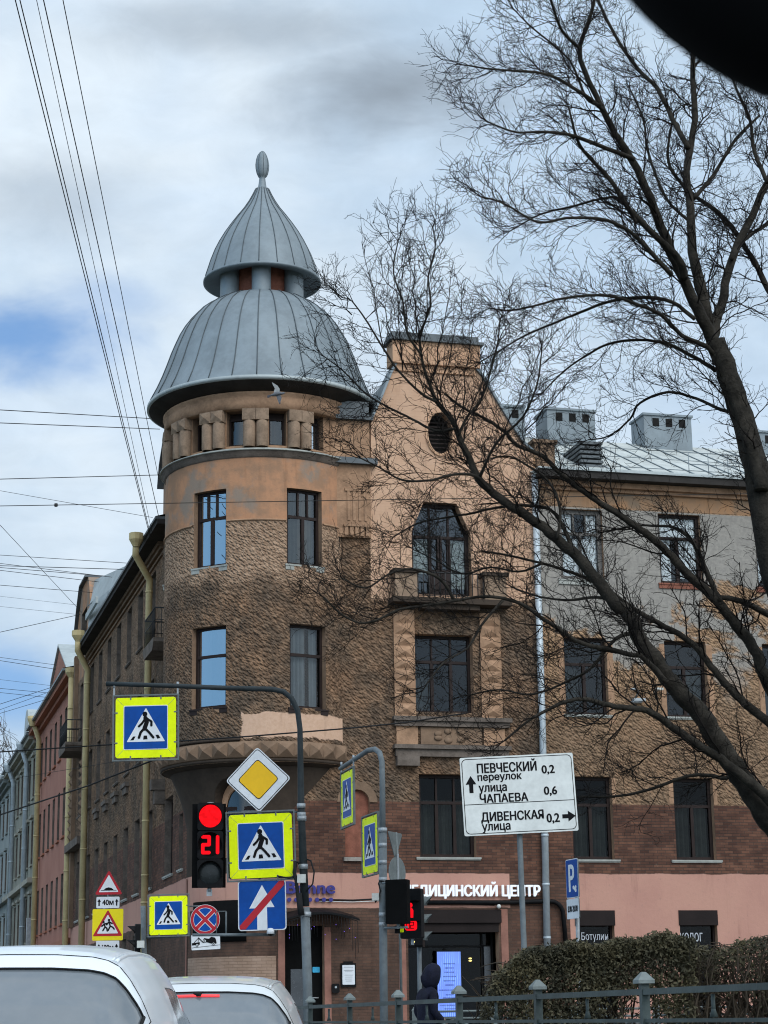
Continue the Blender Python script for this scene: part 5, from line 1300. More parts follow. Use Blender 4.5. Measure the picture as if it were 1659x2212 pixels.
# board coordinates from the picture: x from the left edge, y from the top edge (in photograph units)
def bx(x): return -hw + x * kx
def bz(y): return hh - y * kx
mb = MB(); rr = rrect(-hw + .018, hw - .018, -hh + .018, hh - .018, .055, 8); ri = rrect(-hw + .026, hw - .026, -hh + .026, hh - .026, .049, 8)
n = len(rr)
for i in range(n): j = (i + 1) % n; mb.poly([(rr[i][0], -.0095, rr[i][1]), (rr[j][0], -.0095, rr[j][1]), (ri[j][0], -.0095, ri[j][1]), (ri[i][0], -.0095, ri[i][1])])
mb.box(-hw + .02, hw - .02, -.0095, -.0085, bz(105.5), bz(104.0))
mb.build('border_line', M['sign_black'], bd)
mb = MB()
def arrow_up(cx, cy, w_, h_): return [(bx(cx - w_ * .19), bz(cy + h_ / 2)), (bx(cx + w_ * .19), bz(cy + h_ / 2)), (bx(cx + w_ * .19), bz(cy)), (bx(cx + w_ / 2), bz(cy)), (bx(cx), bz(cy - h_ / 2)), (bx(cx - w_ / 2), bz(cy)), (bx(cx - w_ * .19), bz(cy))]
mb.prism(arrow_up(22, 60, 24, 38), -.0105, -.0085)
mb.cut(); mb.prism([(bx(221), bz(136)), (bx(234), bz(136)), (bx(234), bz(128.5)), (bx(251), bz(140.5)), (bx(234), bz(152.5)), (bx(234), bz(145)), (bx(221), bz(145))][::-1], -.0105, -.0085)
mb.build('arrow', M['sign_black'], bd, fix=True)
for txt, x0, x1, y0, y1, bo in (('ПЕВЧЕСКИЙ', 38, 171, 9, 36, .026), ('переулок', 38, 136, 40.5, 57.5, .016), ('улица', 39, 101, 63.5, 83, .016), ('ЧАПАЕВА', 40, 147, 83.5, 102, .026), ('ДИВЕНСКАЯ', 40, 179, 123, 147, .026), ('улица', 40.5, 103, 149, 168.5, .016),
                                ('0,2', 183, 211, 25.5, 46, .02), ('0,6', 184.5, 213, 73, 93.5, .02), ('0,2', 186, 214, 133, 155, .02)):
    add_mesh(text_mesh(txt, bx(x0), bx(x1), bz(y1), bz(y0), .002, 0, 1, .0042 if bo > .016 else .0034), 'lettering', M['sign_black'], bd, (0, -.0085, 0))
mb = MB()
for z in (-.3, .3): mb.box(-hw * .9, hw * .9, .013, .04, z - .02, z + .02)
mb.build('back_rail', M['galv'], bd)
b0 = at(1136, 2170, D3 + .1); b0.z = .15
mast('board_post', 'slightly leaning grey post of the white street name board', [([b0, at(1132, 2045, D3 + .1), at(1122.5, 1807, D3 + .08), at(1119, 1660, D3 + .08)], .032, 0)], ('pole_grey',))

# -- parking sign, turned
D4 = 30.0
t = sign('parking_sign', 'narrow blue parking sign seen at an angle', 'road sign', at(1236.5, 1897.5, D4), -70, 0)
hx, hz = .21, .285; mb = MB(); mb.prism(rrect(-hx, hx, -hz, hz, .03), -.006, .01, 0, 1); mb.build('plate', [M['sign_white'], M['sign_back']], t)
mb = MB(); layer(mb, rrect(-hx * .94, hx * .94, -hz * .955, hz * .955, .025), -.008, 0); mb.build('blue_field', M['sign_blue'], t)
add_mesh(text_mesh('P', -.10, .085, -.19, .20, .003, 0, 1, .008), 'lettering', M['sign_white'], t, (0, -.0105, 0))
mb = MB()
for i, (x, z) in enumerate(((.05, -.135), (.09, -.155), (.125, -.135), (.125, -.18))): mb.prism(disc(x, z, .028, 12), -.0135 - i * .0005, -.0105)
mb.build('coin_symbol', M['sign_white'], t)
t = sign('plate', 'small white plate with hours below the blue parking sign', 'road sign', at(1238.2, 1963, D4), -70, 0); t.name = 'hours_plate'
mb = MB(); mb.prism(rrect(-.21, .21, -.145, .145, .02), -.006, .01, 0, 1); mb.build('plate', [M['sign_white'], M['sign_back']], t)
add_mesh(text_mesh('8.00-20.00', -.17, .17, -.045, .045, .002, 0, 1, .002), 'lettering', M['sign_black'], t, (0, -.0075, 0))
b0 = at(1247, 2170, D4 + .15); b0.z = .15
mast('parking_post', 'grey post behind the parking sign', [([b0, at(1245.5, 1860, D4 + .15)], .03, 0)], ('galv',))

# -- cluster across the junction
D5 = 46.0
def a5(x, y, d=0): return at(x, y, D5 + d)
ped_sign('small yellow framed crossing sign beside the round no stopping sign', a5(364, 1977.3), .86, 0, -.8)
t = sign('no_stopping_sign', 'round red and blue no stopping sign with a cross', 'road sign', a5(443.2, 1986.5), 0, 0)
R0 = .335; mb = MB(); mb.prism(disc(0, 0, R0, 40), -.006, .01, 0, 1); mb.build('plate', [M['sign_white'], M['sign_back']], t)
mb = MB(); layer(mb, disc(0, 0, R0 * .975, 40), -.008, 1); layer(mb, disc(0, 0, R0 * .79, 40), -.0105, 2); layer(mb, disc(0, 0, R0 * .765, 40), -.013, 0)
for k, (wd, m_) in enumerate(((.155, 2), (.115, 1))):
    for s_ in (-1, 1):
        L = R0 * (.775 if m_ == 2 else .80); d = Vector((cos(radians(45)), s_ * sin(radians(45)))); nn = Vector((-d.y, d.x)) * R0 * wd; a, b = d * L, -d * L
        mb.prism([tuple(a + nn), tuple(b + nn), tuple(b - nn), tuple(a - nn)], -.0155 - k * .0025 - (.0005 if s_ > 0 else 0) - .002, -.0155 - k * .0025 - .0004, m_)
mb.build('sign_face', [M['sign_blue'], M['sign_red'], M['sign_white']], t)
t = sign('tow_away_plate', 'white plate with a black tow truck lifting a car', 'road sign', a5(444.5, 2035), 0, -2.0)
hx, hz = .325, .168; mb = MB(); mb.prism(rrect(-hx, hx, -hz, hz, .02), -.006, .01, 0, 1); mb.build('plate', [M['sign_white'], M['sign_back']], t)
X = lambda x, y: ((x - 1402) / 325 * .65, (940 - y) / 325 * .65)
mb = MB(); y = -.0085
def sil(pts): 
    global y
    y -= .0004; mb.prism([X(*p) for p in pts][::-1], y - .002, y)
sil([(1246, 945), (1300, 940), (1335, 938), (1335, 965), (1246, 972)]); sil([(1312, 940), (1318, 885), (1326, 885), (1380, 945), (1372, 950), (1322, 900), (1320, 940)]); sil([(1262, 945), (1316, 893), (1319, 899), (1272, 945)])
sil([(1370, 920), (1385, 895), (1440, 905), (1465, 885), (1510, 895), (1520, 925), (1525, 960), (1490, 968), (1420, 945), (1375, 938)]); sil([(1248, 995), (1560, 976), (1560, 980), (1248, 999)])
mb.build('symbol', M['sign_black'], t, fix=True)
mb = MB(); yy = -.013
for cx, cy, r in ((1305, 970, 17), (1390, 928, 20), (1490, 963, 17)):
    for f, m_ in ((1.0, 0), (.72, 1), (.4, 0)): yy -= .0006; p = X(cx, cy); mb.prism(disc(p[0], p[1], r / 325 * .65 * f, 16), yy - .001, yy, m_)
mb.build('wheel_symbol', [M['sign_black'], M['sign_white']], t)
b0 = a5(314, 2200, .3); b0.z = .15
mast('corner_post', 'grey post on the far corner carrying small signs and lights', [([b0, a5(313, 2100, .3), a5(309, 1957, .3)], .06, 0), ([a5(313, 2025, .3), a5(380, 2024, .2), a5(410, 2016, .2)], .03, 0), ([a5(408, 1959, .15), a5(412, 2040, .15)], .018, 0), ([a5(405, 1958, .15), a5(440, 1957, .15)], .015, 0)], ('pole_grey',))
t = thing('traffic_light', 'small black traffic light seen from the side on the far corner', 'traffic light', a5(297, 2042), (0, 0, radians(-80)))
mb = MB(); mb.prism(rrect(-.13, .13, -.47, .47, .03), -.06, .06); mb.build('housing', M['black_plastic'], t, fix=True)
mb = MB()
for k in (-1, 0, 1):
    mb.cut()
    for i in range(14):
        q0, q1 = radians(-20 + 220 * i / 14), radians(-20 + 220 * (i + 1) / 14); r = .12
        mb.poly([(r * cos(q0), -.06, k * .31 + r * sin(q0)), (r * cos(q1), -.06, k * .31 + r * sin(q1)), (r * cos(q1), -.08 - .16 * max(0, sin(q1)), k * .31 + r * sin(q1)), (r * cos(q0), -.08 - .16 * max(0, sin(q0)), k * .31 + r * sin(q0))])
mb.build('visor', M['black_plastic'], t)
jbox('pale square junction box on the far corner post', a5(304, 2040, -.2), .08)
# -- warning signs down the side street
D6 = 56.0
def a6(x, y): return at(x, y, D6)
def tri(k, cz=0): return [(-.45 * k, -.27 * k + cz), (.45 * k, -.27 * k + cz), (0, .51 * k + cz)]
t = sign('speed_bump_sign', 'red edged triangle sign with a black hump', 'road sign', a6(235, 1914))
kk = .86; mb = MB(); mb.prism(rpoly(tri(kk), .04), -.006, .01, 0, 1); mb.build('plate', [M['sign_red'], M['sign_back']], t)
mb = MB(); layer(mb, rpoly(tri(kk * .71), .02), -.009, 0); layer(mb, [(-.22, -.125), (.22, -.125), (.22, -.112), (.14, -.105), (.08, -.055), (0, -.035), (-.08, -.055), (-.14, -.105), (-.22, -.112)], -.012, 1); mb.build('sign_face', [M['sign_white'], M['sign_black']], t)
def dist_plate(label, c, txt, hx, hz):
    t = sign('distance_plate', label, 'road sign', c)
    mb = MB(); mb.prism(rrect(-hx, hx, -hz, hz, .03), -.006, .01, 0, 1); mb.build('plate', [M['sign_white'], M['sign_back']], t)
    mb = MB()
    for s_ in (-1, 1):
        x = s_ * hx * .76; mb.cut(); mb.prism([(x - .02, -.09), (x + .02, -.09), (x + .02, .02), (x + .05, .02), (x, .10), (x - .05, .02), (x - .02, .02)], -.009, -.0065)
    mb.build('arrow', M['sign_black'], t)
    add_mesh(text_mesh(txt, -hx * .48, hx * .48, -.07, .075, .002, 0, 1, .006), 'lettering', M['sign_black'], t, (0, -.0075, 0)); return t
dist_plate('white plate reading 40 between the triangle sign and the yellow sign', a6(233.2, 1949.5), '40м', .32, .155)
dist_plate('white plate reading 100 below the yellow sign', a6(232.5, 2047), '100м', .32, .185)
t = sign('children_sign', 'yellow square sign with running children in a red triangle', 'road sign', a6(232.8, 1997.5))
hx = .425; mb = MB(); mb.prism(rrect(-hx, hx, -hx, hx, .03), -.006, .01, 0, 1); mb.build('plate', [M['sign_canary'], M['sign_back']], t)
mb = MB(); layer(mb, rpoly(tri(.92, -.06), .03), -.009, 0); layer(mb, rpoly(tri(.66, -.06), .02), -.012, 1); yk = -.0125
for figs in ([[(-.10, .02), (-.07, -.06), (-.13, -.16)], [(-.07, -.06), (-.02, -.10), (-.01, -.17)], [(-.10, .01), (-.16, -.04)], [(-.09, .02), (-.03, .03)]], [[(.04, .07), (.07, -.04), (.02, -.15)], [(.07, -.04), (.14, -.07), (.18, -.12)], [(.05, .07), (.12, .03)], [(.03, .07), (-.03, .0)]]):
    for st_ in figs:
        for o in stroke(st_, .042): yk -= .0003; layer(mb, o, yk, 2)
layer(mb, disc(-.115, .07, .033, 14), -.0125, 2); layer(mb, disc(.035, .125, .035, 14), -.0125, 2)
mb.build('sign_face', [M['sign_red'], M['sign_white'], M['sign_black']], t)
b0 = a6(233, 2200); b0.z = .15; b0.y += .1
mast('sign_post', 'grey post of the warning signs down the side street', [([b0, a6(234, 1885) + Vector((0, .1, 0))], .035, 0)], ('galv',))
t = sign('house_number_plate', 'small white and red number plate between two cream downpipes', 'number plate', BO + Vector((0, 0, 0)), 0)
p = Vector(mL(27.4, .3, 3.55)); t.location = bw(p.x, p.y, p.z); t.rotation_euler = (0, 0, BA - pi / 2 + radians(25))
mb = MB(); mb.prism(rrect(-.42, .42, -.22, .22, .03), -.02, .02); mb.build('plate', M['sign_white'], t, fix=True)
add_mesh(text_mesh('7', .18, .36, -.16, .17, .004, 0, 1, .02), 'lettering', M['sign_red'], t, (0, -.021, 0))
# -- lettering on the house
def on_front(name, label, cat, a, o, z):
    p = mR(a, o, z); return thing(name, label, cat, bw(p[0], p[1], p[2]), (0, 0, BA))
t = on_front('clinic_sign', 'glowing white capital letters over the wide dark entrance', 'sign', 5.28, .12, 4.42)
add_mesh(text_mesh('МЕДИЦИНСКИЙ ЦЕНТР', -1.98, 1.86, -.19, .24, .07, 0, 1, .011), 'lettering', M['sign_letter_white'], t)
mb = MB(); mb.box(-1.95, 1.85, .03, .06, -.1, -.06); mb.box(-1.95, 1.85, .03, .06, .1, .14); mb.build('rail', M['pink_reveal'], t)
t = on_front('violet_sign', 'violet blue shop letters on the pink band behind the armed post', 'sign', .85, .05, 4.50)
add_mesh(text_mesh('Bonne', -.62, .66, -.14, .16, .06, 0, 1, .014), 'lettering', M['letter_violet'], t)
mb = MB()
for k in range(7): mb.prism(disc(-.55 + .185 * k, -.30, .055, 12), -.05, 0)
mb.build('small_lettering', M['letter_violet'], t)
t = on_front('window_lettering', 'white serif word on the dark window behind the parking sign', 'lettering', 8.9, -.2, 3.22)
add_mesh(text_mesh('Ботулин', -.50, .26, -.13, .13, .004, 0), 'lettering', M['letter_vinyl_glow'], t)
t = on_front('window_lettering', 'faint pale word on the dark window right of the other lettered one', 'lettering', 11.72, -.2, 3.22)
add_mesh(text_mesh('колог', -.46, .2, -.13, .11, .004, 0), 'lettering', M['letter_vinyl_glow'], t)
t = on_front('notice_board', 'white notice in a black frame on the brown brick wall', 'notice', 1.87, .03, 2.28)
mb = MB(); mb.box(-.20, .20, -.03, .03, -.30, .30); mb.box(-.12, .12, -.02, .03, .30, .35); mb.build('frame', M['black_plastic'], t)
mb = MB(); mb.prism(rrect(-.165, .165, -.24, .255, .02), -.036, -.031); pp = mb.build('sheet', M['paper'], t)
mb = MB()
for z, a, b in ((.20, -.12, .12), (.12, -.13, .13), (.10, -.1, .1), (0, -.11, .12), (-.05, -.09, .1), (-.1, -.1, .09), (-.15, -.08, .08)): mb.box(a, b, -.0385, -.0365, z - .006, z + .006)
mb.build('printed_line', M['text_grey'], pp)
t = on_front('intercom', 'black round intercom box beside the dark entrance door', 'intercom', 1.52, .03, 1.95)
mb = MB(); mb.prism(rrect(-.10, .10, -.12, .12, .05), -.06, .02); mb.build('casing', M['black_plastic'], t, fix=True); mb = MB(); mb.prism(disc(0, .03, .03, 12), -.066, -.061); mb.build('button', M['galv'], t)
p = mR(4.72, -.40, 2.10); t = thing('led_board', 'upright blue glowing screen with lines of writing in the dark entrance', 'screen', bw(*p), (0, 0, BA))
mb = MB(); mb.box(-.345, .345, .0, .10, -.95, .80); mb.box(-.3, .3, -.1, .2, -1.98, -.952); mb.build('casing', M['black_plastic'], t)
mb = MB(); mb.box(-.325, .325, -.006, -.001, -.90, .77); mb.build('screen', M['led_panel'], t)
mb = MB(); rl = random.Random(11)
for z, wd in ((.46, .30), (.35, .24), (.24, .26), (.13, .34), (.02, .32), (-.09, .24), (-.22, .58), (-.34, .22), (-.42, .38), (-.50, .26), (-.61, .56), (-.70, .30)):
    x = -wd / 2
    while x < wd / 2: ww = rl.uniform(.012, .03); hz_ = rl.uniform(.014, .024); mb.box(x, x + ww * .62, -.0085, -.0062, z - hz_, z + hz_ * .8); x += ww
mb.build('screen_text', M['led_text'], t)
# ------------------------------------------------------------------ near fence
def fpt(n): return Vector(((-175 + 93.4 * n) / FPX * 26.2, 26.9 * (1 - .0929 * n), .15))
fp0 = fpt(0); fence = thing('fence', 'grey green metal fence with capped posts along the verge in front', 'fence', fp0)
def F_(n, s, z):   # n along in post steps, s sideways, z up
    p = fpt(n) - fp0; d = (fpt(1) - fpt(0)).normalized(); q = Vector((-d.y, d.x, 0)); r = p + q * s; return Vector((r.x, r.y, z))
pw = .032 / 2.505; W_ = .035
for n in range(-3, 11):
    mb = MB(); c = F_(n, 0, 0); d = (fpt(1) - fpt(0)).normalized(); q = Vector((-d.y, d.x, 0))
    def blk(w_, z0, z1, w2=None):
        w2 = w_ if w2 is None else w2
        mb.hexa([c + d * a * w_ + q * b * w_ + Vector((0, 0, z0)) for a, b in ((-1, -1), (1, -1), (1, 1), (-1, 1))] + [c + d * a * w2 + q * b * w2 + Vector((0, 0, z1)) for a, b in ((-1, -1), (1, -1), (1, 1), (-1, 1))])
    blk(.029, 0, 1.255); o = mb.build('post', M['fence_paint'], fence)
    mb = MB(); blk(.060, 1.256, 1.28); blk(.060, 1.28, 1.335, .014); mb.build('post_cap', M['fence_pale'], o)
    if n == 10: break
    def rail(z0, z1, wd, a=n + pw, b=n + 1 - pw):
        mb.hexa([F_(k, s * wd, z) for z in (z0, z1) for k, s in ((a, -1), (b, -1), (b, 1), (a, 1))])
    mb = MB(); rail(1.178, 1.220, .024); mb.build('top_rail', M['fence_paint'], fence)
    mb = MB(); rail(.99, 1.016, .016); mb.cut(); rail(.14, .17, .016); mb.build('lower_rail', M['fence_paint'], fence)
    mb = MB()
    for k in range(1, 4):
        x = n + k / 4; mb.tube([F_(x, 0, 1.02), F_(x, 0, 1.165)] if k == 2 else [F_(x, 0, .18), F_(x, 0, .985)], .014, 6)
    for k in range(4):
        xa, xb = n + .03 + k * .235, n + .03 + (k + 1) * .235
        mb.tube([F_((xa + xb) / 2, 0, .975), F_(xa, 0, .58), F_((xa + xb) / 2, 0, .2), F_(xb, 0, .58), F_((xa + xb) / 2, 0, .975)], .013, 6)
    mb.tube([F_(n + .5, 0, 1.02), F_(n + .5, 0, 1.10)], [.03, .006], 6)
    mb.build('infill', M['fence_paint'], fence)
# ------------------------------------------------------------------ second fence by the pavement
q0 = at(897, 2205, 33.5); q1 = at(1067.5, 2203, 33.2); dq = Vector((q1.x - q0.x, q1.y - q0.y, 0)); f2 = thing('fence', 'pale low metal fence further back behind the hooded walker', 'fence', (q0.x, q0.y, .15))
zt2 = at(897, 2175, 33.5).z - .15
for n in range(0, 6):
    mb = MB(); c = dq * n; mb.box(c.x - .05, c.x + .05, c.y - .05, c.y + .05, 0, zt2 - .06); mb.hexa([(c.x + a * .06, c.y + b * .06, zt2 - .058) for a, b in ((-1, -1), (1, -1), (1, 1), (-1, 1))] + [(c.x + a * .02, c.y + b * .02, zt2) for a, b in ((-1, -1), (1, -1), (1, 1), (-1, 1))])
    mb.build('post', M['fence_pale'], f2)
    if n == 5: break
    mb = MB()
    for z in (zt2 - .08, zt2 - .19, zt2 - .30, .15): mb.tube([dq * n + Vector((.05, 0, z)), dq * (n + 1) + Vector((-.05, 0, z))], .02, 6)
    for s in (0, 1): mb.tube([dq * (n + s) + Vector((.05 - .1 * s, 0, zt2 - .45)), dq * (n + .5) + Vector((0, 0, zt2 - .2))], .016, 6)
    mb.build('rail', M['fence_pale'], f2)

# ------------------------------------------------------------------ hedge
rh = random.Random(21)
def hedge(name, label, cat, x0, x1, y0, y1, top, dens, leafy, rr=.55):
    hb = thing(name, label, cat, ((x0 + x1) / 2, (y0 + y1) / 2, .14)); cx, cy = (x0 + x1) / 2, (y0 + y1) / 2
    stems = MB(); lv_ = MB(); tips = []
    for k in range(int(dens * (x1 - x0))):
        x = rh.uniform(x0 + .15, x1); y = rh.uniform(y0 + .2, y1 - .2); p = Vector((x - cx, y - cy, 0)); h = top(x) * rh.uniform(.8, 1.02) - .14
        pts = [p]; n = 7
        for i in range(1, n + 1):
            pts.append(pts[-1] + Vector((rh.uniform(-.10, .10), rh.uniform(-.10, .10), h / n)))
            if i >= 2:
                for _ in range(3):
                    d = Vector((rh.uniform(-1, 1), rh.uniform(-1, 1), rh.uniform(.3, 1.3))).normalized() * rh.uniform(.15, .42)
                    b = pts[-1]; e = b + d; 
                    if e.z > h: e.z = h + rh.uniform(-.06, .03)
                    mid = (b + e) / 2 + Vector((rh.uniform(-.04, .04), rh.uniform(-.04, .04), 0)); stems.tube([b, mid, e], [.007, .005, .003], 3, 0, False); tips.append((mid, e))
        stems.tube(pts, [.018 * (1 - .09 * i) for i in range(n + 1)], 5, 0, False)
    stems.build('stems', M['hedge_stem'], hb)
    if leafy:
        cnt = int(leafy * (x1 - x0))
        for k in range(cnt):
            x = rh.uniform(x0, x1); t = top(x); u = rh.random()
            if u < .45: z = t - abs(rh.gauss(0, .10)); y = rh.uniform(y0, y1)            # the clipped top
            elif u < .85: z = t * (1 - rh.random() ** 1.3 * .95); y = y0 + abs(rh.gauss(0, .12))   # the front face
            else: z = rh.uniform(.25, t); y = rh.uniform(y0, y1)
            # rounded left end and bare gaps low down
            e = max(0, (x0 + rr - x)); 
            if e > 0 and z > t - rr + sqrt(max(0, rr * rr - e * e)): continue
            gap = sin(x * 2.3 + 1) * .5 + sin(x * 5.1 + z * 2) * .5
            if z < t - .50 and gap > .15 and rh.random() < .88: continue
            c = Vector((x - cx + rh.gauss(0, .015), y - cy, z - .14 + rh.gauss(0, .02))); s_ = rh.uniform(.012, .030)
            a = Vector((rh.gauss(0, 1), rh.gauss(0, 1), rh.gauss(0, 1))).normalized(); b = a.orthogonal().normalized(); b.rotate(Matrix.Rotation(rh.uniform(0, 6.28), 3, a))
            cc = a.cross(b); lv_.poly([c - b * s_, c + cc * s_ * .45, c + b * s_, c - cc * s_ * .45])
        lv_.build('leaves', M['hedge_leaf'], hb)
    return hb
hx0 = at(1030, 2100, 21).x; hx1 = at(1492, 2100, 21).x
def htop(x): 
    u = (x - hx0) / (hx1 - hx0); return 1.62 + .30 * min(1, u / .42) + .04 * sin(u * 9) + .02 * sin(u * 31)
hedge('hedge', 'clipped dark green hedge with a rounded end behind the fence', 'hedge', hx0, hx1, 20.6, 21.9, htop, 26, 34000)
hedge('shrub', 'bare twiggy shrub beside the green hedge', 'shrub', hx1 - .1, hx1 + 3.4, 20.8, 21.8, lambda x: 1.88 + .06 * sin(x * 7), 75, 5000, .1)

# ------------------------------------------------------------------ the big bare tree
rt = random.Random(4)
Y0 = 26.0
class Seg:                                           # fast tube collector
    def __init__(s): s.v = []; s.f = []
    def add(s, pts, r0, r1, n=3):
        k = len(pts); b = len(s.v); up = Vector((.13, .9, .3))
        for i in range(k):
            t = pts[min(i + 1, k - 1)] - pts[max(i - 1, 0)]; a = t.cross(up)
            if a.length < 1e-6: a = Vector((1, 0, 0))
            a.normalize(); c = a.cross(t).normalized(); r = r0 + (r1 - r0) * i / (k - 1)
            for j in range(n): q = 2 * pi * j / n; s.v.append(pts[i] + a * (cos(q) * r) + c * (sin(q) * r))
        for i in range(k - 1):
            for j in range(n): a0 = b + i * n + j; a1_ = b + i * n + (j + 1) % n; s.f.append((a0, a1_, a1_ + n, a0 + n))
    def obj(s, name, m, parent, org=None):
        me = bpy.data.meshes.new(name); o = org or Vector((0, 0, 0)); me.from_pydata([tuple(v - o) for v in s.v], [], s.f); me.materials.append(m)
        me.polygons.foreach_set('use_smooth', [True] * len(s.f)); me.update(); ob = bpy.data.objects.new(name, me); C.objects.link(ob); ob.parent = parent; return ob
base = at(1905, 2190, Y0); base.z = .14
tree = thing('bare_tree', 'large leafless tree with dark leaning limbs in front of the house', 'tree', base)
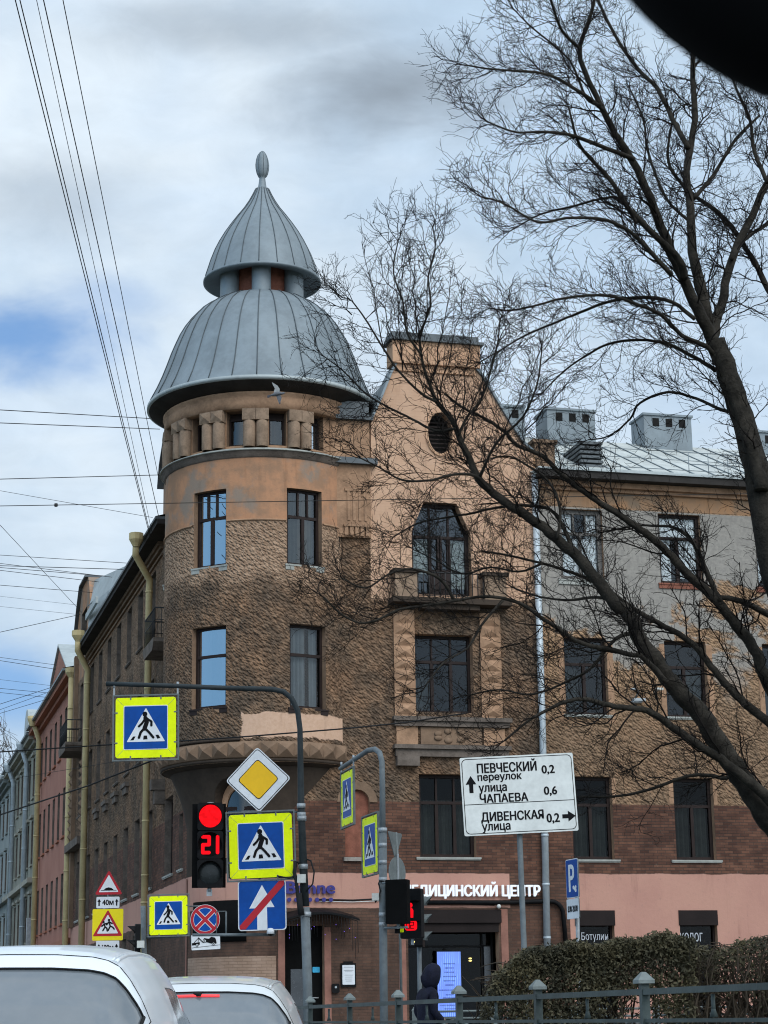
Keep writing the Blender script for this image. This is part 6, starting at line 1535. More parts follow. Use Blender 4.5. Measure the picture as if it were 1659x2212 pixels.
# limbs: (depth at start, depth at end, [(x, y)...], start width, end width) in photograph units
LIMBS = [
 (0, .2, [(1905, 2200), (1840, 1950), (1760, 1620), (1700, 1350), (1659, 1165), (1632, 1010), (1603, 900), (1572, 810), (1545, 735)], 84, 46),
 (-.1, .3, [(1648, 1060), (1618, 960), (1592, 880), (1566, 815), (1545, 750)], 34, 26),
 (.2, 1.2, [(1540, 740), (1514, 625), (1496, 544), (1492, 453), (1483, 372), (1501, 258), (1496, 150), (1505, 60), (1512, -60)], 30, 9),
 (.2, -1.2, [(1540, 735), (1523, 700), (1492, 634), (1460, 566), (1428, 489), (1397, 408), (1360, 335), (1329, 290), (1297, 227), (1265, 159), (1252, 104), (1279, 23), (1290, -50)], 32, 7),
 (-.2, -1.6, [(1478, 600), (1466, 560), (1419, 512), (1360, 453), (1315, 385), (1261, 326), (1243, 290), (1228, 230)], 22, 4),
 (.3, 1.6, [(1540, 735), (1548, 690), (1560, 657), (1578, 566), (1614, 489), (1659, 394), (1720, 300)], 27, 16),
 (.8, 1.8, [(1580, 560), (1605, 521), (1659, 483), (1740, 440)], 12, 8),
 (1.8, 2.2, [(1668, 1190), (1735, 1010), (1752, 840), (1710, 715), (1659, 625), (1614, 539), (1560, 467), (1505, 426), (1460, 381), (1442, 335), (1451, 270)], 24, 6),
 (.6, 2.0, [(1487, 320), (1451, 254), (1419, 190), (1378, 150), (1329, 77), (1292, 0), (1270, -60)], 14, 6),
 (.2, -1.0, [(1545, 770), (1528, 750), (1474, 725), (1428, 680), (1374, 657), (1315, 639), (1224, 643), (1134, 666), (1088, 671)], 14, 3.5),
 (-.6, -2.2, [(1451, 594), (1397, 535), (1351, 494), (1297, 473), (1224, 471), (1161, 480), (1090, 440), (1040, 425)], 12, 3),
 (-.2, .8, [(1500, 690), (1451, 652), (1383, 643), (1315, 652), (1252, 675), (1197, 698), (1134, 725), (1088, 752), (1040, 780)], 11, 3),
 (.3, 1.4, [(1547, 800), (1496, 770), (1442, 743), (1383, 734), (1315, 743), (1270, 766), (1220, 800), (1170, 850)], 12, 3),
 (.2, 1.6, [(1600, 895), (1555, 884), (1505, 861), (1442, 847), (1383, 870), (1360, 906), (1315, 942), (1270, 950)], 11, 3),
 (-.9, -2.4, [(1369, 344), (1292, 313), (1224, 290), (1161, 285), (1111, 285), (1050, 262)], 12, 3),
 (-1, -2, [(1306, 240), (1261, 204), (1188, 163), (1125, 154), (1066, 150), (1000, 140)], 11, 3),
 (-.8, 0, [(1374, 480), (1338, 430), (1297, 430), (1224, 449), (1170, 462), (1100, 500)], 9, 3),
 (-1, -2, [(1252, 104), (1215, 68), (1197, 22), (1180, -30)], 9, 5),
 (-1.2, -.6, [(1297, 227), (1265, 210), (1230, 130), (1150, 60), (1110, 20)], 8, 3),
 (1.0, 2.2, [(1659, 394), (1630, 330), (1620, 260), (1590, 190), (1570, 130)], 12, 6),
 (1.0, 2.0, [(1497, 430), (1540, 380), (1590, 300), (1640, 250)], 12, 6),
 (.5, 1.5, [(1494, 480), (1440, 430), (1400, 330), (1390, 260), (1360, 190)], 9, 4),
 # low limbs
 (-.6, -.9, [(1905, 2190), (1800, 1950), (1715, 1830), (1659, 1772), (1620, 1705), (1578, 1645), (1541, 1586), (1510, 1539), (1472, 1502), (1441, 1461), (1410, 1418), (1378, 1367), (1360, 1333), (1328, 1302), (1291, 1255), (1244, 1202), (1203, 1164), (1141, 1116), (1076, 1074), (1035, 1034), (1013, 987), (994, 949), (976, 906), (944, 868), (929, 831), (913, 784), (905, 720)], 62, 5),
 (-.9, -1.8, [(1680, 1745), (1610, 1683), (1556, 1639), (1516, 1614), (1453, 1571), (1409, 1539), (1359, 1530), (1303, 1521), (1266, 1511), (1219, 1517), (1172, 1539), (1141, 1558), (1090, 1600)], 25, 4),
 (.4, .2, [(1840, 1750), (1740, 1640), (1659, 1561), (1610, 1521), (1572, 1483), (1544, 1449), (1510, 1405), (1478, 1377), (1422, 1346), (1366, 1314), (1316, 1277), (1272, 1252), (1225, 1233), (1172, 1217), (1100, 1200), (1040, 1190)], 25, 4),
 (.8, .2, [(1780, 1640), (1700, 1540), (1659, 1480), (1628, 1399), (1591, 1352), (1547, 1296), (1510, 1264), (1481, 1236), (1441, 1192), (1410, 1164), (1372, 1136), (1328, 1105), (1290, 1082), (1250, 1054), (1203, 1016), (1172, 985), (1119, 962), (1088, 931), (1051, 906), (1001, 881), (960, 850)], 32, 5),
 (.6, 1.5, [(1556, 1300), (1532, 1249), (1510, 1196), (1488, 1161), (1453, 1139), (1416, 1136), (1372, 1136), (1300, 1150)], 15, 4),
 (.7, 1.0, [(1549, 1290), (1594, 1296), (1659, 1327), (1760, 1380)], 12, 16),
 (.2, 1.0, [(1600, 1660), (1569, 1680), (1528, 1674), (1485, 1677), (1422, 1699), (1366, 1715), (1316, 1721), (1250, 1721)], 12, 5),
 (-.9, -2.0, [(1441, 1476), (1391, 1421), (1359, 1414), (1316, 1402), (1275, 1396), (1238, 1380), (1203, 1355), (1166, 1332), (1132, 1308), (1089, 1293), (1036, 1289), (982, 1298), (917, 1308), (864, 1317), (810, 1341), (775, 1345), (735, 1325), (700, 1290)], 14, 4),
 (-.8, -.2, [(1328, 1302), (1290, 1290), (1229, 1296), (1170, 1290), (1110, 1270)], 9, 4),
 (-.8, .4, [(1244, 1202), (1200, 1110), (1151, 1093), (1076, 1096), (1019, 1109), (963, 1118), (901, 1131), (850, 1160)], 10, 3),
 (-.9, -1.6, [(1060, 1060), (1026, 1028), (979, 1025), (932, 1037), (869, 1037), (820, 1010), (780, 990)], 9, 3),
 (-.9, -.2, [(985, 925), (940, 930), (890, 905), (840, 880), (790, 850), (740, 800), (700, 770)], 8, 3),
 (-.9, -.4, [(990, 940), (1010, 900), (1040, 860), (1060, 800), (1075, 740), (1080, 690)], 7, 3),
 (-.9, -1.2, [(944, 868), (910, 850), (860, 800), (820, 740), (790, 690), (760, 650)], 7, 3),
 (-1.2, -1.6, [(913, 770), (880, 720), (870, 650), (850, 590), (860, 520)], 6, 2.5),
 (-1.0, -.6, [(905, 725), (930, 660), (925, 600), (940, 540), (935, 490)], 6, 2.5),
 (-.9, -2, [(1035, 1034), (1070, 960), (1130, 900), (1160, 830), (1170, 760)], 8, 3),
 (-.9, -.3, [(1203, 1164), (1210, 1100), (1185, 1040), (1130, 1000), (1090, 985), (1030, 1000)], 8, 3),
 (.0, .8, [(1378, 1367), (1330, 1380), (1280, 1440), (1230, 1470), (1150, 1500), (1080, 1490), (1020, 1500)], 10, 3),
 (-.9, -1.5, [(982, 1298), (950, 1250), (890, 1230), (840, 1240), (790, 1270), (740, 1250)], 8, 3),
 (-.9, -1.5, [(1089, 1293), (1040, 1350), (1010, 1400), (960, 1430), (920, 1480)], 7, 3),
 (.2, 1, [(1172, 1217), (1120, 1235), (1060, 1225), (1000, 1240), (950, 1215), (900, 1190)], 6, 3),
]
trunk = Seg(); tw = Seg()
def wpt(x, y, d): return at(x, y, Y0 + d)
NOISE = lambda a: Vector((rt.gauss(0, a), rt.gauss(0, a), rt.gauss(0, a)))
ntw = [0]
def twig(p, d, L, r, lvl):
    n = (0, 8, 6, 4, 2)[lvl]; pts = [p]; dirs = []
    for i in range(n):
        d = (d + NOISE((0, .21, .23, .24, .2)[lvl]) + Vector((-.02, 0, .05))).normalized(); pts.append(pts[-1] + d * (L / n)); dirs.append(d)
    tw.add(pts, r, max(r * .45, .0022), 3); ntw[0] += 1
    if lvl >= 4: return
    cnt = (0, max(3, int(L / .115)), max(2, int(L / .095)), 2)[lvl]
    for k in range(cnt):
        t = .15 + .85 * (k + rt.random()) / cnt; i = min(n - 1, int(t * n)); f = t * n - i; q = pts[i].lerp(pts[i + 1], min(1, f)); dd = dirs[i]
        side = dd.orthogonal().normalized(); side.rotate(Matrix.Rotation(rt.uniform(0, 2 * pi), 3, dd)); ang = rt.uniform(.45, .95)
        nd = dd * cos(ang) + side * sin(ang)
        if lvl == 1: twig(q, nd, rt.uniform(.30, .75) * (1 - .5 * t), max(.0048, r * .48), 2)
        elif lvl == 2: twig(q, nd, rt.uniform(.10, .30), .0033, 3)
        elif rt.random() < .6: twig(q, nd, rt.uniform(.05, .12), .0025, 4)
cen = at(1700, 1500, Y0)
for li, (d0, d1, P, w0, w1) in enumerate(LIMBS):
    n = len(P); pts = []; W3 = []
    for i, (x, y) in enumerate(P):
        t = i / (n - 1); pts.append(wpt(x, y, d0 + (d1 - d0) * t)); W3.append((w0 + (w1 - w0) * t ** .8) / 2 * Y0 / FPX * .96)
    # smooth (Catmull-Rom) with a little knottiness
    sp, sr = [], []
    for i in range(n - 1):
        p0, p1, p2, p3 = pts[max(i - 1, 0)], pts[i], pts[i + 1], pts[min(i + 2, n - 1)]
        for k in range(4):
            t = k / 4; q = .5 * ((2 * p1) + (p2 - p0) * t + (2 * p0 - 5 * p1 + 4 * p2 - p3) * t * t + (3 * p1 - p0 - 3 * p2 + p3) * t ** 3)
            r = W3[i] + (W3[i + 1] - W3[i]) * t; sp.append(q + NOISE(min(.012, r * .10))); sr.append(r * rt.uniform(.97, 1.04))
    sp.append(pts[-1]); sr.append(W3[-1])
    nn = 10 if sr[0] > .05 else 6
    k = len(sp); b = len(trunk.v)
    mbt = MB(); mbt.tube(sp, sr, nn); trunk.v.extend(Vector(v) for v in mbt.v); trunk.f.extend(tuple(i + b for i in f) for f in mbt.f)
    # side branches along the limb
    acc = 0
    for i in range(1, k):
        x, y = P[min(n - 1, i // 4)]
        if x > 1700 or y > 1800: continue
        seg = sp[i] - sp[i - 1]; acc += seg.length
        step = .235 if sr[i] > .045 else .15
        while acc > step:
            acc -= step * rt.uniform(.7, 1.3); dd = seg.normalized(); side = dd.orthogonal().normalized(); side.rotate(Matrix.Rotation(rt.uniform(0, 2 * pi), 3, dd)); side.y *= .8
            tt = i / k; ang = rt.uniform(.5, 1.0); nd = (dd * cos(ang) + side * sin(ang) + Vector((-.10, 0, .05))).normalized()
            L = rt.uniform(.5, 1.5) * (1.0 if sr[i] > .03 else .8) * (1 - .5 * tt)
            if sr[i] > .09: L *= .55
            twig(sp[i], nd, L, min(.015, max(.0075, sr[i] * .38)), 1)
    # the tip carries on as a twig fan
    if w1 < 8:
        for _ in range(3): twig(sp[-1], ((sp[-1] - sp[-4]).normalized() + NOISE(.35)).normalized(), rt.uniform(.25, .55), .007, 1)
# straight water shoots on the upper left
for (x, y, x2, y2) in ((905, 740, 940, 490), (900, 720, 880, 520), (930, 830, 985, 560), (870, 800, 860, 560), (1010, 900, 1095, 640), (1020, 930, 1090, 700), (880, 800, 790, 570), (830, 760, 785, 520), (760, 680, 700, 600), (1090, 930, 1180, 720), (1135, 930, 1260, 790), (950, 850, 1010, 600), (1000, 880, 1030, 640)):
    a, b = wpt(x, y, -1.0), wpt(x2, y2, -1.2); d = (b - a); L = d.length; d.normalize(); pts = [a]; n = 7
    for i in range(n): pts.append(a + d * L * (i + 1) / n + NOISE(.025))
    tw.add(pts, .009, .003, 4)
    for i in range(1, n):
        for s_ in (1, -1):
            sd_ = d.orthogonal().normalized(); sd_.rotate(Matrix.Rotation(rt.uniform(0, 6.28), 3, d)); twig(pts[i], (d * .85 + sd_ * .5).normalized(), rt.uniform(.25, .6) * (1 - i / n * .6), .005, 2)
trunk.obj('trunk', M['bark'], tree, base); tw.obj('crown', M['twig'], tree, base)
tree.rotation_euler = (0, 0, 0)
# far little tree down the street
p = at(30, 1700, 175); ft = thing('far_tree', 'small pale bare tree far down the side street', 'tree', (p.x, p.y, .1)); tk = Seg(); tw = Seg()
zt = at(30, 1600, 175).z
tk.add([Vector((0, 0, 0)), Vector((.2, 0, zt * .45)), Vector((0, 0, zt * .6))], .35, .2, 6)
for k in range(26):
    a = rt.uniform(0, 2 * pi); q = Vector((.1, 0, zt * rt.uniform(.45, .62))); d = Vector((cos(a) * .5, sin(a) * .5, 1)).normalized(); pts = [q]
    for i in range(6): d = (d + NOISE(.2)).normalized(); pts.append(pts[-1] + d * zt * .075)
    tw.add(pts, .09, .02, 3)
    for i in range(2, 7):
        for _ in range(4): e = (d + NOISE(.6)).normalized(); tw.add([pts[i], pts[i] + e * .8, pts[i] + (e + NOISE(.3)) * 1.5], .03, .012, 3)
tk.obj('trunk', M['bark_far'], ft); tw.obj('crown', M['bark_far'], ft)

# ------------------------------------------------------------------ overhead wires
def wire(label, a, b, r, sag=.0, group='overhead wires', extra=None, name='overhead_wire', ext=0.0):
    a, b = Vector(a), Vector(b)
    if ext: a = a + (a - b) * ext
    r *= .78; o = a.copy(); mb = MB(); n = 14; mb.tube([a.lerp(b, i / n) - Vector((0, 0, sag * 4 * (i / n) * (1 - i / n))) - o for i in range(n + 1)], r, 5)
    return mb.build(name, M['cable'], None, label, 'wire', group, None, o)
def seen(x0, y0, Ya, x1, y1, Yb): return at(x0, y0, Ya), at(x1, y1, Yb)
LW5 = [((33, 0), (324.5, 1161), 'leftmost of the five steep wires running towards the house corner', .013, 57), ((43, 0), (326.5, 1161), 'second of the five steep wires, close beside the leftmost one', .013, 57), ((79, 0), (330, 1158), 'thinnest middle one of the five steep wires', .008, 57),
       ((94, 0), (344, 1122), 'fourth of the five steep wires, thicker than the middle one', .013, 58), ((136, 0), (342, 1031), 'rightmost of the five steep wires, nearest the dome', .011, 58)]
for (a, b, lab, r, Yb) in LW5: wire(lab, *seen(*a, 30, *b, Yb), r, 0, 'steep wires', ext=.5)
HW = [((0, 885.5, 46), (323, 904, 53), 'upper of the two level wires ending at the dome edge', .014), ((0, 913.6, 46), (345, 927, 53), 'lower of the two level wires ending at the dome edge', .014), ((0, 1035, 46), (343, 1026, 53), 'single wire rising slightly to the tower below its cornice', .013),
      ((0, 1060, 60), (330, 1118, 60), 'faint wire slanting down to the house gable', .009), ((0, 1199, 75), (262, 1215.6, 69), 'topmost of the bunch of wires ending at the grey dormer', .013),
      ((0, 1217, 75), (211, 1243, 72), 'wire of the dormer bunch that crosses its neighbours', .013), ((0, 1222, 75), (234, 1229, 71), 'nearly level wire of the dormer bunch', .017), ((0, 1226, 75), (199, 1242, 73), 'wire just under the nearly level one of the dormer bunch', .015), ((0, 1232, 75), (187, 1254, 74), 'lowest wire of the dormer bunch', .014),
      ((0, 1264, 77), (175, 1278, 76), 'lone wire below the dormer bunch', .014), ((0, 1134, 60), (172, 1318, 77), 'wire slanting steeply down to the dormer', .011), ((0, 1365.6, 74), (167, 1328.7, 78), 'wire rising to the brown gable', .014),
      ((0, 1288, 90), (160, 1306, 79), 'faintest upper wire between the lone wire and the rising one', .007), ((0, 1310, 90), (165, 1327, 79), 'faint wire ending where the rising wire meets the gable', .008),
      ((0, 1420, 90), (118, 1436, 88), 'upper wire of a close pair ending at the red gable', .012), ((0, 1427, 90), (116, 1445, 88), 'lower wire of a close pair ending at the red gable', .015), ((0, 1521, 88), (112, 1484.5, 90), 'upper of the wires rising to the foot of the red gable', .015), ((0, 1533, 88), (108, 1494, 90), 'middle of the wires rising to the foot of the red gable', .012),
      ((0, 1541, 88), (106, 1509, 90), 'lowest of the wires rising to the foot of the red gable', .013), ((0, 1468, 95), (110, 1481, 90), 'faint wire falling gently to the red gable', .009), ((0, 1487, 92), (106, 1497, 90), 'upper falling wire crossing the rising ones', .013), ((0, 1496, 92), (107, 1507, 90), 'lower falling wire crossing the rising ones', .013)]
for (a, b, lab, r) in HW:
    A_, B_ = at(*a), at(*b)
    if b[2] > 60: B_ = B_ + (B_ - A_) * (.14 if 'dormer bunch' in lab else .04)
    wire(lab, A_, B_, r, .0, ext=.25)
# long wires in front of the house
A_, B_ = at(0, 1093, 40), at(1659, 1066, 46); wire('long level wire with a small clip crossing in front of the tower windows', A_, B_, .011, .0, ext=.05)
c = at(121, 1091, 40.5); t = thing('wire_clip', 'tiny dark clip on the long level wire', 'clip', c); mb = MB(); mb.box(-.03, .03, -.02, .02, -.035, .035); mb.box(-.045, .045, -.025, .025, -.008, .008); mb.build('clip_body', M['iron'], t)
wire('dark sagging cable crossing the side street behind the hanging crossing sign', at(-40, 1627, 60), at(262, 1607, 60), .028)
mb = MB(); P = [at(-30, 1770, 60), at(191, 1697, 54), at(336, 1640, 50), at(380, 1601.5, 50), at(538, 1590.6, 49.5), at(756, 1573, 49.5), at(875, 1561, 49.5), at(1010, 1540, 49.6)]
mb2 = MB(); mb2.tube([p - P[0] for p in P[:3]], .022, 6); mb2.build('overhead_wire', M['cable'], None, 'thick cable climbing past the cream downpipes to the tower foot', 'wire', 'overhead wires', None, P[0])
mb2 = MB(); mb2.tube([p - P[3] for p in P[3:]], .020, 6); mb2.build('overhead_wire', M['cable'], None, 'twisted cable crossing the pale plaster patch below the tower windows', 'wire', 'overhead wires', None, P[3])
wire('thin grey wire sagging across the red house', at(-20, 1690, 80), at(330, 1632, 62), .010)

# ------------------------------------------------------------------ pigeon
p = at(598, 851, 48.5); pg = thing('pigeon', 'grey pigeon flying in front of the tower below the dome edge', 'bird', p, (0, 0, 0))
mb = MB(); prof = [(-.17, .012), (-.12, .030), (-.05, .055), (.02, .060), (.08, .050), (.12, .034), (.155, .030), (.18, .026), (.20, .014), (.225, .003)]
n = 14; b = 0
for i, (x, r) in enumerate(prof):
    for j in range(n): q = 2 * pi * j / n; mb.v.append((x, r * cos(q), r * sin(q) * .95 + x * .22 - (.02 if x > .1 else 0) + .0))
for i in range(len(prof) - 1):
    for j in range(n): mb.face((i * n + j, i * n + (j + 1) % n, (i + 1) * n + (j + 1) % n, (i + 1) * n + j), 0, None, True)
mb.build('body', M['feather_grey'], pg, fix=True)
def wing(name, pts, m):
    mb = MB(); mb.prism(pts, -.006, .006, 0); return mb.build(name, M[m], pg, fix=True)
wing('wing', [(-.075, .02), (.065, .02), (.075, .13), (.02, .22), (-.10, .30), (-.125, .315), (-.10, .24), (-.05, .15), (-.075, .06)], 'feather_pale')
wing('wing', [(-.02, -.02), (.09, -.03), (.125, -.10), (.10, -.19), (.075, -.27), (.05, -.245), (.02, -.16), (-.01, -.08)], 'feather_grey')
mb = MB(); mb.prism([(.05, -.235), (.105, -.235), (.075, -.285)][::-1], -.008, .008); mb.build('wing_tip', M['feather_dark'], pg, fix=True)
mb = MB(); mb.prism([(-.15, -.055), (-.13, -.01), (-.24, -.035), (-.25, -.09), (-.20, -.10)], -.006, .006); mb.build('tail', M['feather_dark'], pg, fix=True)

# ------------------------------------------------------------------ hooded walker
p = at(921, 2150, 31.8); wk = thing('person', 'person in a dark hooded jacket walking behind the fence', 'person', (p.x, p.y, .15), (0, 0, radians(-62)))
# local: faces +y, x right
def skin_obj(name, joints, edges, m, parent, sub=2):
    import bmesh
    me = bpy.data.meshes.new(name); bm = bmesh.new(); lay = bm.verts.layers.skin.verify(); vs = []
    for i, (co, r) in enumerate(joints):
        v = bm.verts.new(co); v[lay].radius = r if hasattr(r, '__len__') else (r, r); v[lay].use_root = (i == 0); vs.append(v)
    for a, b in edges: bm.edges.new((vs[a], vs[b]))
    bm.to_mesh(me); bm.free(); me.materials.append(M[m])
    o = bpy.data.objects.new(name, me); C.objects.link(o); o.parent = parent
    sk = o.modifiers.new('skin', 'SKIN'); sk.use_smooth_shade = True; sb = o.modifiers.new('sub', 'SUBSURF'); sb.levels = sb.render_levels = sub; return o
J = [((0, 0, .95), (.11, .09)), ((0, .0, 1.15), (.10, .08)), ((0, .02, 1.36), (.11, .075)), ((0, .06, 1.50), (.055, .055)), ((0, .10, 1.60), (.058, .065)), ((0, .115, 1.70), (.072, .088)), ((0, .12, 1.76), (.05, .06)),
     ((-.15, .02, 1.39), .045), ((-.22, -.06, 1.14), .036), ((-.22, .10, .93), .030), ((.15, .02, 1.39), .045), ((.22, .0, 1.14), .036), ((.22, .2, .98), .030),
     ((-.09, .03, .88), .075), ((-.10, .20, .50), .048), ((-.10, .17, .09), .035), ((-.10, .31, .05), .03), ((.09, -.03, .88), .075), ((.10, -.06, .50), .048), ((.10, -.30, .13), .035), ((.10, -.22, .05), .03)]
E_ = [(0, 1), (1, 2), (2, 3), (3, 4), (4, 5), (5, 6), (2, 7), (7, 8), (8, 9), (2, 10), (10, 11), (11, 12), (0, 13), (13, 14), (14, 15), (15, 16), (0, 17), (17, 18), (18, 19), (19, 20)]
skin_obj('body', J, E_, 'skin', wk)
JJ = [((0, 0, .80), (.185, .16)), ((0, 0, 1.0), (.18, .155)), ((0, 0, 1.18), (.185, .155)), ((0, .01, 1.36), (.18, .135)), ((0, .06, 1.53), (.10, .095)),
      ((-.17, .02, 1.39), .078), ((-.22, -.06, 1.14), .062), ((-.21, .08, .92), .05), ((.17, .02, 1.39), .078), ((.22, .0, 1.14), .062), ((.21, .18, .97), .05)]
skin_obj('jacket', JJ, [(0, 1), (1, 2), (2, 3), (3, 4), (3, 5), (5, 6), (6, 7), (3, 8), (8, 9), (9, 10)], 'jacket', wk)
JT = [((0, 0, .90), (.165, .14)), ((-.095, .03, .82), .12), ((-.10, .20, .50), .082), ((-.10, .17, .10), .062), ((.095, -.03, .82), .12), ((.10, -.06, .50), .082), ((.10, -.29, .15), .062)]
skin_obj('trousers', JT, [(0, 1), (1, 2), (2, 3), (0, 4), (4, 5), (5, 6)], 'trousers', wk)
mb = MB(); n = 20; K = 14     # hood: open at the face
for i in range(K + 1):
    th = radians(18 + 144 * i / K) if False else pi * (.30 + .70 * i / K)     # angle from the face opening backwards
    for j in range(n):
        q = 2 * pi * j / n; r = .122; fx = r * sin(th) * cos(q); fz = .150 * sin(th) * sin(q); fy = .145 * cos(th) + .03 * sin(q)
        mb.v.append((fx, .10 + fy, 1.665 + fz + (.03 if sin(q) > 0 else -.03 * (1 - sin(q)) * .5) * sin(th)))
for i in range(K):
    for j in range(n): mb.face((i * n + j, i * n + (j + 1) % n, (i + 1) * n + (j + 1) % n, (i + 1) * n + j), 0, None, True)
ho = mb.build('hood', M['jacket'], wk); so = ho.modifiers.new('solid', 'SOLIDIFY'); so.thickness = .02; so.offset = 1
mb = MB(); mb.ball((0, .225, 1.665), (.018, .022, .028), 10, 6); mb.build('nose', M['skin'], wk)
mb = MB()
for s in (-1, 1): mb.ball((s * .033, .207, 1.705), (.012, .01, .008), 8, 5)
mb.build('eyes', M['hair'], wk)
mb = MB(); mb.ball((0, .212, 1.615), (.024, .01, .006), 8, 5); mb.build('mouth', M['sill_red'], wk)
mb = MB(); mb.ball((0, .10, 1.74), (.092, .10, .07), 14, 8); mb.build('hair', M['hair'], wk)
for s, c in ((-1, (-.22, .115, .90)), (1, (.22, .225, .945))):
    JH = [(c, (.03, .018)), ((c[0], c[1] + .015, c[2] - .05), (.038, .016)), ((c[0], c[1] + .02, c[2] - .09), (.036, .014))]; ED = [(0, 1), (1, 2)]
    for k in range(4):
        fx = (k - 1.5) * .02; b0_ = len(JH); L = (.05, .06, .058, .045)[k]
        JH += [((c[0] + fx * .6, c[1] + .03 + fx * .4, c[2] - .09 - L * .5), .0085), ((c[0] + fx * .6 - s * .012, c[1] + .045, c[2] - .09 - L), .0075)]; ED += [(2, b0_), (b0_, b0_ + 1)]
    b0_ = len(JH); JH += [((c[0] - s * .012, c[1] + .05, c[2] - .05), .0095), ((c[0] - s * .02, c[1] + .065, c[2] - .08), .008)]; ED += [(1, b0_), (b0_, b0_ + 1)]
    skin_obj('hand', JH, ED, 'skin', wk, 1)
for s, c in ((-1, (-.10, .24, .05)), (1, (.10, -.24, .06))):
    mb = MB(); mb.ball(c, (.055, .14, .05), 12, 8); mb.ball((c[0], c[1] - .09, c[2] + .04), (.055, .06, .07), 12, 8); mb.build('shoe', M['rubber'], wk)

# ------------------------------------------------------------------ cars
def car(label, x, y, paint, belt=1.02, H=.545, hw=.90, L=4.35, brake=False, rails=False):
    t = thing('parked_car', label, 'car', (x, y, 0)); t.name = 'car'
    FX = [(1, 0), (.985, .12), (.95, .30), (.88, .545), (.80, .745), (.733, .868), (.655, .93), (.556, .965), (.32, .992), (0, 1.0)]
    def prof(s):      # s: 0 belt .. 1 roof middle
        q = s * (len(FX) - 1); i = min(len(FX) - 2, int(q)); f = q - i
        return FX[i][0] + (FX[i + 1][0] - FX[i][0]) * f, FX[i][1] + (FX[i + 1][1] - FX[i][1]) * f
    KY = [(.06, .0), (.12, .22), (.20, .45), (.30, .65), (.40, .80), (.46, .865), (.56, .90), (.8, .95), (1.3, .992), (1.8, 1.0), (2.2, .97), (2.5, .84), (2.8, .62), (3.1, .36), (3.45, 0)]
    def kf(yy):
        for a, b in zip(KY[:-1], KY[1:]):
            if a[0] <= yy <= b[0]: f = (yy - a[0]) / (b[0] - a[0]); return a[1] + (b[1] - a[1]) * f
        return 0
    def P(yy, s, side, off=0.0):
        fx, fz = prof(s); k = kf(yy); shrink = 1 - .04 * max(0, (1.2 - yy)) if yy < 1.2 else 1 - .03 * max(0, yy - 1.2)
        return (side * hw * fx * shrink * (1 + off), yy - off * 1.2 if yy < .5 else yy, belt + H * k * fz * (1 + off * .6) + off * .5)
    ys = sorted(set([a[0] for a in KY] + [.06 + .02 * i for i in range(26)] + [.6 + .15 * i for i in range(19)])); ss = [i / 36 for i in range(37)]
    def patchm(cond, off, nm, m, par, sides=(-1, 1)):
        mb = MB()
        for ya, yb in zip(ys[:-1], ys[1:]):
            for sa, sb in zip(ss[:-1], ss[1:]):
                if cond((ya + yb) / 2, (sa + sb) / 2):
                    for side in sides: mb.poly([P(ya, sa, side, off), P(yb, sa, side, off), P(yb, sb, side, off), P(ya, sb, side, off)], 0, None, True)
        import bmesh
        o = mb.build(nm, M[m], par); bm = bmesh.new(); bm.from_mesh(o.data); bmesh.ops.remove_doubles(bm, verts=bm.verts, dist=.0005); bmesh.ops.recalc_face_normals(bm, faces=bm.faces); bm.to_mesh(o.data); bm.free()
        for pl in o.data.polygons: pl.use_smooth = True
        return o
    isrear = lambda yy, s: yy < .36 and s > .28
    isside = lambda yy, s: 1.45 < yy < 2.65 and .04 < s < .36 and not 1.92 < yy < 2.0
    isfront = lambda yy, s: yy > 2.42 and s > .42 and yy < 3.35
    patchm(lambda a, b: not (isrear(a, b) or isside(a, b) or isfront(a, b)), 0, 'cabin', paint, t)
    rw = patchm(isrear, -.004, 'rear_window', 'car_glass', t); [patchm(isside, -.004, 'side_window', 'car_glass', t, (q,)) for q in (-1, 1)]; patchm(isfront, -.004, 'windscreen', 'car_glass', t)
    # rubber edge of the rear window
    mb = MB(); e = [P(.36, .28 + .72 * i / 20, 1, .002) for i in range(21)] + [P(.36, 1 - .72 * i / 20, -1, .002) for i in range(21)]
    mb.tube(e, .005, 6); mb.tube([P(.06 + .30 * i / 10, .28, 1, .002) for i in range(11)], .010, 6); mb.tube([P(.06 + .30 * i / 10, .28, -1, .002) for i in range(11)], .010, 6); mb.build('window_seal', M['rubber'], t)
    mb = MB(); mb.tube([P(.07 + .385 * i / 10, .235, 1, .0003) for i in range(11)] + [P(.455, .235 + .765 * i / 20, 1, .0) for i in range(21)] + [P(.455, 1 - .765 * i / 20, -1, .0) for i in range(21)] + [P(.455 - .385 * i / 10, .235, -1, .0003) for i in range(11)], .0035, 5); mb.build('tailgate_gap', M['rubber'], t)
    # roof edge strips
    mb = MB()
    for side in (-1, 1): mb.tube([P(.47 + 1.7 * i / 20, .60, side, .004) for i in range(21)], .011, 6); mb.tube([P(.47 + 1.7 * i / 20, .635, side, .003) for i in range(21)], .006, 6)
    mb.build('roof_moulding', M[paint], t)
    if rails:
        mb = MB()
        for side in (-1, 1): mb.tube([P(.75, .60, side, .0)] + [tuple(Vector(P(.85 + 1.2 * i / 10, .60, side)) + Vector((0, 0, .035))) for i in range(11)] + [P(2.15, .6, side, 0)], .014, 6)
        mb.build('roof_rail', M['rubber'], t)
    if brake:
        mb = MB(); mb.tube([(-.17 + .34 * i / 8, P(.355, 1, 1, .0)[1] - .03, P(.355, 1, 1)[2] - .022 - .003 * abs(i - 4) / 4) for i in range(9)], .011, 6); mb.build('brake_light', M['brake_led'], t)
        mb = MB(); mb.tube([(-.02, .34, P(.34, 1, 1)[2]), (.03, .31, P(.34, 1, 1)[2] - .0)], .02, 6); mb.build('wiper', M['rubber'], t)
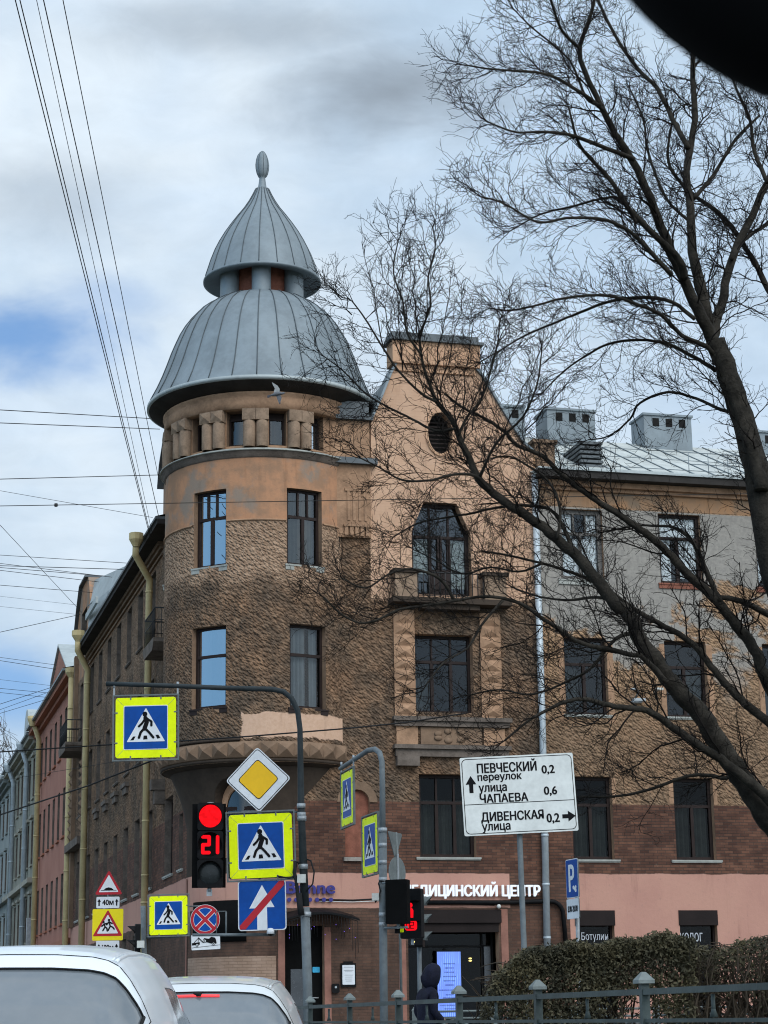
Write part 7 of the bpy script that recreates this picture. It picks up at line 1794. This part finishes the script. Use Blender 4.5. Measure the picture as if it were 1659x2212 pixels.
    # lower body lofted along the length
    secs = [(.00, .42, .80, .66), (.03, .32, .86, .80), (.06, .28, belt + .0, .88), (.35, .24, belt + .01, .905), (1.2, .20, belt, .915), (2.4, .20, belt - .02, .915), (3.3, .22, belt - .04, .90), (3.9, .25, belt - .16, .86), (L - .1, .30, belt - .30, .78), (L, .42, belt - .42, .66)]
    mb = MB(); rows = []
    for (yy, zb, zt_, w_) in secs:
        w_ = w_ * hw / .9; m_ = (zb + zt_) / 2; rows.append([(-w_ * .86, yy, zb), (-w_, yy, m_ - .1), (-w_ * 1.0, yy, m_ + .15), (-w_ * .975, yy, zt_ - .03), (-w_ * .93, yy, zt_), (0, yy, zt_ + .012), (w_ * .93, yy, zt_), (w_ * .975, yy, zt_ - .03), (w_ * 1.0, yy, m_ + .15), (w_, yy, m_ - .1), (w_ * .86, yy, zb)])
    b = 0
    for r in rows: mb.v.extend(r)
    k = 11
    for i in range(len(rows) - 1):
        for j in range(k): mb.face((i * k + j, i * k + (j + 1) % k, (i + 1) * k + (j + 1) % k, (i + 1) * k + j), 0, None, True)
    mb.face(range(k)); mb.face([(len(rows) - 1) * k + j for j in range(k)][::-1])
    mb.build('body', M[paint], t, fix=True)
    mb = MB(); mb.box(-hw * .8, hw * .8, -.06, .05, .36, .56); mb.build('bumper', M['rubber'], t)
    for side in (-1, 1):
        mb = MB(); mb.prism(rpoly([(side * hw * .60, .78), (side * hw * .93, .78), (side * hw * .90, .98), (side * hw * .66, .96)] if side > 0 else [(side * hw * .93, .78), (side * hw * .60, .78), (side * hw * .66, .96), (side * hw * .90, .98)], .03), -.012, .1); mb.build('tail_light', M['sign_red'], t, fix=True)
        for yy in (.75, L - .85):
            mb = MB(); mb.tube([(side * (hw - .02), yy, .33), (side * (hw - .22), yy, .33)], .33, 24); wh = mb.build('wheel', M['rubber'], t)
            mb = MB(); mb.tube([(side * (hw - .012), yy, .33), (side * (hw - .05), yy, .33)], .2, 18); mb.build('rim', M['rim'], wh)
        mb = MB(); mb.ball((side * (hw + .1), 2.75, belt + .05), (.09, .05, .07), 10, 6); mb.tube([(side * (hw - .03), 2.75, belt), (side * (hw + .06), 2.75, belt + .03)], .02, 6); mb.build('wing_mirror', M[paint], t)
    mb = MB(); mb.prism(rrect(-.26, .26, .60, .71, .01), -.025, -.0); mb.build('number_plate', M['sign_white'], t)
    return t
pc = at(18, 2150, 10.4); car('white car seen from behind beside the silver car', pc.x, 9.9, 'paint_white', 1.03, .59, .80)
pc = at(430, 2150, 15.6); car('silver car with a lit brake light ahead of the white car', pc.x, 15.1, 'paint_silver', 1.0, .55, .79, brake=True)

# ------------------------------------------------------------------ mirror housing inside the car, close to the lens
ctr = EYE + ray(1885, -452).normalized() * .30
mr = thing('windscreen_mirror', 'out of focus black mirror housing hanging in front of the bare tree', 'mirror', ctr)
mb = MB(); r = .0445; nz, nx = 24, 20
dxl = RGT.copy(); dzl = UPV.copy(); dyl = FWD.copy()
sec = []
for i in range(33):           # stadium outline, 0.2 m long, rounded rim
    q = pi / 2 + pi * i / 32; sec.append((r * cos(q), r * sin(q)))
sec += [(.17 + r * .8 * cos(-pi / 2 + pi * i / 16), r * sin(-pi / 2 + pi * i / 16)) for i in range(17)]
lay = [(.0, .80), (.004, .92), (.010, .985), (.018, 1.0), (.028, .97), (.036, .85), (.041, .6)]
n = len(sec)
for d, k in lay:
    for x, z in sec: cxx = x if x <= 0 else x; mb.v.append(tuple(dxl * ((x - .08) * (k if True else 1) + .08) + dzl * (z * k) + dyl * (d - .018)))
for i in range(len(lay) - 1):
    for j in range(n): mb.face((i * n + j, i * n + (j + 1) % n, (i + 1) * n + (j + 1) % n, (i + 1) * n + j), 0, None, True)
mb.face(range(n)); mb.face([(len(lay) - 1) * n + j for j in range(n)][::-1])
mb.build('housing', M['black_matte'], mr, fix=True)
mb = MB(); mb.tube([dxl * .08 + dyl * .02, dxl * .08 + dyl * .07 + dzl * .05, dxl * .08 + dyl * .12 + dzl * .12], .009, 10); mb.build('stem', M['black_plastic'], mr)
